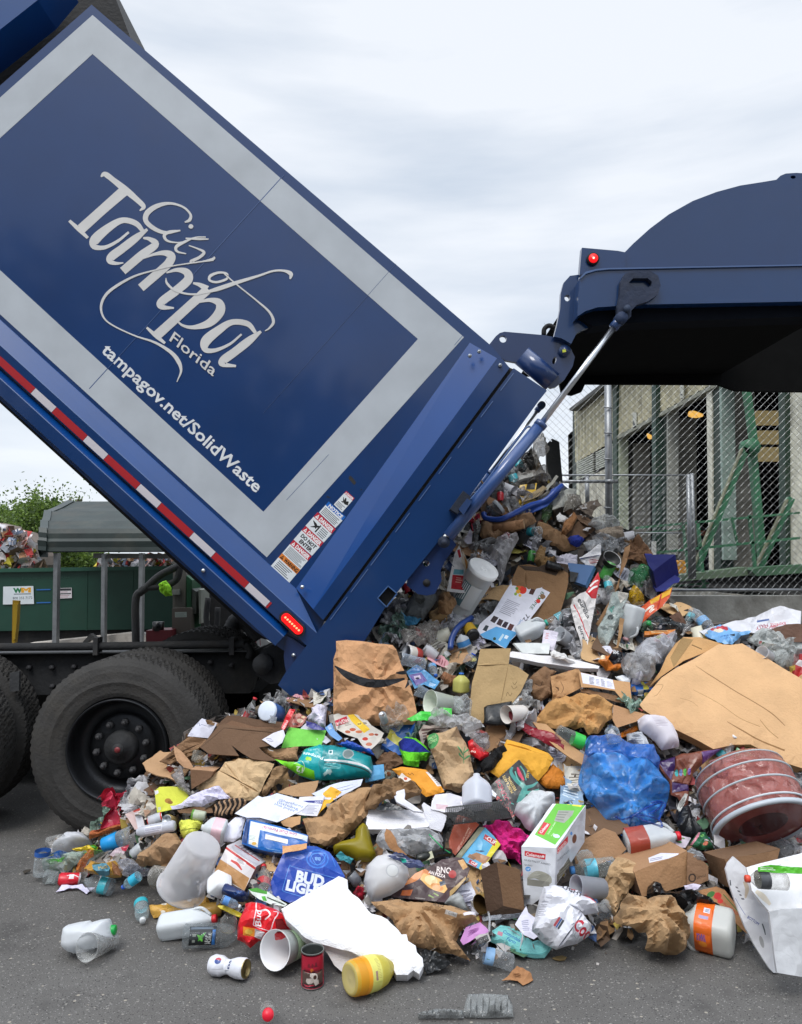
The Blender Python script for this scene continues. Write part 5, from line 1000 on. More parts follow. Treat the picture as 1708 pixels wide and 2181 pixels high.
lathe('bucket','white plastic bucket on its side with round white lid','bucket',(955,672),(715,1085),118,[('body',[(.0,1.0),(.06,1.02),(.08,.96),(.85,.82),(.86,.9),(.88,.82),(.94,.8),(.96,.86),(1,.8),(1,0)],['e6e8e6','e6e8e6','dfe2e0','cfd4d2','cfd4d2','cfd4d2'],'hdpe'),('lid',[(.01,0),(-.005,.2),(-.012,.22),(.0,.25),(-.01,.92),(-.02,1.0),(-.03,1.05),(.03,1.06)],'f0f0ee','plastic')], dY=.22, up=.10, art=[('label',.2,.6,-40,48,.96,'dfe2e0',[('p',[(0,55),(100,55),(100,100),(0,100)],'5a7c86'),('b',[(4,58),(96,58),(96,98),(4,98)],4,'e6ecec')],'satin')], lm='the white bucket')
sheet('newspaper','folded red, white and teal newspaper hanging by the cylinder foot','newspaper',[(662,845),(700,660),(725,540),(762,478),(795,590),(805,640),(850,700),(895,848),(780,862)],'d9d6d4','paper', t=20, cr=(.008,7), step=7, art=[('p',[(708,715),(796,720),(800,800),(890,850),(696,825)],'b8242c'),('p',[(722,670),(798,672),(796,712),(712,712)],'6aa8b4'),('p',[(745,520),(765,510),(778,570),(760,580)],'b02830'),('b',[(740,730),(790,735),(790,790),(730,780)],3,'e0a090')], lm='the red and white newspaper')
sheet('magazine','thin coloured magazine spine in front of the red and white newspaper','magazine',[(790,520),(825,600),(862,640),(862,760),(888,840),(830,812),(795,790),(810,680),(780,600)],'c9bca8','gloss', t=10, art=[('p',[(800,560),(825,610),(840,700),(815,660)],'b07c40'),('p',[(795,760),(825,790),(830,805),(796,790)],'4858a8'),('b',[(822,690),(850,700),(850,750),(822,740)],3,'8890b0')])
sheet('blue_card','small dark blue card with white edge above the red and white newspaper','card',[(640,650),(680,600),(720,650),(692,690)],'26385c','gloss', t=20)
sheet('cap','flattened grey cloth cap under the post bracket','cap',[(318,1060),(330,960),(400,858),(470,880),(578,870),(580,920),(520,1010),(470,1085),(400,1080)],'75797a','cloth', t=35, bulge=.05, cr=(.006,6), art=[('p',[(405,900),(470,900),(490,950),(450,990),(410,960)],'5c5e5a')], lm='the flattened grey cap')
sheet('paper_bag','small brown crumpled paper between the grey cap and the bucket','paper',[(590,1010),(596,860),(680,840),(745,935),(700,1010),(650,1030)],'70502f','kraft', t=35, bulge=.03, cr=(.02,8))
sheet('blue_wrapper','blue and green shiny wrapper just below the grey cap','wrapper',[(290,1010),(330,1040),(430,1080),(460,1070),(400,1125),(330,1110)],'4a90b8','gloss', t=40, cr=(.015,9))
sheet('red_wrapper','torn bright red wrapper in the grey film, left of the bucket base','wrapper',[(405,1140),(440,1150),(495,1190),(480,1222),(420,1195)],'c82830','gloss', t=40, cr=(.015,9))
sheet('plastic_film','big patch of grey see-through film right of the tail post','film',[(290,1200),(350,1120),(520,1080),(610,1130),(560,1250),(440,1290),(330,1260)],'a09c98','film', t=40, bulge=.04, cr=(.03,6))
tubeitem('blue_tube','curved dark blue plastic pipe below the bucket','pipe',[(690,1310),(705,1220),(760,1130),(860,1060)],24,(.02,.06,.25),'plastic',.05)
can('dented tin can with silver lid facing the camera, near the smile bag',(440,1370),(335,1335),62,['c9c2b8','c9c2b8','b84038','c9c2b8','cfcac4'], dent=.03, dY=-.06)
lathe('black_lid_tub','black plastic tub with yellow side by the blue pipe','tub',(835,1130),(880,1210),50,[('x',[(0,.9),(.4,1),(.7,1.02),(1,1),(1,.8),(.96,.7),(.96,0)],['b8952c','b8952c','202020','181818','141414','202020'],'plastic')], dY=-.07)
jug('small white and blue jug lying below the bucket',(810,1300),(770,1190),48, h=False, band='3a78b0', body='ccd2d8')
bottle('water_bottle','clear bottle with royal blue cap beside the brown carton flap',(830,1440),(880,1350),48, cap='1c4cb8', body='9aa8b8')
sheet('carton','open brown carton holding the seed poster, centre of the upper pile','carton',[(1182,760),(1235,640),(1330,630),(1400,650),(1500,610),(1638,632),(1640,770),(1610,900),(1560,1060),(1480,1150),(1300,1110),(1200,900)],'7d5b3a','card', t=28, cr=(.009,4), art=[('p',[(1240,640),(1400,650),(1500,610),(1638,632),(1640,700),(1580,660),(1540,720),(1420,690),(1290,680)],'3c2c1e'),('l',1290,690,1300,900,6,'8f6c48')], lm='the brown carton')
sheet('paper','torn brown paper tube sitting on the brown carton','paper',[(1360,620),(1385,520),(1420,470),(1460,500),(1450,570),(1530,560),(1535,590),(1440,640),(1400,645)],'8f6c40','kraft', t=35, bulge=.03, cr=(.02,8))
bottle('black_bottle','black bottle lying inside the mouth of the brown carton',(1460,630),(1600,670),36, body='161618', m='plastic', cap='161618')
sheet('poster','white seed poster with tomato picture, leaning on the brown carton','poster',[(905,1160),(930,1110),(1030,1020),(1120,870),(1180,780),(1240,708),(1330,740),(1440,800),(1425,820),(1492,856),(1400,980),(1290,1130),(1170,1250),(1135,1310),(1090,1290),(1020,1240),(950,1220)],'dddde8','paper', t=38, up=.10, cr=(.005,5), step=9, art=[
 ('p',[(930,1195),(1060,1130),(1230,1180),(1170,1250),(1135,1310),(1060,1265),(960,1225)],'5aa6dc'),('c',1270,835,34,'d8321e'),('c',1240,810,20,'d86a30'),('c',1235,850,18,'e0a028'),('c',1298,795,(26,18),'2f6a28',30),('c',1225,825,12,'5a9030'),('c',1215,870,12,'8fb040'),('c',1250,880,12,'e8c050'),
 ('p',[(1320,865),(1350,800),(1385,815),(1355,875)],'4a2420'),('t','BURPEE',1425,845,1325,985,26,'4a6a50',.01),('c',1398,922,18,'d03020'),('c',1406,900,(12,7),'3a7a30',10),('t','72',1300,1030,1270,1075,34,'30343c',.01),('t','Seed Co',1255,1072,1205,1160,20,'4888b8',0),
 ('b',[(1150,905),(1270,960),(1200,1065),(1080,1010)],9,'a6a6b4'),('p',[(1010,1085),(1040,1040),(1080,1055),(1045,1105)],'33282c'),('p',[(1060,1110),(1085,1062),(1118,1078),(1095,1128)],'3c2a30'),('p',[(1100,1130),(1130,1085),(1160,1098),(1135,1145)],'2c2030'),('p',[(1145,1155),(1170,1105),(1205,1120),(1180,1168)],'502828'),
 ('p',[(948,1160),(975,1120),(1000,1128),(980,1172)],'303840'),('p',[(1075,1240),(1110,1190),(1125,1200),(1090,1252)],'b8d8e8'),('p',[(1120,1225),(1135,1200),(1160,1210),(1145,1235)],'e0ecf4'),('c',1045,1230,12,'284838')], lm='the seed poster')
jug('translucent jug lying with teal cap, right of the seed poster',(1235,1210),(1470,1095),72, cap='38b098')
cup('white round tub with open mouth, right of the seed poster',(1560,1190),(1650,1250),62,54,'dfe2e6', dY=.06)
sheet('envelope','white envelope standing between the jug and the white tub','envelope',[(1442,1155),(1560,1175),(1520,1330),(1420,1310)],'e6e0ee','paper', t=30, art=[('b',[(1460,1180),(1490,1185),(1480,1240),(1450,1230)],4,'e0a0a8')])
sheet('long_tray','long white polystyrene tray running under the milk carton','tray',[(1158,1340),(1190,1330),(1400,1360),(1560,1370),(1708,1400),(1890,1450),(1880,1470),(1700,1460),(1400,1420),(1170,1375)],'e6e4e6','foam', t=48, th=.03, cr=(.003,5))
carton('milk_carton','white almond drink carton on its side with a large almond picture','carton',[(1190,1268),(1480,1272),(1470,1352),(1260,1350)],(0,1200,1262), t=40, cols=['e8ecea','d8dcda'], art={'f': [('c',1330,1310,(56,24),'c07848'),('c',1325,1308,(40,14),'d09058'),('p',[(1195,1270),(1225,1270),(1262,1345),(1245,1340)],'2c4c88'),('t','ALMOND',1390,1290,1460,1292,17,'2f8a78',.02),('p',[(1375,1280),(1395,1280),(1420,1345),(1400,1350)],'48a890')]}, lm='the almond drink carton')
sheet('tray','crushed white paper box full of scraps right of the almond carton','tray',[(1490,1350),(1560,1330),(1620,1345),(1700,1400),(1640,1420),(1500,1390)],'eceae8','paper', t=45, bulge=.02, cr=(.02,7))
# ---------------- middle band ----------------
use('B6')
lathe('clear_jar','clear crushed jar with white patches behind the smile bag','jar',(545,290),(740,340),48,[('x',[(0,0),(0,.9),(.05,1),(.5,.95),(.9,1),(1,.7),(1,0)],'b8c4d4','pet')])
sheet('shopping_bag','tall brown paper bag with a printed black smile arrow','bag',[(15,148),(98,138),(200,150),(470,185),(502,222),(540,340),(590,440),(640,600),(665,720),(650,820),(300,830),(-5,740),(-5,300),(18,230)],'bd8a5e','kraft', t=14, Y=4.12, bulge=.05, cr=(.02,4), step=10, art=[('s',[(6,350,8),(100,422,52),(200,470,66),(300,494,68),(400,494,60),(490,476,40),(568,452,14)],'1c1e24'),('s',[(500,412,10),(545,408,28),(590,404,26),(606,440,28),(600,480,26),(574,528,8)],'1c1e24')], lm='the brown smile bag')
sheet('game_card_box','flat blue printed toy box leaning by the smile bag','box',[(582,395),(665,335),(700,360),(850,472),(808,540),(720,500),(648,532)],'5aa0d4','gloss', t=30, art=[('p',[(600,420),(700,400),(750,470),(660,510)],'8878b8'),('p',[(640,430),(690,420),(700,450),(650,465)],'dcd0e4'),('p',[(665,340),(720,380),(690,400),(590,400)],'3a78b8'),('c',670,450,(16,10),'302848'),('b',[(770,480),(830,500),(800,525),(760,505)],3,'e0ecf4')], lm='the blue toy box')
cup('clear ribbed plastic cup beside the blue toy box',(660,540),(800,600),50,36,'c0ccd8', m='pet')
sheet('brown_wad','small brown paper wad above the yellow-green bottle','paper',[(850,440),(880,415),(990,430),(1005,480),(940,510),(880,500)],'8a5c3c','kraft', t=40, bulge=.04, cr=(.02,8))
jug('pale yellow jug with small blue cap, left of the flat grey-tan cardboard',(1020,560),(1024,405),60, cap='2c70c8', h=False, body='dcd87c', sq=.5)
cup('white paper bucket lying with its mouth to the left, above the green sheet',(770,640),(1000,670),92,66,'e2eade', dY=.10, up=.02, lm='the white paper bucket')
sheet('clear_clamshell','clear crushed clamshell right of the white paper bucket','clamshell',[(960,590),(1050,600),(1110,640),(1100,740),(1010,750),(970,700)],'ccd0d2','pet', t=40, bulge=.05, cr=(.02,10))
sheet('green_sheet','bright green plastic sheet under the white paper bucket','sheet',[(582,785),(700,720),(790,715),(860,680),(945,690),(950,758),(880,725),(740,792),(620,800)],'48c848','plastic', t=42, cr=(.012,5))
sheet('cardboard','tall flat grey-tan cardboard with pencilled writing, centre','cardboard',[(1175,210),(1420,208),(1402,335),(1480,360),(1565,420),(1500,560),(1440,640),(1330,690),(1215,700),(1200,812),(1085,790),(1092,650),(1110,480),(1150,345)],'a8895c','card', t=22, cr=(.005,4), th=.006, art=[('l',1150,343,1402,337,3,'8c7048'),('l',1402,337,1340,640,3,'8c7048'),('s',[(1435,480,4),(1450,500,4),(1470,475,4)],'6a5434'),('s',[(1425,510,4),(1445,535,4),(1470,515,4)],'6a5434'),('s',[(1385,590,4),(1395,560,4),(1415,590,4),(1430,565,4)],'6a5434')], lm='the tall grey-tan cardboard')
sheet('food_tray','black plastic food tray lying in front of the tall cardboard','tray',[(1205,682),(1230,665),(1430,632),(1420,700),(1385,815),(1300,828),(1210,820)],'1b1c1e','gloss', t=35, bulge=.02, th=.01, cr=(.002,4), art=[('s',[(1222,690,4),(1410,655,4),(1370,800,4),(1225,806,4),(1220,695,4)],'2c2e30')], lm='the black food tray')
sheet('red_cloth','long dark red plastic strip curling from under the white tub','strip',[(1385,700),(1440,760),(1560,820),(1640,850),(1760,900),(1860,990),(1850,1040),(1700,965),(1600,920),(1480,850),(1400,800)],'8c1c2c','plastic', t=40, cr=(.012,5), bulge=.01, lm='the dark red strip')
lathe('margarine_tub','white oval tub lying open above the dark red strip','tub',(1385,740),(1530,720),68,[('x',[(0,1.05),(.05,1),(.9,.85),(1,.75),(1,0)],'e2dcd6','plastic')], dY=.08)
sheet('newspaper','newspaper food advert with a red masthead, below the smile bag','newspaper',[(-6,742),(30,730),(145,655),(200,700),(300,830),(400,885),(370,950),(280,1040),(230,990),(190,930),(90,900),(20,860)],'d0cac0','paper', t=42, cr=(.008,6), step=7, art=[('p',[(5,790),(100,752),(118,800),(20,835)],'c02840'),('t','inn/Din',24,826,118,790,26,'f0e4dc',.02),('p',[(105,740),(150,730),(290,860),(240,890),(140,790)],'e8c030'),('c',205,815,(22,16),'f0dc60'),('t','88',190,825,222,818,16,'803018'),('c',150,860,(26,14),'b85838'),('c',200,880,(28,12),'c87048'),('c',110,880,(22,12),'b06040'),('c',250,935,(24,14),'c03828'),('c',300,900,(22,12),'b86848'),('c',280,980,(26,14),'c8785c'),('c',340,900,(16,9),'8c3c2c'),('b',[(170,690),(215,730),(275,830),(250,840)],3,'908878'),('b',[(80,800),(130,790),(140,820),(90,835)],3,'8c8478')], lm='the newspaper advert')
sheet('clear_clamshell','large clear crushed clamshell in front of the smile bag','clamshell',[(370,760),(420,690),(500,648),(560,660),(612,720),(590,790),(520,870),(430,880),(370,830)],'d4d2cc','pet', t=38, bulge=.07, cr=(.03,10), lm='the large clear clamshell')
can('open silver can peeking out beside the newspaper advert',(410,800),(385,735),30,'a8b0b0', dY=-.04)
sheet('bubble_wrap','crumpled translucent bubble wrap lying across the centre','wrap',[(730,730),(800,700),(900,720),(960,745),(1080,745),(1160,800),(1210,850),(1120,860),(1060,880),(960,860),(860,830),(760,790)],'dcdcde','film', t=42, bulge=.04, cr=(.02,11), lm='the bubble wrap')
sheet('paper_roll','torn magazine edge behind the brown grocery bag','magazine',[(680,870),(720,820),(840,830),(980,880),(960,900),(800,860),(750,880),(720,980),(760,1040),(700,980)],'c8b8b0','paper', t=35, cr=(.01,8), art=[('b',[(700,850),(900,850),(900,880),(720,960)],4,'7a5a5a')])
cloth = sheet('pouch','lime green fabric pouch with a royal blue lining, folded open','pouch',[(515,965),(580,925),(660,935),(740,990),(778,1060),(740,1115),(690,1108),(680,1160),(600,1158),(560,1140),(545,1070),(525,1015)],'6ad428','cloth', t=38, bulge=.04, cr=(.01,6), step=6, art=[('p',[(520,968),(560,950),(640,965),(700,1000),(775,1058),(700,1065),(600,1062),(550,1050),(525,1010)],'1c2c8c'),('l',690,1062,690,1110,3,'3f9a18')], lm='the lime green pouch')
sheet('grocery_bag','tall brown grocery bag with a green round emblem and green leaf print','bag',[(740,905),(800,885),(940,860),(985,850),(1010,900),(1060,960),(1090,1040),(1102,1130),(1125,1235),(1060,1340),(1000,1370),(880,1340),(860,1250),(830,1150),(790,1060),(760,1000)],'b4926a','kraft', t=30, bulge=.06, cr=(.02,5), step=8, art=[('c',790,965,(48,66),'4c9a58',8),('t','WHOLE',752,962,820,950,22,'a8b880',.02),('t','FOODS',762,992,826,980,22,'a8b880',.02),('s',[(1040,1150,5),(1035,1080,6),(1050,1010,5)],'4f9060'),('s',[(1035,1090,6),(1000,1040,14),(985,1020,4)],'4f9060'),('s',[(1040,1070,6),(1075,1030,14),(1088,1010,4)],'4f9060'),('s',[(1037,1120,6),(1075,1095,16),(1092,1085,4)],'4f9060'),('s',[(1035,1110,6),(1005,1085,12),(998,1070,4)],'4f9060')], lm='the brown grocery bag')
sheet('red_wrapper','glossy red snack wrapper right of the brown grocery bag','wrapper',[(1075,960),(1110,945),(1180,1010),(1250,1050),(1240,1085),(1170,1112),(1085,1040)],'d82830','gloss', t=38, bulge=.02, cr=(.015,8), art=[('t','eo',1095,1040,1135,1060,18,'f0d8d0',.03)])
sheet('clear_cup_stack','clear crumpled cups above the black cloth, right of the red wrapper','cup',[(1090,900),(1150,870),(1240,900),(1250,1010),(1200,1050),(1120,990)],'b8b4b8','pet', t=40, bulge=.05, cr=(.03,9))
sheet('black_cloth','black cloth lump left of the big yellow padded envelope','cloth',[(1170,1150),(1250,1060),(1380,960),(1400,1050),(1270,1190),(1200,1200)],'131315','cloth', t=38, bulge=.04, cr=(.02,6))
sheet('cardboard','brown cardboard flaps between the teal diaper pack and the pouch','cardboard',[(330,1130),(390,1065),(470,1050),(545,1090),(560,1140),(470,1160),(470,1200),(380,1205)],'6a4c34','card', t=40, cr=(.02,5))
carton('tissue_box','small light blue carton left of the torn brown paper','carton',[(240,1165),(370,1150),(378,1262),(255,1290)],(1,400,1140), t=20, cols=['58a0d8','4888c0','68b0e0'], art={'f': [('p',[(345,1180),(368,1175),(372,1230),(348,1240)],'d8e0e8'),('l',358,1190,362,1225,5,'c03848'),('p',[(300,1180),(330,1176),(330,1200),(304,1204)],'c0d8e8')]})
sheet('sunglasses_packet','round orange-red lensed glasses on clear packet','packet',[(385,1215),(430,1185),(500,1200),(490,1245),(420,1260)],'b8b8a8','film', t=35, art=[('c',440,1218,18,'c86820'),('c',405,1230,12,'304828')])
sheet('padded_envelope','orange-yellow padded envelope with barcode label, left one','envelope',[(465,1180),(540,1158),(740,1180),(850,1290),(887,1360),(740,1402),(680,1350),(600,1270),(520,1225)],'ec9f30','paper', t=38, bulge=.015, cr=(.008,5), step=7, art=[('p',[(735,1202),(800,1188),(878,1308),(830,1322)],'e8e4e2'),('b',[(765,1205),(800,1198),(865,1300),(835,1310)],7,'8a8690'),('s',[(595,1215,4),(610,1230,4),(625,1215,4),(640,1230,4)],'8a5018')], lm='the padded envelope with the barcode')
sheet('snack_tray','half hidden tray of orange snacks under the barcode envelope','tray',[(515,1240),(545,1205),(620,1260),(610,1280),(560,1275)],'d8cfc4','plastic', t=40, art=[('c',575,1250,14,'c04820')])
sheet('padded_envelope','large golden padded envelope right of the black cloth','envelope',[(1388,940),(1560,990),(1722,1048),(1765,1095),(1715,1190),(1640,1275),(1500,1160),(1340,1262),(1255,1200),(1330,1060)],'eaab34','paper', t=34, bulge=.02, cr=(.008,4), step=8, art=[('l',1380,985,1700,1075,2,'c98a20'),('s',[(1500,1010,3),(1560,1030,3),(1620,1060,3)],'cf9226')], lm='the golden padded envelope')
sheet('padded_envelope','darker orange envelope tucked under the golden one','envelope',[(1640,1275),(1715,1190),(1760,1130),(1850,1200),(1860,1300),(1800,1340),(1700,1330)],'c8781c','paper', t=36, bulge=.02, cr=(.01,6))
jug('upright empty milk jug with open mouth, centre of the pile',(1150,1480),(1145,1210),104, sq=.5, body='e6eaf4', h=False, dY=.10, up=.02, lm='the upright milk jug')
# ---------------- left middle: flattened cartons, envelopes, diaper pack ----------------
use('B5')
lathe('bucket','round white and blue plastic bucket with dented lid under the tail post','bucket',(925,345),(1010,370),76,[('body',[(0,1),(.5,.98),(1,.9),(1,0)],['3c68a8','3c68a8','2a3a5a'],'plastic'),('lid',[(-.08,0),(-.06,.9),(-.03,1.02),(.1,1.03)],'dde6f4','plastic')], dY=.10, dent=.03, lm='the bucket with the dented white lid')
cup('small clear plastic cup in front of the dented bucket lid',(945,410),(1000,420),30,26,'c8ccd4', m='pet')
sheet('letter','white envelope leaning against the tyre above the brown cardboard stack','envelope',[(285,548),(330,480),(402,405),(525,442),(480,520),(450,562)],'e2e2f0','paper', t=25, cr=(.003,4), Y=4.02, art=[('s',[(362,455,3),(378,440,3),(385,465,3),(400,455,3),(438,465,3)],'7078a0'),('b',[(310,520),(340,530),(330,548),(300,540)],3,'a8a8c0')])
sheet('cardboard','rear sheet of the dark brown flattened cardboard stack','cardboard',[(520,470),(560,420),(608,378),(700,382),(830,412),(1060,436),(1110,470),(1020,520),(800,480)],'5e432e','card', t=30, th=.008, cr=(.004,3))
sheet('cardboard','middle sheet of the dark brown flattened cardboard stack','cardboard',[(560,480),(600,445),(640,420),(820,470),(1040,482),(1060,540),(900,580)],'735239','card', t=32, th=.008, cr=(.004,3))
sheet('cardboard','front sheet of the dark brown flattened cardboard stack','cardboard',[(388,640),(470,545),(540,460),(580,448),(720,480),(1030,490),(1010,570),(940,625),(862,640),(900,680),(1000,742),(900,745),(800,730),(720,680),(640,622),(700,705),(460,692)],'664a33','card', t=34, th=.008, cr=(.005,3), art=[('l',400,640,580,485,4,'4a3524'),('l',580,485,1020,525,4,'4a3524')], lm='the dark flattened cardboard stack')
sheet('cardboard','torn layered brown cardboard at the far left, against the tyre','cardboard',[(65,755),(140,690),(220,620),(290,558),(430,562),(440,580),(380,640),(320,700),(200,740),(150,770)],'7d5c3e','card', t=36, th=.014, cr=(.012,6), art=[('l',120,735,400,590,5,'4f3925'),('l',150,745,380,640,4,'a08058')])
sheet('cardboard','pale tan pointed cardboard flap standing beside the cup and label box','cardboard',[(172,620),(240,670),(300,740),(332,795),(322,816),(260,800),(200,745),(180,690)],'b08560','card', t=20, th=.005, cr=(.008,4))
carton('carton','brown carton with a white barcode label, left of the creased tan envelope','carton',[(305,815),(490,832),(470,880),(315,975)],(1,700,712), t=15, cols=['6e4e34','b08560','6a4a30','5a4030','b08560','5a4030'], m='card', art={0: [('p',[(402,712),(628,698),(626,780),(398,796)],'e4e2ea'),('b',[(450,708),(475,706),(475,780),(450,782)],5,'8a8a98'),('b',[(520,735),(545,733),(545,775),(520,778)],5,'707080'),('b',[(560,742),(590,740),(590,778),(560,780)],4,'9090a0'),('p',[(480,708),(490,708),(490,776),(480,778)],'505060')]}, lm='the barcode-labelled carton')
cup('clear deli cup with rim lying on the barcode-labelled carton',(375,680),(350,745),45,36,'c4c0b4', m='pet', dY=-.03)
sheet('grey_film','grey crumpled foil and film under the barcode-labelled carton','film',[(150,860),(235,785),(250,830),(265,920),(320,1000),(355,1030),(300,1020),(240,985),(200,950),(180,900)],'a8a4a4','film', t=35, bulge=.02, cr=(.02,8))
sheet('tan_envelope','large creased light tan paper envelope in the left middle','envelope',[(355,968),(420,900),(540,820),(590,760),(700,728),(830,738),(985,775),(940,860),(862,1012),(840,1060),(700,1060),(560,1030),(420,1000)],'c4a276','kraft', t=36, bulge=0.022, cr=(.010,4), step=9, art=[('l',540,822,860,1005,3,'a88860'),('l',590,765,700,900,2,'ae8e64')], lm='the creased tan envelope')
sheet('kraft_bag','crumpled brown paper between the tan envelope and the teal diaper pack','paper',[(862,1012),(940,865),(985,785),(1080,790),(1110,810),(1050,870),(960,960),(900,1030)],'957450','kraft', t=36, bulge=0.022, cr=(.015,6))
sheet('letter','white envelope left of the bright green card','envelope',[(885,575),(980,520),(1058,496),(1072,540),(1048,600),(990,640)],'e8e6f2','paper', t=38, cr=(.004,4), art=[('b',[(910,565),(960,560),(985,590),(950,600)],3,'a0a0b4')])
sheet('red_leaflet','narrow bright red printed ticket standing above the green card','ticket',[(1108,328),(1155,335),(1110,420),(1062,502),(1035,485),(1070,400)],'d8202c','gloss', t=25, art=[('t','ORVILLE',1062,490,1098,425,16,'f0e0e0',.02)])
sheet('food_flyer','glossy brown and white food flyer right of the red ticket','flyer',[(1130,372),(1180,360),(1248,392),(1205,462),(1140,480),(1085,470)],'a8584a','gloss', t=35, art=[('c',1190,420,(26,16),'e8d0b8'),('c',1150,400,(18,12),'7a2c20'),('c',1215,390,(18,10),'e8c8a0'),('c',1150,450,(22,10),'5c2818')])
sheet('tissue','crumpled white tissue standing above the green card','tissue',[(1242,385),(1290,360),(1280,320),(1325,282),(1412,310),(1400,400),(1398,480),(1350,492),(1310,440),(1260,420)],'e4e0f0','paper', t=25, bulge=.05, cr=(.02,7), lm='the white tissue')
sheet('magazine','magazine edge with dark blue block below the white tissue','magazine',[(1240,425),(1310,440),(1380,480),(1398,500),(1300,492),(1240,460)],'3a3c88','gloss', t=35)
sheet('white_card','white folded papers directly under the bright green card','paper',[(1190,490),(1240,450),(1300,470),(1440,580),(1400,610),(1300,560)],'e2e2ee','paper', t=42)
sheet('blue_leaflet','pale blue letter with barcode beside the newspaper advert','leaflet',[(1390,480),(1440,435),(1470,500),(1530,560),(1500,590),(1430,540)],'7aa8dc','paper', t=38, art=[('b',[(1410,470),(1440,450),(1450,480),(1425,495)],5,'e8eef8')])
sheet('green_card','bright lime green blank card lying on the white papers','card',[(1100,475),(1250,495),(1402,500),(1385,560),(1360,628),(1200,625),(1040,645),(1065,560)],'82dc58','paper', t=36, cr=(.004,4), lm='the bright green card')
sheet('tan_carton','torn tan carton under the bright green card with a tiny white sticker','carton',[(865,640),(1000,648),(1180,638),(1165,690),(1180,745),(1080,742),(985,738),(920,690)],'9a7450','card', t=38, bulge=.015, cr=(.01,5), art=[('s',[(935,655,8),(955,672,10),(980,680,6)],'e8e4e4')])
sheet('diaper_pack','torn teal and lime diaper pack with upside-down lettering','pack',[(985,735),(1100,760),(1170,758),(1200,700),(1225,650),(1370,612),(1480,618),(1600,650),(1760,710),(1780,800),(1760,890),(1620,885),(1500,895),(1300,902),(1180,862),(1080,800)],'10a4a8','gloss', t=36, bulge=.06, cr=(.012,4), step=8, smooth=True, art=[
 ('p',[(1370,612),(1480,618),(1600,650),(1760,710),(1780,800),(1760,890),(1620,885),(1500,895),(1370,898),(1345,800),(1385,700)],'0d8a90'),('p',[(985,735),(1100,760),(1170,790),(1250,832),(1310,850),(1312,900),(1180,862),(1080,800)],'7ad826'),
 ('s',[(1390,770,16),(1500,772,14),(1620,800,16),(1770,850,16)],'e4e8ea'),('s',[(1392,788,7),(1500,790,8),(1620,820,8),(1765,872,8)],'30383c'),('c',1582,720,(46,50),'9aa4a4'),('c',1582,720,(38,42),'6a7878'),('c',1260,765,(16,18),'9ad838'),('c',1280,770,(12,16),'b8e048'),('p',[(1425,682),(1460,685),(1458,722),(1424,720)],'d8e4e6'),('p',[(1432,690),(1452,692),(1450,714),(1431,712)],'0d6a70'),
 ('t','Pampers',1385,742,1225,700,30,'e8f4f4',.02),('t','baby dry',1340,672,1260,678,14,'c8ecec',0),('t','12',1225,832,1170,818,30,'e8f4e0',.03),('s',[(1150,800,4),(1200,780,4),(1232,810,4),(1225,850,4),(1180,858,4)],'d8f0d0'),('s',[(1385,880,20),(1450,850,22)],'a8c8c4'),('s',[(1410,850,16),(1440,875,16)],'a8c8c4'),('b',[(1390,800),(1530,825),(1530,845),(1390,830)],3,'78c0c0')], lm='the teal diaper pack')
sheet('blue_bag','crushed royal blue carton between the newspaper advert and the diaper pack','carton',[(1490,625),(1570,588),(1650,610),(1760,650),(1790,700),(1700,672),(1600,655)],'2450b0','gloss', t=38, bulge=.03, cr=(.02,6))
sheet('striped_cloth','black and tan chevron striped fabric below the tan envelope','cloth',[(490,1195),(495,1110),(540,1048),(620,1042),(720,1042),(810,1090),(760,1130),(660,1195),(600,1225),(540,1200)],'201a18','cloth', t=36, bulge=.04, cr=(.012,5), step=6, art=[('s',[(500+k*36,1215-k*5,15),(530+k*38,1150-k*8,16),(510+k*40,1100-k*9,15),(548+k*38,1050-k*2,14)],'a8886a') for k in range(0,7)], lm='the striped fabric')
sheet('yellow_folder','lemon yellow folder beside the tyre with a small brown stain','folder',[(22,990),(60,955),(160,950),(268,958),(302,1050),(250,1100),(200,1128),(40,1160),(30,1080)],'dce04c','paper', t=30, cr=(.006,4), art=[('p',[(22,990),(50,980),(54,1005),(26,1020)],'e4e2ea'),('p',[(45,1118),(68,1114),(70,1138),(48,1142)],'d8dcc0'),('c',128,1065,(26,20),'b08038'),('c',145,1078,(22,14),'94662c')], lm='the lemon yellow folder')
sheet('white_paper','crumpled white paper right of the lemon yellow folder','paper',[(145,1100),(240,1080),(380,1000),(470,970),(546,955),(600,1000),(632,1032),(560,1050),(470,1072),(400,1110),(330,1105),(250,1125),(160,1132)],'dedaf2','paper', t=40, bulge=.02, cr=(.018,7), lm='the crumpled white paper')
sheet('cardboard','brown cardboard strip under the crumpled white paper','cardboard',[(200,1140),(340,1110),(480,1120),(490,1160),(340,1165),(220,1160)],'6c4e34','card', t=40)
sheet('cardboard','brown cardboard with dark gap behind the white bill and yellow note','cardboard',[(1010,1000),(1080,960),(1200,925),(1340,905),(1330,950),(1290,1035),(1150,1032)],'a57f58','card', t=40, cr=(.004,4))
use('C2')
sheet('white_paper','white ruled paper behind the yellow note, below the diaper pack','paper',[(918,158),(1050,95),(1150,62),(1330,38),(1312,90),(1200,150),(1100,205),(1000,200)],'dce2f4','paper', t=42, cr=(.003,4), art=[('l',1010,150,1250,80,2,'9098b0'),('l',1040,170,1270,96,2,'9098b0')])
sheet('sticky_note','plain golden yellow card lying over the white bill','card',[(985,172),(1072,100),(1158,142),(1100,200),(992,292),(960,340),(975,240)],'f4bc3a','paper', t=42)
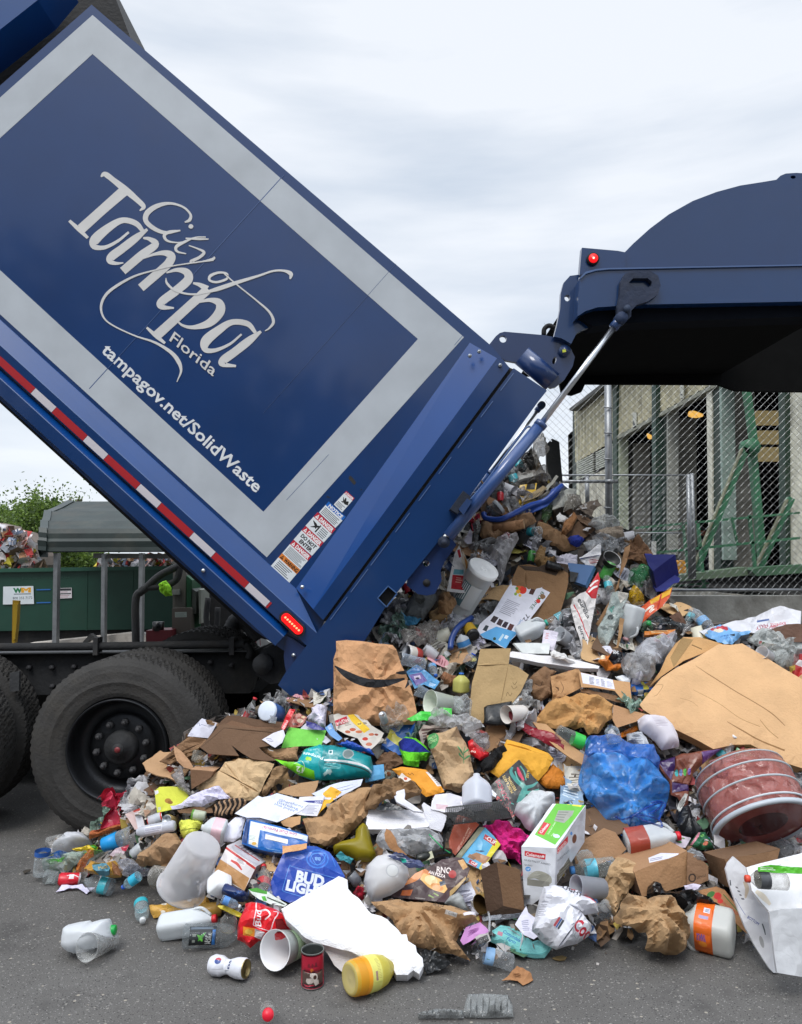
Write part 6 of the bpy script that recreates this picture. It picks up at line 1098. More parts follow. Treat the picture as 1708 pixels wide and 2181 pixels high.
sheet('bill','printed white bill with a navy strip reading $200','bill',[(820,182),(1022,174),(1000,250),(962,336),(860,330),(780,320)],'e6e6f0','paper', t=43, cr=(.002,4), art=[('p',[(840,214),(1008,210),(1002,238),(838,222)],'363c8c'),('t','$200',998,216,942,218,15,'e0e0f0',.02),('b',[(850,250),(985,250),(955,325),(840,315)],7,'a8a8ba')])
sheet('white_paper','big white sheet curling under the handwritten paper','paper',[(150,500),(230,410),(300,345),(420,330),(560,360),(640,385),(520,390),(385,355),(360,440),(350,500),(290,545),(200,540)],'e8e8f6','paper', t=40, bulge=.015, cr=(.004,4))
sheet('handwritten_note','white sheets with blue handwriting on top of the pile, left of centre','paper',[(300,315),(400,240),(490,172),(520,185),(580,172),(640,150),(760,185),(900,232),(850,280),(800,312),(720,350),(640,386),(500,350),(400,350)],'e9edf8','paper', t=42, cr=(.003,4), step=9, art=[('t','@herefunny',652,212,850,270,20,'4868b0',0),('t','littlebig',640,232,810,290,20,'4868b0',0),('t','blue puppy',618,244,782,302,20,'4868b0',0)], lm='the handwritten note')
sheet('brown_paper','small brown cardboard patch between the litter box and the long brown bag','cardboard',[(670,385),(740,345),(830,330),(826,400),(760,432),(690,410)],'b5895c','card', t=40)
sheet('long_paper_bag','long crumpled brown paper bag slanting up to the right of the litter box','bag',[(845,360),(1000,322),(1080,250),(1150,180),(1230,130),(1292,98),(1400,105),(1432,150),(1425,240),(1370,330),(1300,400),(1190,500),(1120,560),(1030,592),(960,570),(900,550),(885,500),(870,430)],'a88158','kraft', t=38, bulge=0.045, cr=(.022,5), step=9, lm='the long brown bag')
sheet('litter_box','blue litter box lying on its side with a white upside-down banner','box',[(395,357),(480,372),(700,430),(890,490),(885,540),(880,580),(850,660),(600,628),(440,590),(356,556),(372,440)],'1464b4','gloss', t=35, bulge=.01, th=.10, back=.1, cr=(.004,4), step=8, art=[
 ('p',[(430,378),(650,432),(888,498),(882,545),(640,486),(425,432)],'d4dcec'),('t','Low Dust Formula!',800,478,528,416,26,'b0205c',.02),('p',[(425,425),(508,440),(486,590),(412,560)],'d8dcd8'),('b',[(420,490),(490,500),(480,545),(415,530)],4,'6a8a8a'),('p',[(550,486),(730,528),(726,566),(546,524)],'ece8e0'),('l',560,526,722,562,4,'b0a898'),
 ('b',[(540,590),(640,610),(840,655),(640,640)],2,'88b0dc'),('c',458,560,(20,12),'d8a848'),('p',[(395,357),(420,362),(400,560),(360,548)],'1c3c74')], edge='123c74', lm='the blue litter box')
sheet('cardboard','narrow tan cardboard strip across the blue beer case','cardboard',[(682,570),(760,568),(880,558),(878,602),(780,615),(700,628),(684,640)],'cc9664','card', t=45, up=.09)
carton('white_red_box','small box, half brown and half white with red stripes, left of the beer case','box',[(235,568),(475,742),(375,935),(130,795)],(1,570,690), t=25, cols=['dcd6d6','d4d0d4','b8a8a8','c9c0c0','b08a62','b08a62'], art={'f': [('p',[(180,682),(418,835),(378,935),(130,795)],'b98a58'),('p',[(230,578),(470,750),(462,768),(222,594)],'c83c38'),('s',[(270,690,16),(320,720,22),(360,770,12)],'c84840'),('p',[(320,665),(395,712),(382,740),(308,694)],'e6e2e2'),('b',[(325,670),(390,712),(380,735),(312,695)],4,'8a8486')],0: [('l',300,565,500,700,7,'c84840'),('b',[(320,570),(380,560),(480,640),(440,660)],5,'a8a0a8'),('t','KEEP',345,600,400,640,14,'605860',.02)],1: [('b',[(480,760),(550,720),(520,800),(420,890)],6,'9a7a78'),('l',470,765,390,915,5,'b85048')]}, lm='the half white, half brown box')
# blue beer case: front with lettering and an arched top
sheet('beer_case','royal blue beer case with white lettering and an arched top, partly under foam','case',[(682,652),(690,620),(800,590),(900,575),(960,580),(1060,625),(1120,700),(1185,818),(1140,900),(740,1032),(640,990),(562,938),(620,790)],'1c44a8','gloss', t=30, th=.12, back=.1, cr=(.004,3), step=8, art=[
 ('p',[(682,652),(690,620),(800,590),(900,575),(960,580),(1060,625),(1120,700),(1185,818),(1000,730),(840,690)],'2456b8'),('c',965,680,(92,78),'3a78d4'),('c',965,680,(80,66),'2456b8'),('c',965,680,(64,52),'3a78d4'),('c',965,680,(54,43),'2450b0'),('t','BB',990,668,944,664,26,'88b8ec',.02),('s',[(905,640,4),(965,730,4),(1030,640,4),(905,640,4)],'5a98e0'),('l',1080,660,1110,740,8,'3a78d4'),('l',690,655,850,620,3,'3a78d4'),
 ('s',[(742,735,4),(740,736,4),(690,900,4),(688,935,4),(760,960,4),(850,985,4)],'5a98e0'),('l',742,735,1160,850,4,'5a98e0'),('t','BUD',785,858,1012,905,86,'e6ecf8',.05),('t','LIGHT',706,925,1010,995,78,'e6ecf8',.05)], edge='16348c', lm='the royal blue beer case')
sheet('yellow_jug','olive yellow oil jug lying in the shade of the long brown bag','jug',[(1090,580),(1150,550),(1265,520),(1275,450),(1330,392),(1370,420),(1400,540),(1442,655),(1400,700),(1290,700),(1180,650),(1100,640)],'9c8c14','hdpe', t=38, bulge=.06, cr=(.006,4), smooth=True, lm='the olive yellow jug')
sheet('teal_scrap','torn teal paper scraps at the foot of the olive yellow jug','paper',[(1110,640),(1150,610),(1190,650),(1255,680),(1230,720),(1180,700),(1140,690)],'3a8c94','paper', t=40, cr=(.02,8))
sheet('red_scrap','crumpled crimson plastic just left of the round-bottomed milk jug','wrapper',[(1245,945),(1290,905),(1340,910),(1350,960),(1330,1005),(1290,990)],'b8283c','gloss', t=38, bulge=.03, cr=(.02,8))
can('grey crumpled can between the beer case and the round-bottomed milk jug',(1230,800),(1290,880),42,'6a6c72', dent=.08)
sheet('flyer','green and white striped flyer sticking out under the beer case','flyer',[(410,925),(480,915),(560,940),(650,1000),(720,1040),(700,1060),(600,1050),(500,1010),(440,965)],'dce4dc','paper', t=42, art=[('p',[(410,925),(480,915),(560,940),(560,965),(440,945)],'4c9a38'),('p',[(515,985),(545,980),(560,1020),(530,1020)],'58b040'),('l',560,990,700,1045,8,'404844')])
sheet('blue_bottle','dark navy blue crushed bottle under the half white, half brown box','bottle',[(205,900),(240,880),(320,920),(400,950),(412,1000),(370,1030),(270,1020),(200,970)],'122a5c','gloss', t=36, bulge=.05, cr=(.012,6), smooth=True, art=[('t','Life',320,1000,378,970,24,'40609c',.01)])
lathe('white_tub','white square-bottomed tub lying left of the navy blue bottle','tub',(120,860),(235,910),80,[('body',[(0,0),(-.01,.6),(0,.85),(.06,1),(.9,1),(1,.9),(1,0)],['eceef0']*4+['3c4c68','3c4c68'],'plastic')], dY=.04, sq=.7, lm='the white square tub')
bottle('water_bottle','small clear bottle with blue band and white cap right of the yellow cartons',(195,1000),(345,1065),32, cap='e8eaec', band='5a90d0', bt=(.1,.4), body='a8c0d8')
sheet('yellow_wrapper','thin yellow wrapper trailing toward the red beer carton','wrapper',[(160,1060),(230,1065),(330,1100),(372,1125),(340,1140),(260,1115),(190,1090)],'d4c034','gloss', t=50, cr=(.01,8))
lathe('glass_jar','clear upright jar with dented base left of the red beer carton','jar',(240,1250),(262,1130),66,[('body',[(0,0),(0,.95),(.1,1),(.7,.96),(.9,.7),(1,.66),(1.05,.6)],'8a8a86','pet')], dent=.02)
# red beer carton
sheet('red_carton','crushed glossy red beer carton with white script lettering','carton',[(385,1040),(440,1032),(520,1050),(620,1085),(700,1125),(735,1190),(760,1270),(680,1330),(560,1335),(490,1345),(425,1398),(370,1350),(322,1330),(330,1240),(350,1160),(375,1100)],'d81420','gloss', t=34, bulge=.05, cr=(.018,4), step=7, art=[
 ('s',[(488,1050,10),(492,1120,9),(482,1190,8),(470,1235,6)],'ecd8dc'),('s',[(470,1235,6),(560,1270,6),(600,1270,8),(625,1210,8),(660,1130,8),(625,1120,6)],'ecd8dc'),('t','Bud',528,1245,532,1120,44,'f0e8ea',.02,.15),('s',[(520,1120,12),(570,1110,14),(600,1150,12),(560,1190,10)],'f0e8ea'),('p',[(388,1245),(480,1258),(470,1318),(382,1310)],'e89030'),('c',430,1285,(30,18),'f0c050'),('p',[(480,1258),(560,1290),(520,1338),(470,1320)],'ccc4c8'),('p',[(640,1190),(690,1170),(740,1260),(650,1290)],'7c1014')], lm='the red beer carton')
# ---------------- in front, lying on the asphalt at left ----------------
use('C1')
sheet('white_jug','large milky white crushed jug at the left tip of the pile','jug',[(305,522),(315,470),(350,428),(430,368),(500,362),(562,366),(600,400),(632,442),(560,460),(500,475),(440,515),(370,525)],'e2e4ea','hdpe', t=38, bulge=.09, cr=(.01,4), smooth=True, lm='the crushed white jug')
lathe('clear_jar','clear ribbed jar lying at the far left behind the crushed white jug','jar',(255,430),(390,400),45,[('body',[(0,0),(0,.7),(.05,.95),(.4,1),(.45,.94),(.5,1),(.9,.95),(1,.8)],'b4b4b2','pet')])
sheet('kraft_scrap','small tan and white box end poking up beside the tyre','box',[(525,350),(560,295),(612,325),(620,370),(590,385)],'b8b0a4','card', t=25, bulge=.02)
sheet('kraft_scrap','orange-brown torn box strip along the foot of the tyre','box',[(610,330),(720,320),(840,282),(905,288),(880,310),(780,350),(700,370),(640,395),(600,400)],'a85c30','card', t=38, bulge=.02, cr=(.015,7), art=[('l',640,350,850,290,8,'c83c20')])
carton('white_box','white and pink open carton standing at the foot of the tyre','carton',[(880,200),(1000,150),(1050,310),(960,325)],(1,1032,178), t=18, cols=['e0c4c0','e4d8dc','dcdce4'], art={'f': [('p',[(958,195),(1010,180),(1045,310),(985,318)],'e6e6ee'),('p',[(945,165),(1000,150),(1005,168),(950,185)],'c85048')]}, lm='the white and pink carton')
sheet('paper_scrap','thin tan paper curl right of the white and pink carton','paper',[(1030,165),(1070,160),(1100,142),(1085,180),(1045,220)],'b8947c','paper', t=25)
can('red and silver soda can lying behind the gold-topped can',(1075,265),(1195,215),46,['c83028','c83028','c0c0c6','b8bcc4','c83028','d83038'], dent=.03)
can('gold-topped open can with its lid facing the camera',(1290,270),(1215,245),44,'9a8458', dY=-.10, dent=.02, lm='the gold-topped can')
lathe('white_tube','long white plastic bottle with printed stripe and black mouth','bottle',(980,345),(1285,290),42,[('body',[(0,.6),(.03,.62),(.12,.95),(.2,1),(.95,1),(1,.8),(1,0)],'d4d6e0','hdpe'),('mouth',[(-.01,0),(-.012,.55),(.03,.6)],'181418','plastic')], art=[('label',.25,.7,-40,35,1,'dcdce8',[('b',[(2,20),(98,20),(98,60),(2,60)],3,'6a6a80'),('b',[(2,65),(98,65),(98,85),(2,85)],2,'9090a4')],'satin')])
lathe('sleeved_cup','clear plastic cup with bright blue sleeve on the left tip of the pile','cup',(955,355),(710,445),70,[('body',[(0,1.05),(.02,1),(1,.72),(1,0)],'c4d0d8','pet'),('sleeve',[(.5,.89),(.5,.90),(1,.76),(1.01,.7),(1.01,0)],'1c9ae0','satin')], lm='the blue-sleeved cup')
sheet('candy_wrapper','green and yellow snack wrapper on top of the crushed clear bottles, left tip','wrapper',[(455,480),(520,462),(560,445),(640,440),(670,470),(640,500),(560,500),(490,500)],'e8c830','gloss', t=45, bulge=.02, cr=(.015,9), art=[('p',[(600,440),(670,460),(650,490),(610,470)],'50a830'),('s',[(560,470,5),(580,455,5),(585,480,5)],'303020')])
sheet('bag_clear_green','crumpled clear bag with lime and blue print, left tip of the pile','bag',[(225,600),(250,540),(330,505),(420,500),(500,500),(600,500),(720,480),(700,520),(600,560),(520,600),(440,650),(330,670),(240,660)],'c4d8cc','film', t=40, bulge=.06, cr=(.02,8), step=6, art=[('p',[(270,540),(330,525),(420,498),(440,520),(390,570),(300,600),(275,580)],'1c60b0'),('p',[(250,560),(340,540),(330,560),(265,580)],'d8d020'),('p',[(290,620),(380,580),(440,575),(400,610),(310,640)],'58c830'),('p',[(600,490),(720,485),(650,530),(560,540)],'6ab848')], lm='the clear bag with lime print')
sheet('juice_box','pink and magenta small carton lying by the blue-sleeved cup','carton',[(760,530),(810,475),(920,443),(905,480),(870,520),(800,545)],'c8b4bc','gloss', t=42, art=[('p',[(850,468),(920,443),(890,500),(860,490)],'c42848')])
can('green and silver can half under the crumpled brown paper',(945,530),(1025,460),46,['58a838','58a838','b8bcc0','b0b4b8','b8bcc0'], dent=.05)
sheet('crumpled_paper','crumpled brown paper ball left of the big translucent bin','paper',[(970,585),(1000,520),(1080,440),(1130,400),(1200,342),(1290,350),(1342,430),(1335,470),(1290,560),(1240,590),(1180,610),(1080,600),(1000,612)],'9c7854','kraft', t=38, bulge=0.068, cr=(.03,6), step=7, lm='the brown paper ball')
sheet('bottle_wrap','clear crushed bottles with blue cap between the brown paper ball and the gold bag','bottle',[(800,600),(860,560),(960,580),(1020,620),(1110,640),(1100,680),(980,690),(860,680)],'b4b8c8','pet', t=40, bulge=.05, cr=(.02,9))
sheet('orange_wrapper','orange and white film wrapper left of the gold bag','wrapper',[(470,660),(500,600),(560,560),(600,500),(640,500),(630,540),(580,600),(560,640),(510,665)],'e88a3c','film', t=38, bulge=.02, cr=(.02,8))
sheet('gold_bag','gold snack bag with a faded blue print at the left tip','bag',[(590,560),(660,585),(740,590),(800,570),(830,600),(858,640),(850,705),(760,698),(680,690),(600,680),(550,655)],'c0903c','gloss', t=36, bulge=.04, cr=(.018,6), step=6, art=[('p',[(635,620),(740,600),(775,640),(760,690),(680,695),(650,660)],'5a90a4'),('p',[(790,590),(850,640),(850,700),(800,690)],'8c6040'),('t','Maiz',690,660,760,640,24,'c8b070',.02)], lm='the gold snack bag')
bottle('water_bottle','clear bottle with blue-white band standing at the far left tip',(205,690),(222,490),58, band='2c5ca8', bt=(.82,1.0), body='c0c8cc')
cup('clear square cup lying at the far left on the asphalt',(245,700),(335,710),52,46,'b8c0c0', m='pet', g=True)
can('red and white soda can lying on the asphalt at the left tip',(348,722),(528,722),48,['d82838','c8202c','d82838','c8202c','d8ccd0'], g=True, dY=.03, lm='the red and white can on the asphalt', art=[('label',.35,.9,-60,10,1,'d42434',[('p',[(20,20),(60,20),(60,80),(20,80)],'e8e0e4'),('s',[(0,40,8),(50,30,10),(100,60,8)],'ece4e6')],'gloss')])
bottle('water_bottle','clear drink bottle with teal label and round open bottom, left asphalt',(790,790),(545,730),62, band='48c0d0', bt=(.22,.45), body='a8b4bc', g=True, lm='the teal-labelled clear bottle')
bottle('water_bottle','small bottle with teal and blue wrap beside the teal-labelled clear bottle',(1000,690),(860,790),40, cap='2058c0', band='30a8c8', bt=(.1,.5), body='a8c8d4')
sheet('napkin','white crumpled napkin flat on the asphalt at the left tip','napkin',[(328,830),(372,762),(430,758),(540,755),(560,780),(640,780),(610,810),(577,852),(520,800),(500,785),(430,790)],'dcd8f0','paper', t=62, cr=(.010,7), g=True)
cup('stack of clear cups between the left tip and the translucent bin',(1130,700),(1245,690),78,60,'c8c4bc', m='pet', dY=-.05, lm='the stacked clear cups')
sheet('paper_cup','crushed paper cup with red print behind the translucent bin foot','cup',[(1150,790),(1180,720),(1240,730),(1290,850),(1240,880),(1190,840)],'cfc8c8','paper', t=38, bulge=.04, cr=(.01,6))
sheet('egg_carton','yellow egg carton with upside-down EGGS printing','egg carton',[(1318,290),(1338,250),(1430,245),(1504,248),(1512,300),(1470,325),(1462,380),(1400,392),(1350,392),(1325,340)],'d8dc58','foam', t=38, bulge=.04, cr=(.01,8), art=[('t','EGGS',1500,252,1448,256,22,'70743c',.01),('s',[(1345,350,8),(1400,345,10),(1470,325,8)],'8c9030')], lm='the yellow egg carton')
lathe('clear_cup','brown and green crumpled label cup above the yellow egg carton','cup',(1420,200),(1530,215),38,[('body',[(0,0),(0,1),(.15,1),(.9,.9),(1,.8),(1,0)],['5c9030','5c9030','b8c0a8','b0b8a4','a0a890'],'gloss')], dent=.04)
jug('white jug with handle and pink label behind the translucent bin',(1690,340),(1490,300),80, band='e8c4cc', bt=(.1,.5), ang=-100, lm='the pink-labelled jug')
lathe('translucent_bin','large translucent white plastic bin upside down at the left','bin',(1510,440),(1330,800),178,[('body',[(-.02,0),(-.02,.72),(.0,.80),(.03,.84),(.9,1.05),(.95,1.06),(.96,1.12),(1.0,1.12),(1.0,1.04)],'eeeef2','frosted')], dY=.05, lm='the big translucent bin')
bottle('water_bottle','clear bottle bottom with teal band standing by the yellow cartons',(1010,905),(1025,1060),54, cap='e4e8ea', band='40b8c8', bt=(.05,.25), body='b8c8cc', g=True, dY=-.12)
sheet('juice_carton','flattened golden drink carton with small white goat pictures','carton',[(1080,935),(1180,905),(1320,892),(1450,870),(1545,858),(1560,900),(1500,1000),(1380,1012),(1240,1020),(1110,1030),(1085,985)],'d8a850','gloss', t=48, bulge=.02, cr=(.012,5), g=True, art=[('c',1195,920,(24,12),'e8e0d0'),('c',1195,1000,(20,14),'e8e0d0'),('c',1400,890,(20,14),'e4dcd0'),('b',[(1285,930),(1340,925),(1335,990),(1285,995)],6,'9c7838'),('p',[(1225,930),(1270,925),(1268,970),(1228,975)],'c8a048')], lm='the flattened golden carton')
lathe('juice_can','golden cardboard can with open dark end in front of the flattened golden carton','can',(1440,975),(1650,960),52,[('body',[(0,.95),(.0,1),(.95,1),(1,1),(1,0)],['d09c48','d8a850','b89050','9c7838'],'gloss'),('opening',[(-.004,0),(-.003,.9),(-.004,.98)],'2a2018','plastic')], g=True, dY=.05)
jug('milky jug with red cap lying on the asphalt left of the tea bottle',(1160,1110),(1620,1035),88, cap='d83038', g=True, ang=-80, lm='the red-capped milky jug')
bottle('tea_bottle','square clear tea bottle with black leaf label lying on the asphalt',(1345,1180),(1850,1165),78, body='8c9498', sq=.6, g=True, dY=.06, art=[('label',.10,.52,-52,52,1,'1c2022',[('p',[(0,0),(100,0),(100,22),(0,22)],'2c343c'),('b',[(5,4),(95,4),(95,18),(5,18)],2,'7a8a9a'),('p',[(86,22),(98,22),(98,100),(86,100)],'2c70b8'),('s',[(35,75,3),(45,55,14),(60,35,3)],'4aa838'),('s',[(30,45,3),(42,60,14),(50,78,3)],'6ac048'),('t','PURE',82,92,82,38,10,'d8dcd8',.02),('t','LEAF',70,92,70,48,10,'d8dcd8',.02),('b',[(12,35),(26,35),(26,92),(12,92)],2,'8a9088')],'satin')], lm='the square tea bottle')
sheet('white_jug','crushed milk jug lying alone on the asphalt, nearest the left corner','jug',[(385,1255),(388,1180),(400,1110),(430,1085),(520,1065),(606,1052),(615,1068),(690,1045),(755,1036),(770,1100),(785,1190),(740,1230),(660,1270),(560,1305),(470,1320),(420,1295)],'e6eaee','hdpe', t=25, bulge=.075, cr=(.006,4), smooth=True, g=True, back=1., lm='the lone crushed milk jug')
lathe('bottle_cap','green screw cap at the right end of the lone crushed milk jug','cap',(770,1130),(808,1128),36,[('x',[(0,1),(.9,1),(1,.9),(1,0)],'18a048','plastic')], Y=3.13)
cup('clear plastic cup lying on the asphalt in front of the lone crushed milk jug',(575,1268),(785,1215),98,62,'cfd0ce', m='pet', dY=.14, g=True)
sheet('leaf','dry curled dark leaf alone on the asphalt at far left','leaf',[(60,660),(90,645),(125,640),(120,655),(85,670),(75,678)],'3c3428','leaf', t=60, g=True, cr=(.004,9), step=3)
use('C2')
lathe('beer_can','crushed white drink can with a red and blue emblem, alone on the asphalt','can',(112,1530),(392,1565),76,[('body',[(0,.8),(.03,.85),(.1,1),(.3,.98),(.42,.74),(.52,.68),(.62,.84),(.75,.98),(.95,1),(.98,.9)],'dcdee6','gloss'),('lid',[(.98,.9),(1.01,.88),(1.0,.8),(.97,.76),(.97,0)],'a8986a','metal'),('base',[(0,.8),(-.01,.7),(.02,.5),(.04,0)],'b8babc','metal')], g=True, dY=-.05, dent=.03, art=[('label',.16,.44,-62,20, lambda t: np.interp(t, [.1,.3,.42,.5],[1,.98,.75,.7]),'dcdee6',[('c',45,45,(34,26),'d0d4e0'),('c',45,48,(28,20),'28468c'),('p',[(20,42),(72,38),(68,26),(45,22),(24,30)],'c03848')],'gloss'),('label',.5,.68,-50,20,.84,'dcdee6',[('t','ps',85,90,85,10,50,'28386c',.03)],'gloss')], lm='the crushed white can')
cup('white paper cup with green print lying open toward the camera',(622,1412),(860,1350),134,88,'e4e8e2', m='plastic', dY=.17, g=True, inner='e8e8ea', art=[('label',.35,.98,-60,60, lambda t: 1.0-.34*t, 'b8d4b0',[('p',[(60,0),(100,0),(100,100),(60,100)],'8cb884'),('t','pop',50,80,50,30,24,'5c8c5c',.02),('b',[(62,30),(90,30),(90,80),(62,80)],4,'5c8c5c')],'satin')], lm='the white paper cup')
lathe('food_can','red food can standing open on the asphalt, with a dark animal photo','can',(925,1688),(925,1402),89,[('body',[(0,.9),(.01,1),(.03,1),(.035,.97),(.96,.97),(.965,1),(1,1.0),(1,.95),(.95,.93),(.9,.92),(.5,.92),(.04,0)],['5a5c5c','5a5c5c','5a5c5c','a41c34','5c605e','5c605e','6a6e6a','4c504e','3c403e','3c403e','3c403e'],'gloss')], g=True, art=[('label',.07,.93,-62,62,.975,'a81c34',[('p',[(0,0),(52,0),(52,100),(0,100)],'5c4a44'),('p',[(0,0),(8,0),(8,100),(0,100)],'281c20'),('p',[(50,10),(54,8),(52,92),(49,94)],'281820'),('s',[(8,66,10),(22,62,16),(34,58,26),(40,50,16),(42,40,10)],'d8ccc4'),('s',[(26,55,14),(22,35,18),(26,24,10)],'c8bcb4'),('s',[(10,74,6),(24,70,8)],'d8ccc4'),('c',34,60,7,'4a3028'),('s',[(54,50,14),(62,44,8)],'c86828'),('b',[(66,30),(82,30),(82,72),(66,72)],3,'70202c'),('t','TRIPE',74,74,74,28,8,'701424',.02)],'gloss')], lm='the red food can')
lathe('yellow_jar','translucent yellow jar lying with its base to the camera','jar',(1225,1645),(1590,1545),124,[('body',[(.0,0),(.02,.5),(-.02,.75),(0,.92),(.06,1),(.3,1.04),(.55,1.0),(.72,.85),(.86,.5),(.9,.42),(1.05,.40),(1.05,0)],['d8cc90','d8cc88','d4c474','e8b840','f0a828','e0d058','d8cc58','c8b84c','b8a030','b09828','a08820'],'hdpe'),('label',[(.22,1.045),(.30,1.055),(.52,1.02)],['f0a020','dcd870'],'satin')], dY=.12, g=True, art=[('print',.34,.5,-50,30,1.035,'dcd870',[('p',[(15,60),(45,60),(45,95),(15,95)],'a08070'),('b',[(50,10),(95,10),(95,90),(50,90)],14,'bcb060')],'satin')], lm='the yellow jar')
lathe('soda_bottle','clear bottle with bright red cap at the bottom edge of the picture','bottle',(560,1880),(566,1925),62,[('body',[(0,0),(0,.7),(.2,1),(.8,.98),(1,.6)],'a8a6a2','pet'),('cap',[(1,.6),(1,.68),(1.2,.66),(1.2,0)],'e01c34','plastic')], g=True, dY=-.25)
# ---------------- styrofoam and the front middle ----------------
use('C3')
carton('open_box','dark brown open carton standing behind the bronze can','carton',[(990,770),(1165,830),(1202,1140),(1040,1100)],(0,870,830), t=12, cols=['6a4c32','7c5a3c','5a4030','5a4030','4a3424','4a3424'], m='card', lm='the dark open carton')
sheet('white_jug','milk jug lying with its round dimpled bottom to the camera','jug',[(180,705),(250,730),(320,800),(338,880),(295,960),(200,1020),(130,1045),(60,1062),(20,1010),(-5,920),(20,800),(90,730)],'e4e4e6','hdpe', t=30, bulge=.10, cr=(.004,4), smooth=True, art=[('c',212,862,(50,50),'d0d2d6'),('c',212,862,(40,42),'eceeee')], lm='the round-bottomed milk jug')
sheet('torn_bag','torn brown paper bag in shade left of the white foam tray','bag',[(-10,310),(60,220),(140,165),(250,138),(380,170),(432,225),(420,270),(300,290),(180,320),(80,372),(0,372)],'80603f','kraft', t=40, bulge=0.038, cr=(.03,6), lm='the torn brown bag')
sheet('black_clamshell','dark clear clamshell lid between the torn bag and the foam tray','clamshell',[(90,375),(130,330),(180,315),(260,350),(300,385),(180,380)],'3c4044','gloss', t=40, cr=(.01,6))
sheet('white_box','flat white carton with small red print left of the upright milk jug','carton',[(498,378),(505,320),(530,268),(640,255),(760,290),(765,360),(700,395),(600,400)],'dedce4','gloss', t=38, cr=(.004,4), art=[('b',[(535,340),(640,345),(640,385),(540,375)],4,'d08890')])
sheet('foam_tray','broken white foam tray lying across the centre front','tray',[(-5,388),(100,375),(260,372),(400,392),(485,402),(490,480),(480,505),(350,520),(200,525),(20,527),(12,480),(20,440)],'eeeef4','foam', t=52, th=.035, cr=(.002,3), art=[('l',5,425,350,455,4,'d4d4de'),('l',350,455,485,440,4,'d4d4de')], lm='the broken foam tray')
sheet('foam_offcut','bent white foam edge piece sticking up behind the broken foam tray','foam',[(218,270),(245,240),(300,224),(306,262),(300,300),(370,345),(440,395),(370,388),(300,350),(240,320)],'eaeaf2','foam', t=30, th=.03, cr=(.003,5))
sheet('foam_block','slanting white foam slab right of the broken foam tray','foam',[(430,345),(445,325),(530,380),(620,425),(600,500),(575,545),(490,520),(470,460)],'e2e2ea','foam', t=30, th=.04, cr=(.003,5))
sheet('clear_bag','clear plastic bag with radiating creases under the broken foam tray','bag',[(85,620),(100,560),(130,530),(250,527),(350,522),(480,512),(560,560),(590,650),(500,700),(400,730),(300,722),(200,690),(110,650)],'d6d8dc','film', t=36, bulge=.07, cr=(.02,6), step=7, lm='the clear creased bag')
sheet('brown_scrap','rusty brown cardboard leaf shape standing before the clear creased bag','cardboard',[(150,560),(165,520),(200,540),(232,590),(250,650),(320,720),(250,710),(190,670),(155,610)],'9a6c44','card', t=22, cr=(.006,5))
tubeitem('straw','green drinking straw lying against the clear creased bag','straw',[(485,565),(540,620),(590,670),(645,705)],5,'2c9c60','plastic',.14)
tubeitem('dark_bottle','dark wine bottle neck with cream label under the clear creased bag','bottle',[(400,745),(470,725),(560,705),(640,700)],30,'181c18','gloss',.05, seg=16)
sheet('bottle_label','cream paper label of the dark wine bottle','label',[(448,712),(505,690),(522,740),(462,762)],'d0d0b4','paper', t=35, Y=3.35)
sheet('coloured_bag','torn navy and white magazine strip under the clear creased bag','magazine',[(170,720),(240,690),(330,730),(420,770),(460,810),(420,830),(330,815),(270,760)],'3c4468','gloss', t=40, cr=(.02,7), art=[('b',[(190,700),(300,720),(400,800),(330,780)],4,'c0c4d8'),('p',[(270,740),(310,745),(318,775),(285,770)],'28a090')])
mbx = MB(); c0, c1 = P1(*M((622,428)),3.52), P1(*M((1088,375)),3.56); axr = (c1-c0)/np.linalg.norm(c1-c0); e1_ = np.cross(axr, [0,0,1.]); e1_ /= np.linalg.norm(e1_); e2_ = np.cross(axr, e1_); Rr = 62*cur[2]*3.5/F; ln_ = np.linalg.norm(c1-c0)
for k in range(34):              # roll of wire mesh: rings and lengthways wires
    c_ = c0+axr*ln_*k/33; th = np.linspace(0,2*math.pi, 25); mbx.tube([c_+(math.cos(a)*e1_+math.sin(a)*e2_)*Rr for a in th],.0011,'6a6c6c','steel',3, cap=False)
for k in range(40):
    a = 2*math.pi*k/40; o_ = (math.cos(a)*e1_+math.sin(a)*e2_)*Rr; mbx.tube([c0+o_, c1+o_],.0011,'6a6c6c','steel',3, cap=False)
mbx.build('wire_roll', None, label='roll of grey wire mesh below the upright milk jug', cat='wire roll'); LM.append((M((850,400)),'the wire mesh roll')); OWN.append(M(np.array([(600,360),(1090,310),(1100,440),(620,500)])))
sheet('black_string','tangle of black string hanging from the wire mesh roll','string',[(585,540),(600,480),(640,440),(670,470),(640,520),(610,560),(600,700),(588,690),(590,600)],'0e0e10','cloth', t=20, cr=(.02,14), Y=3.40)
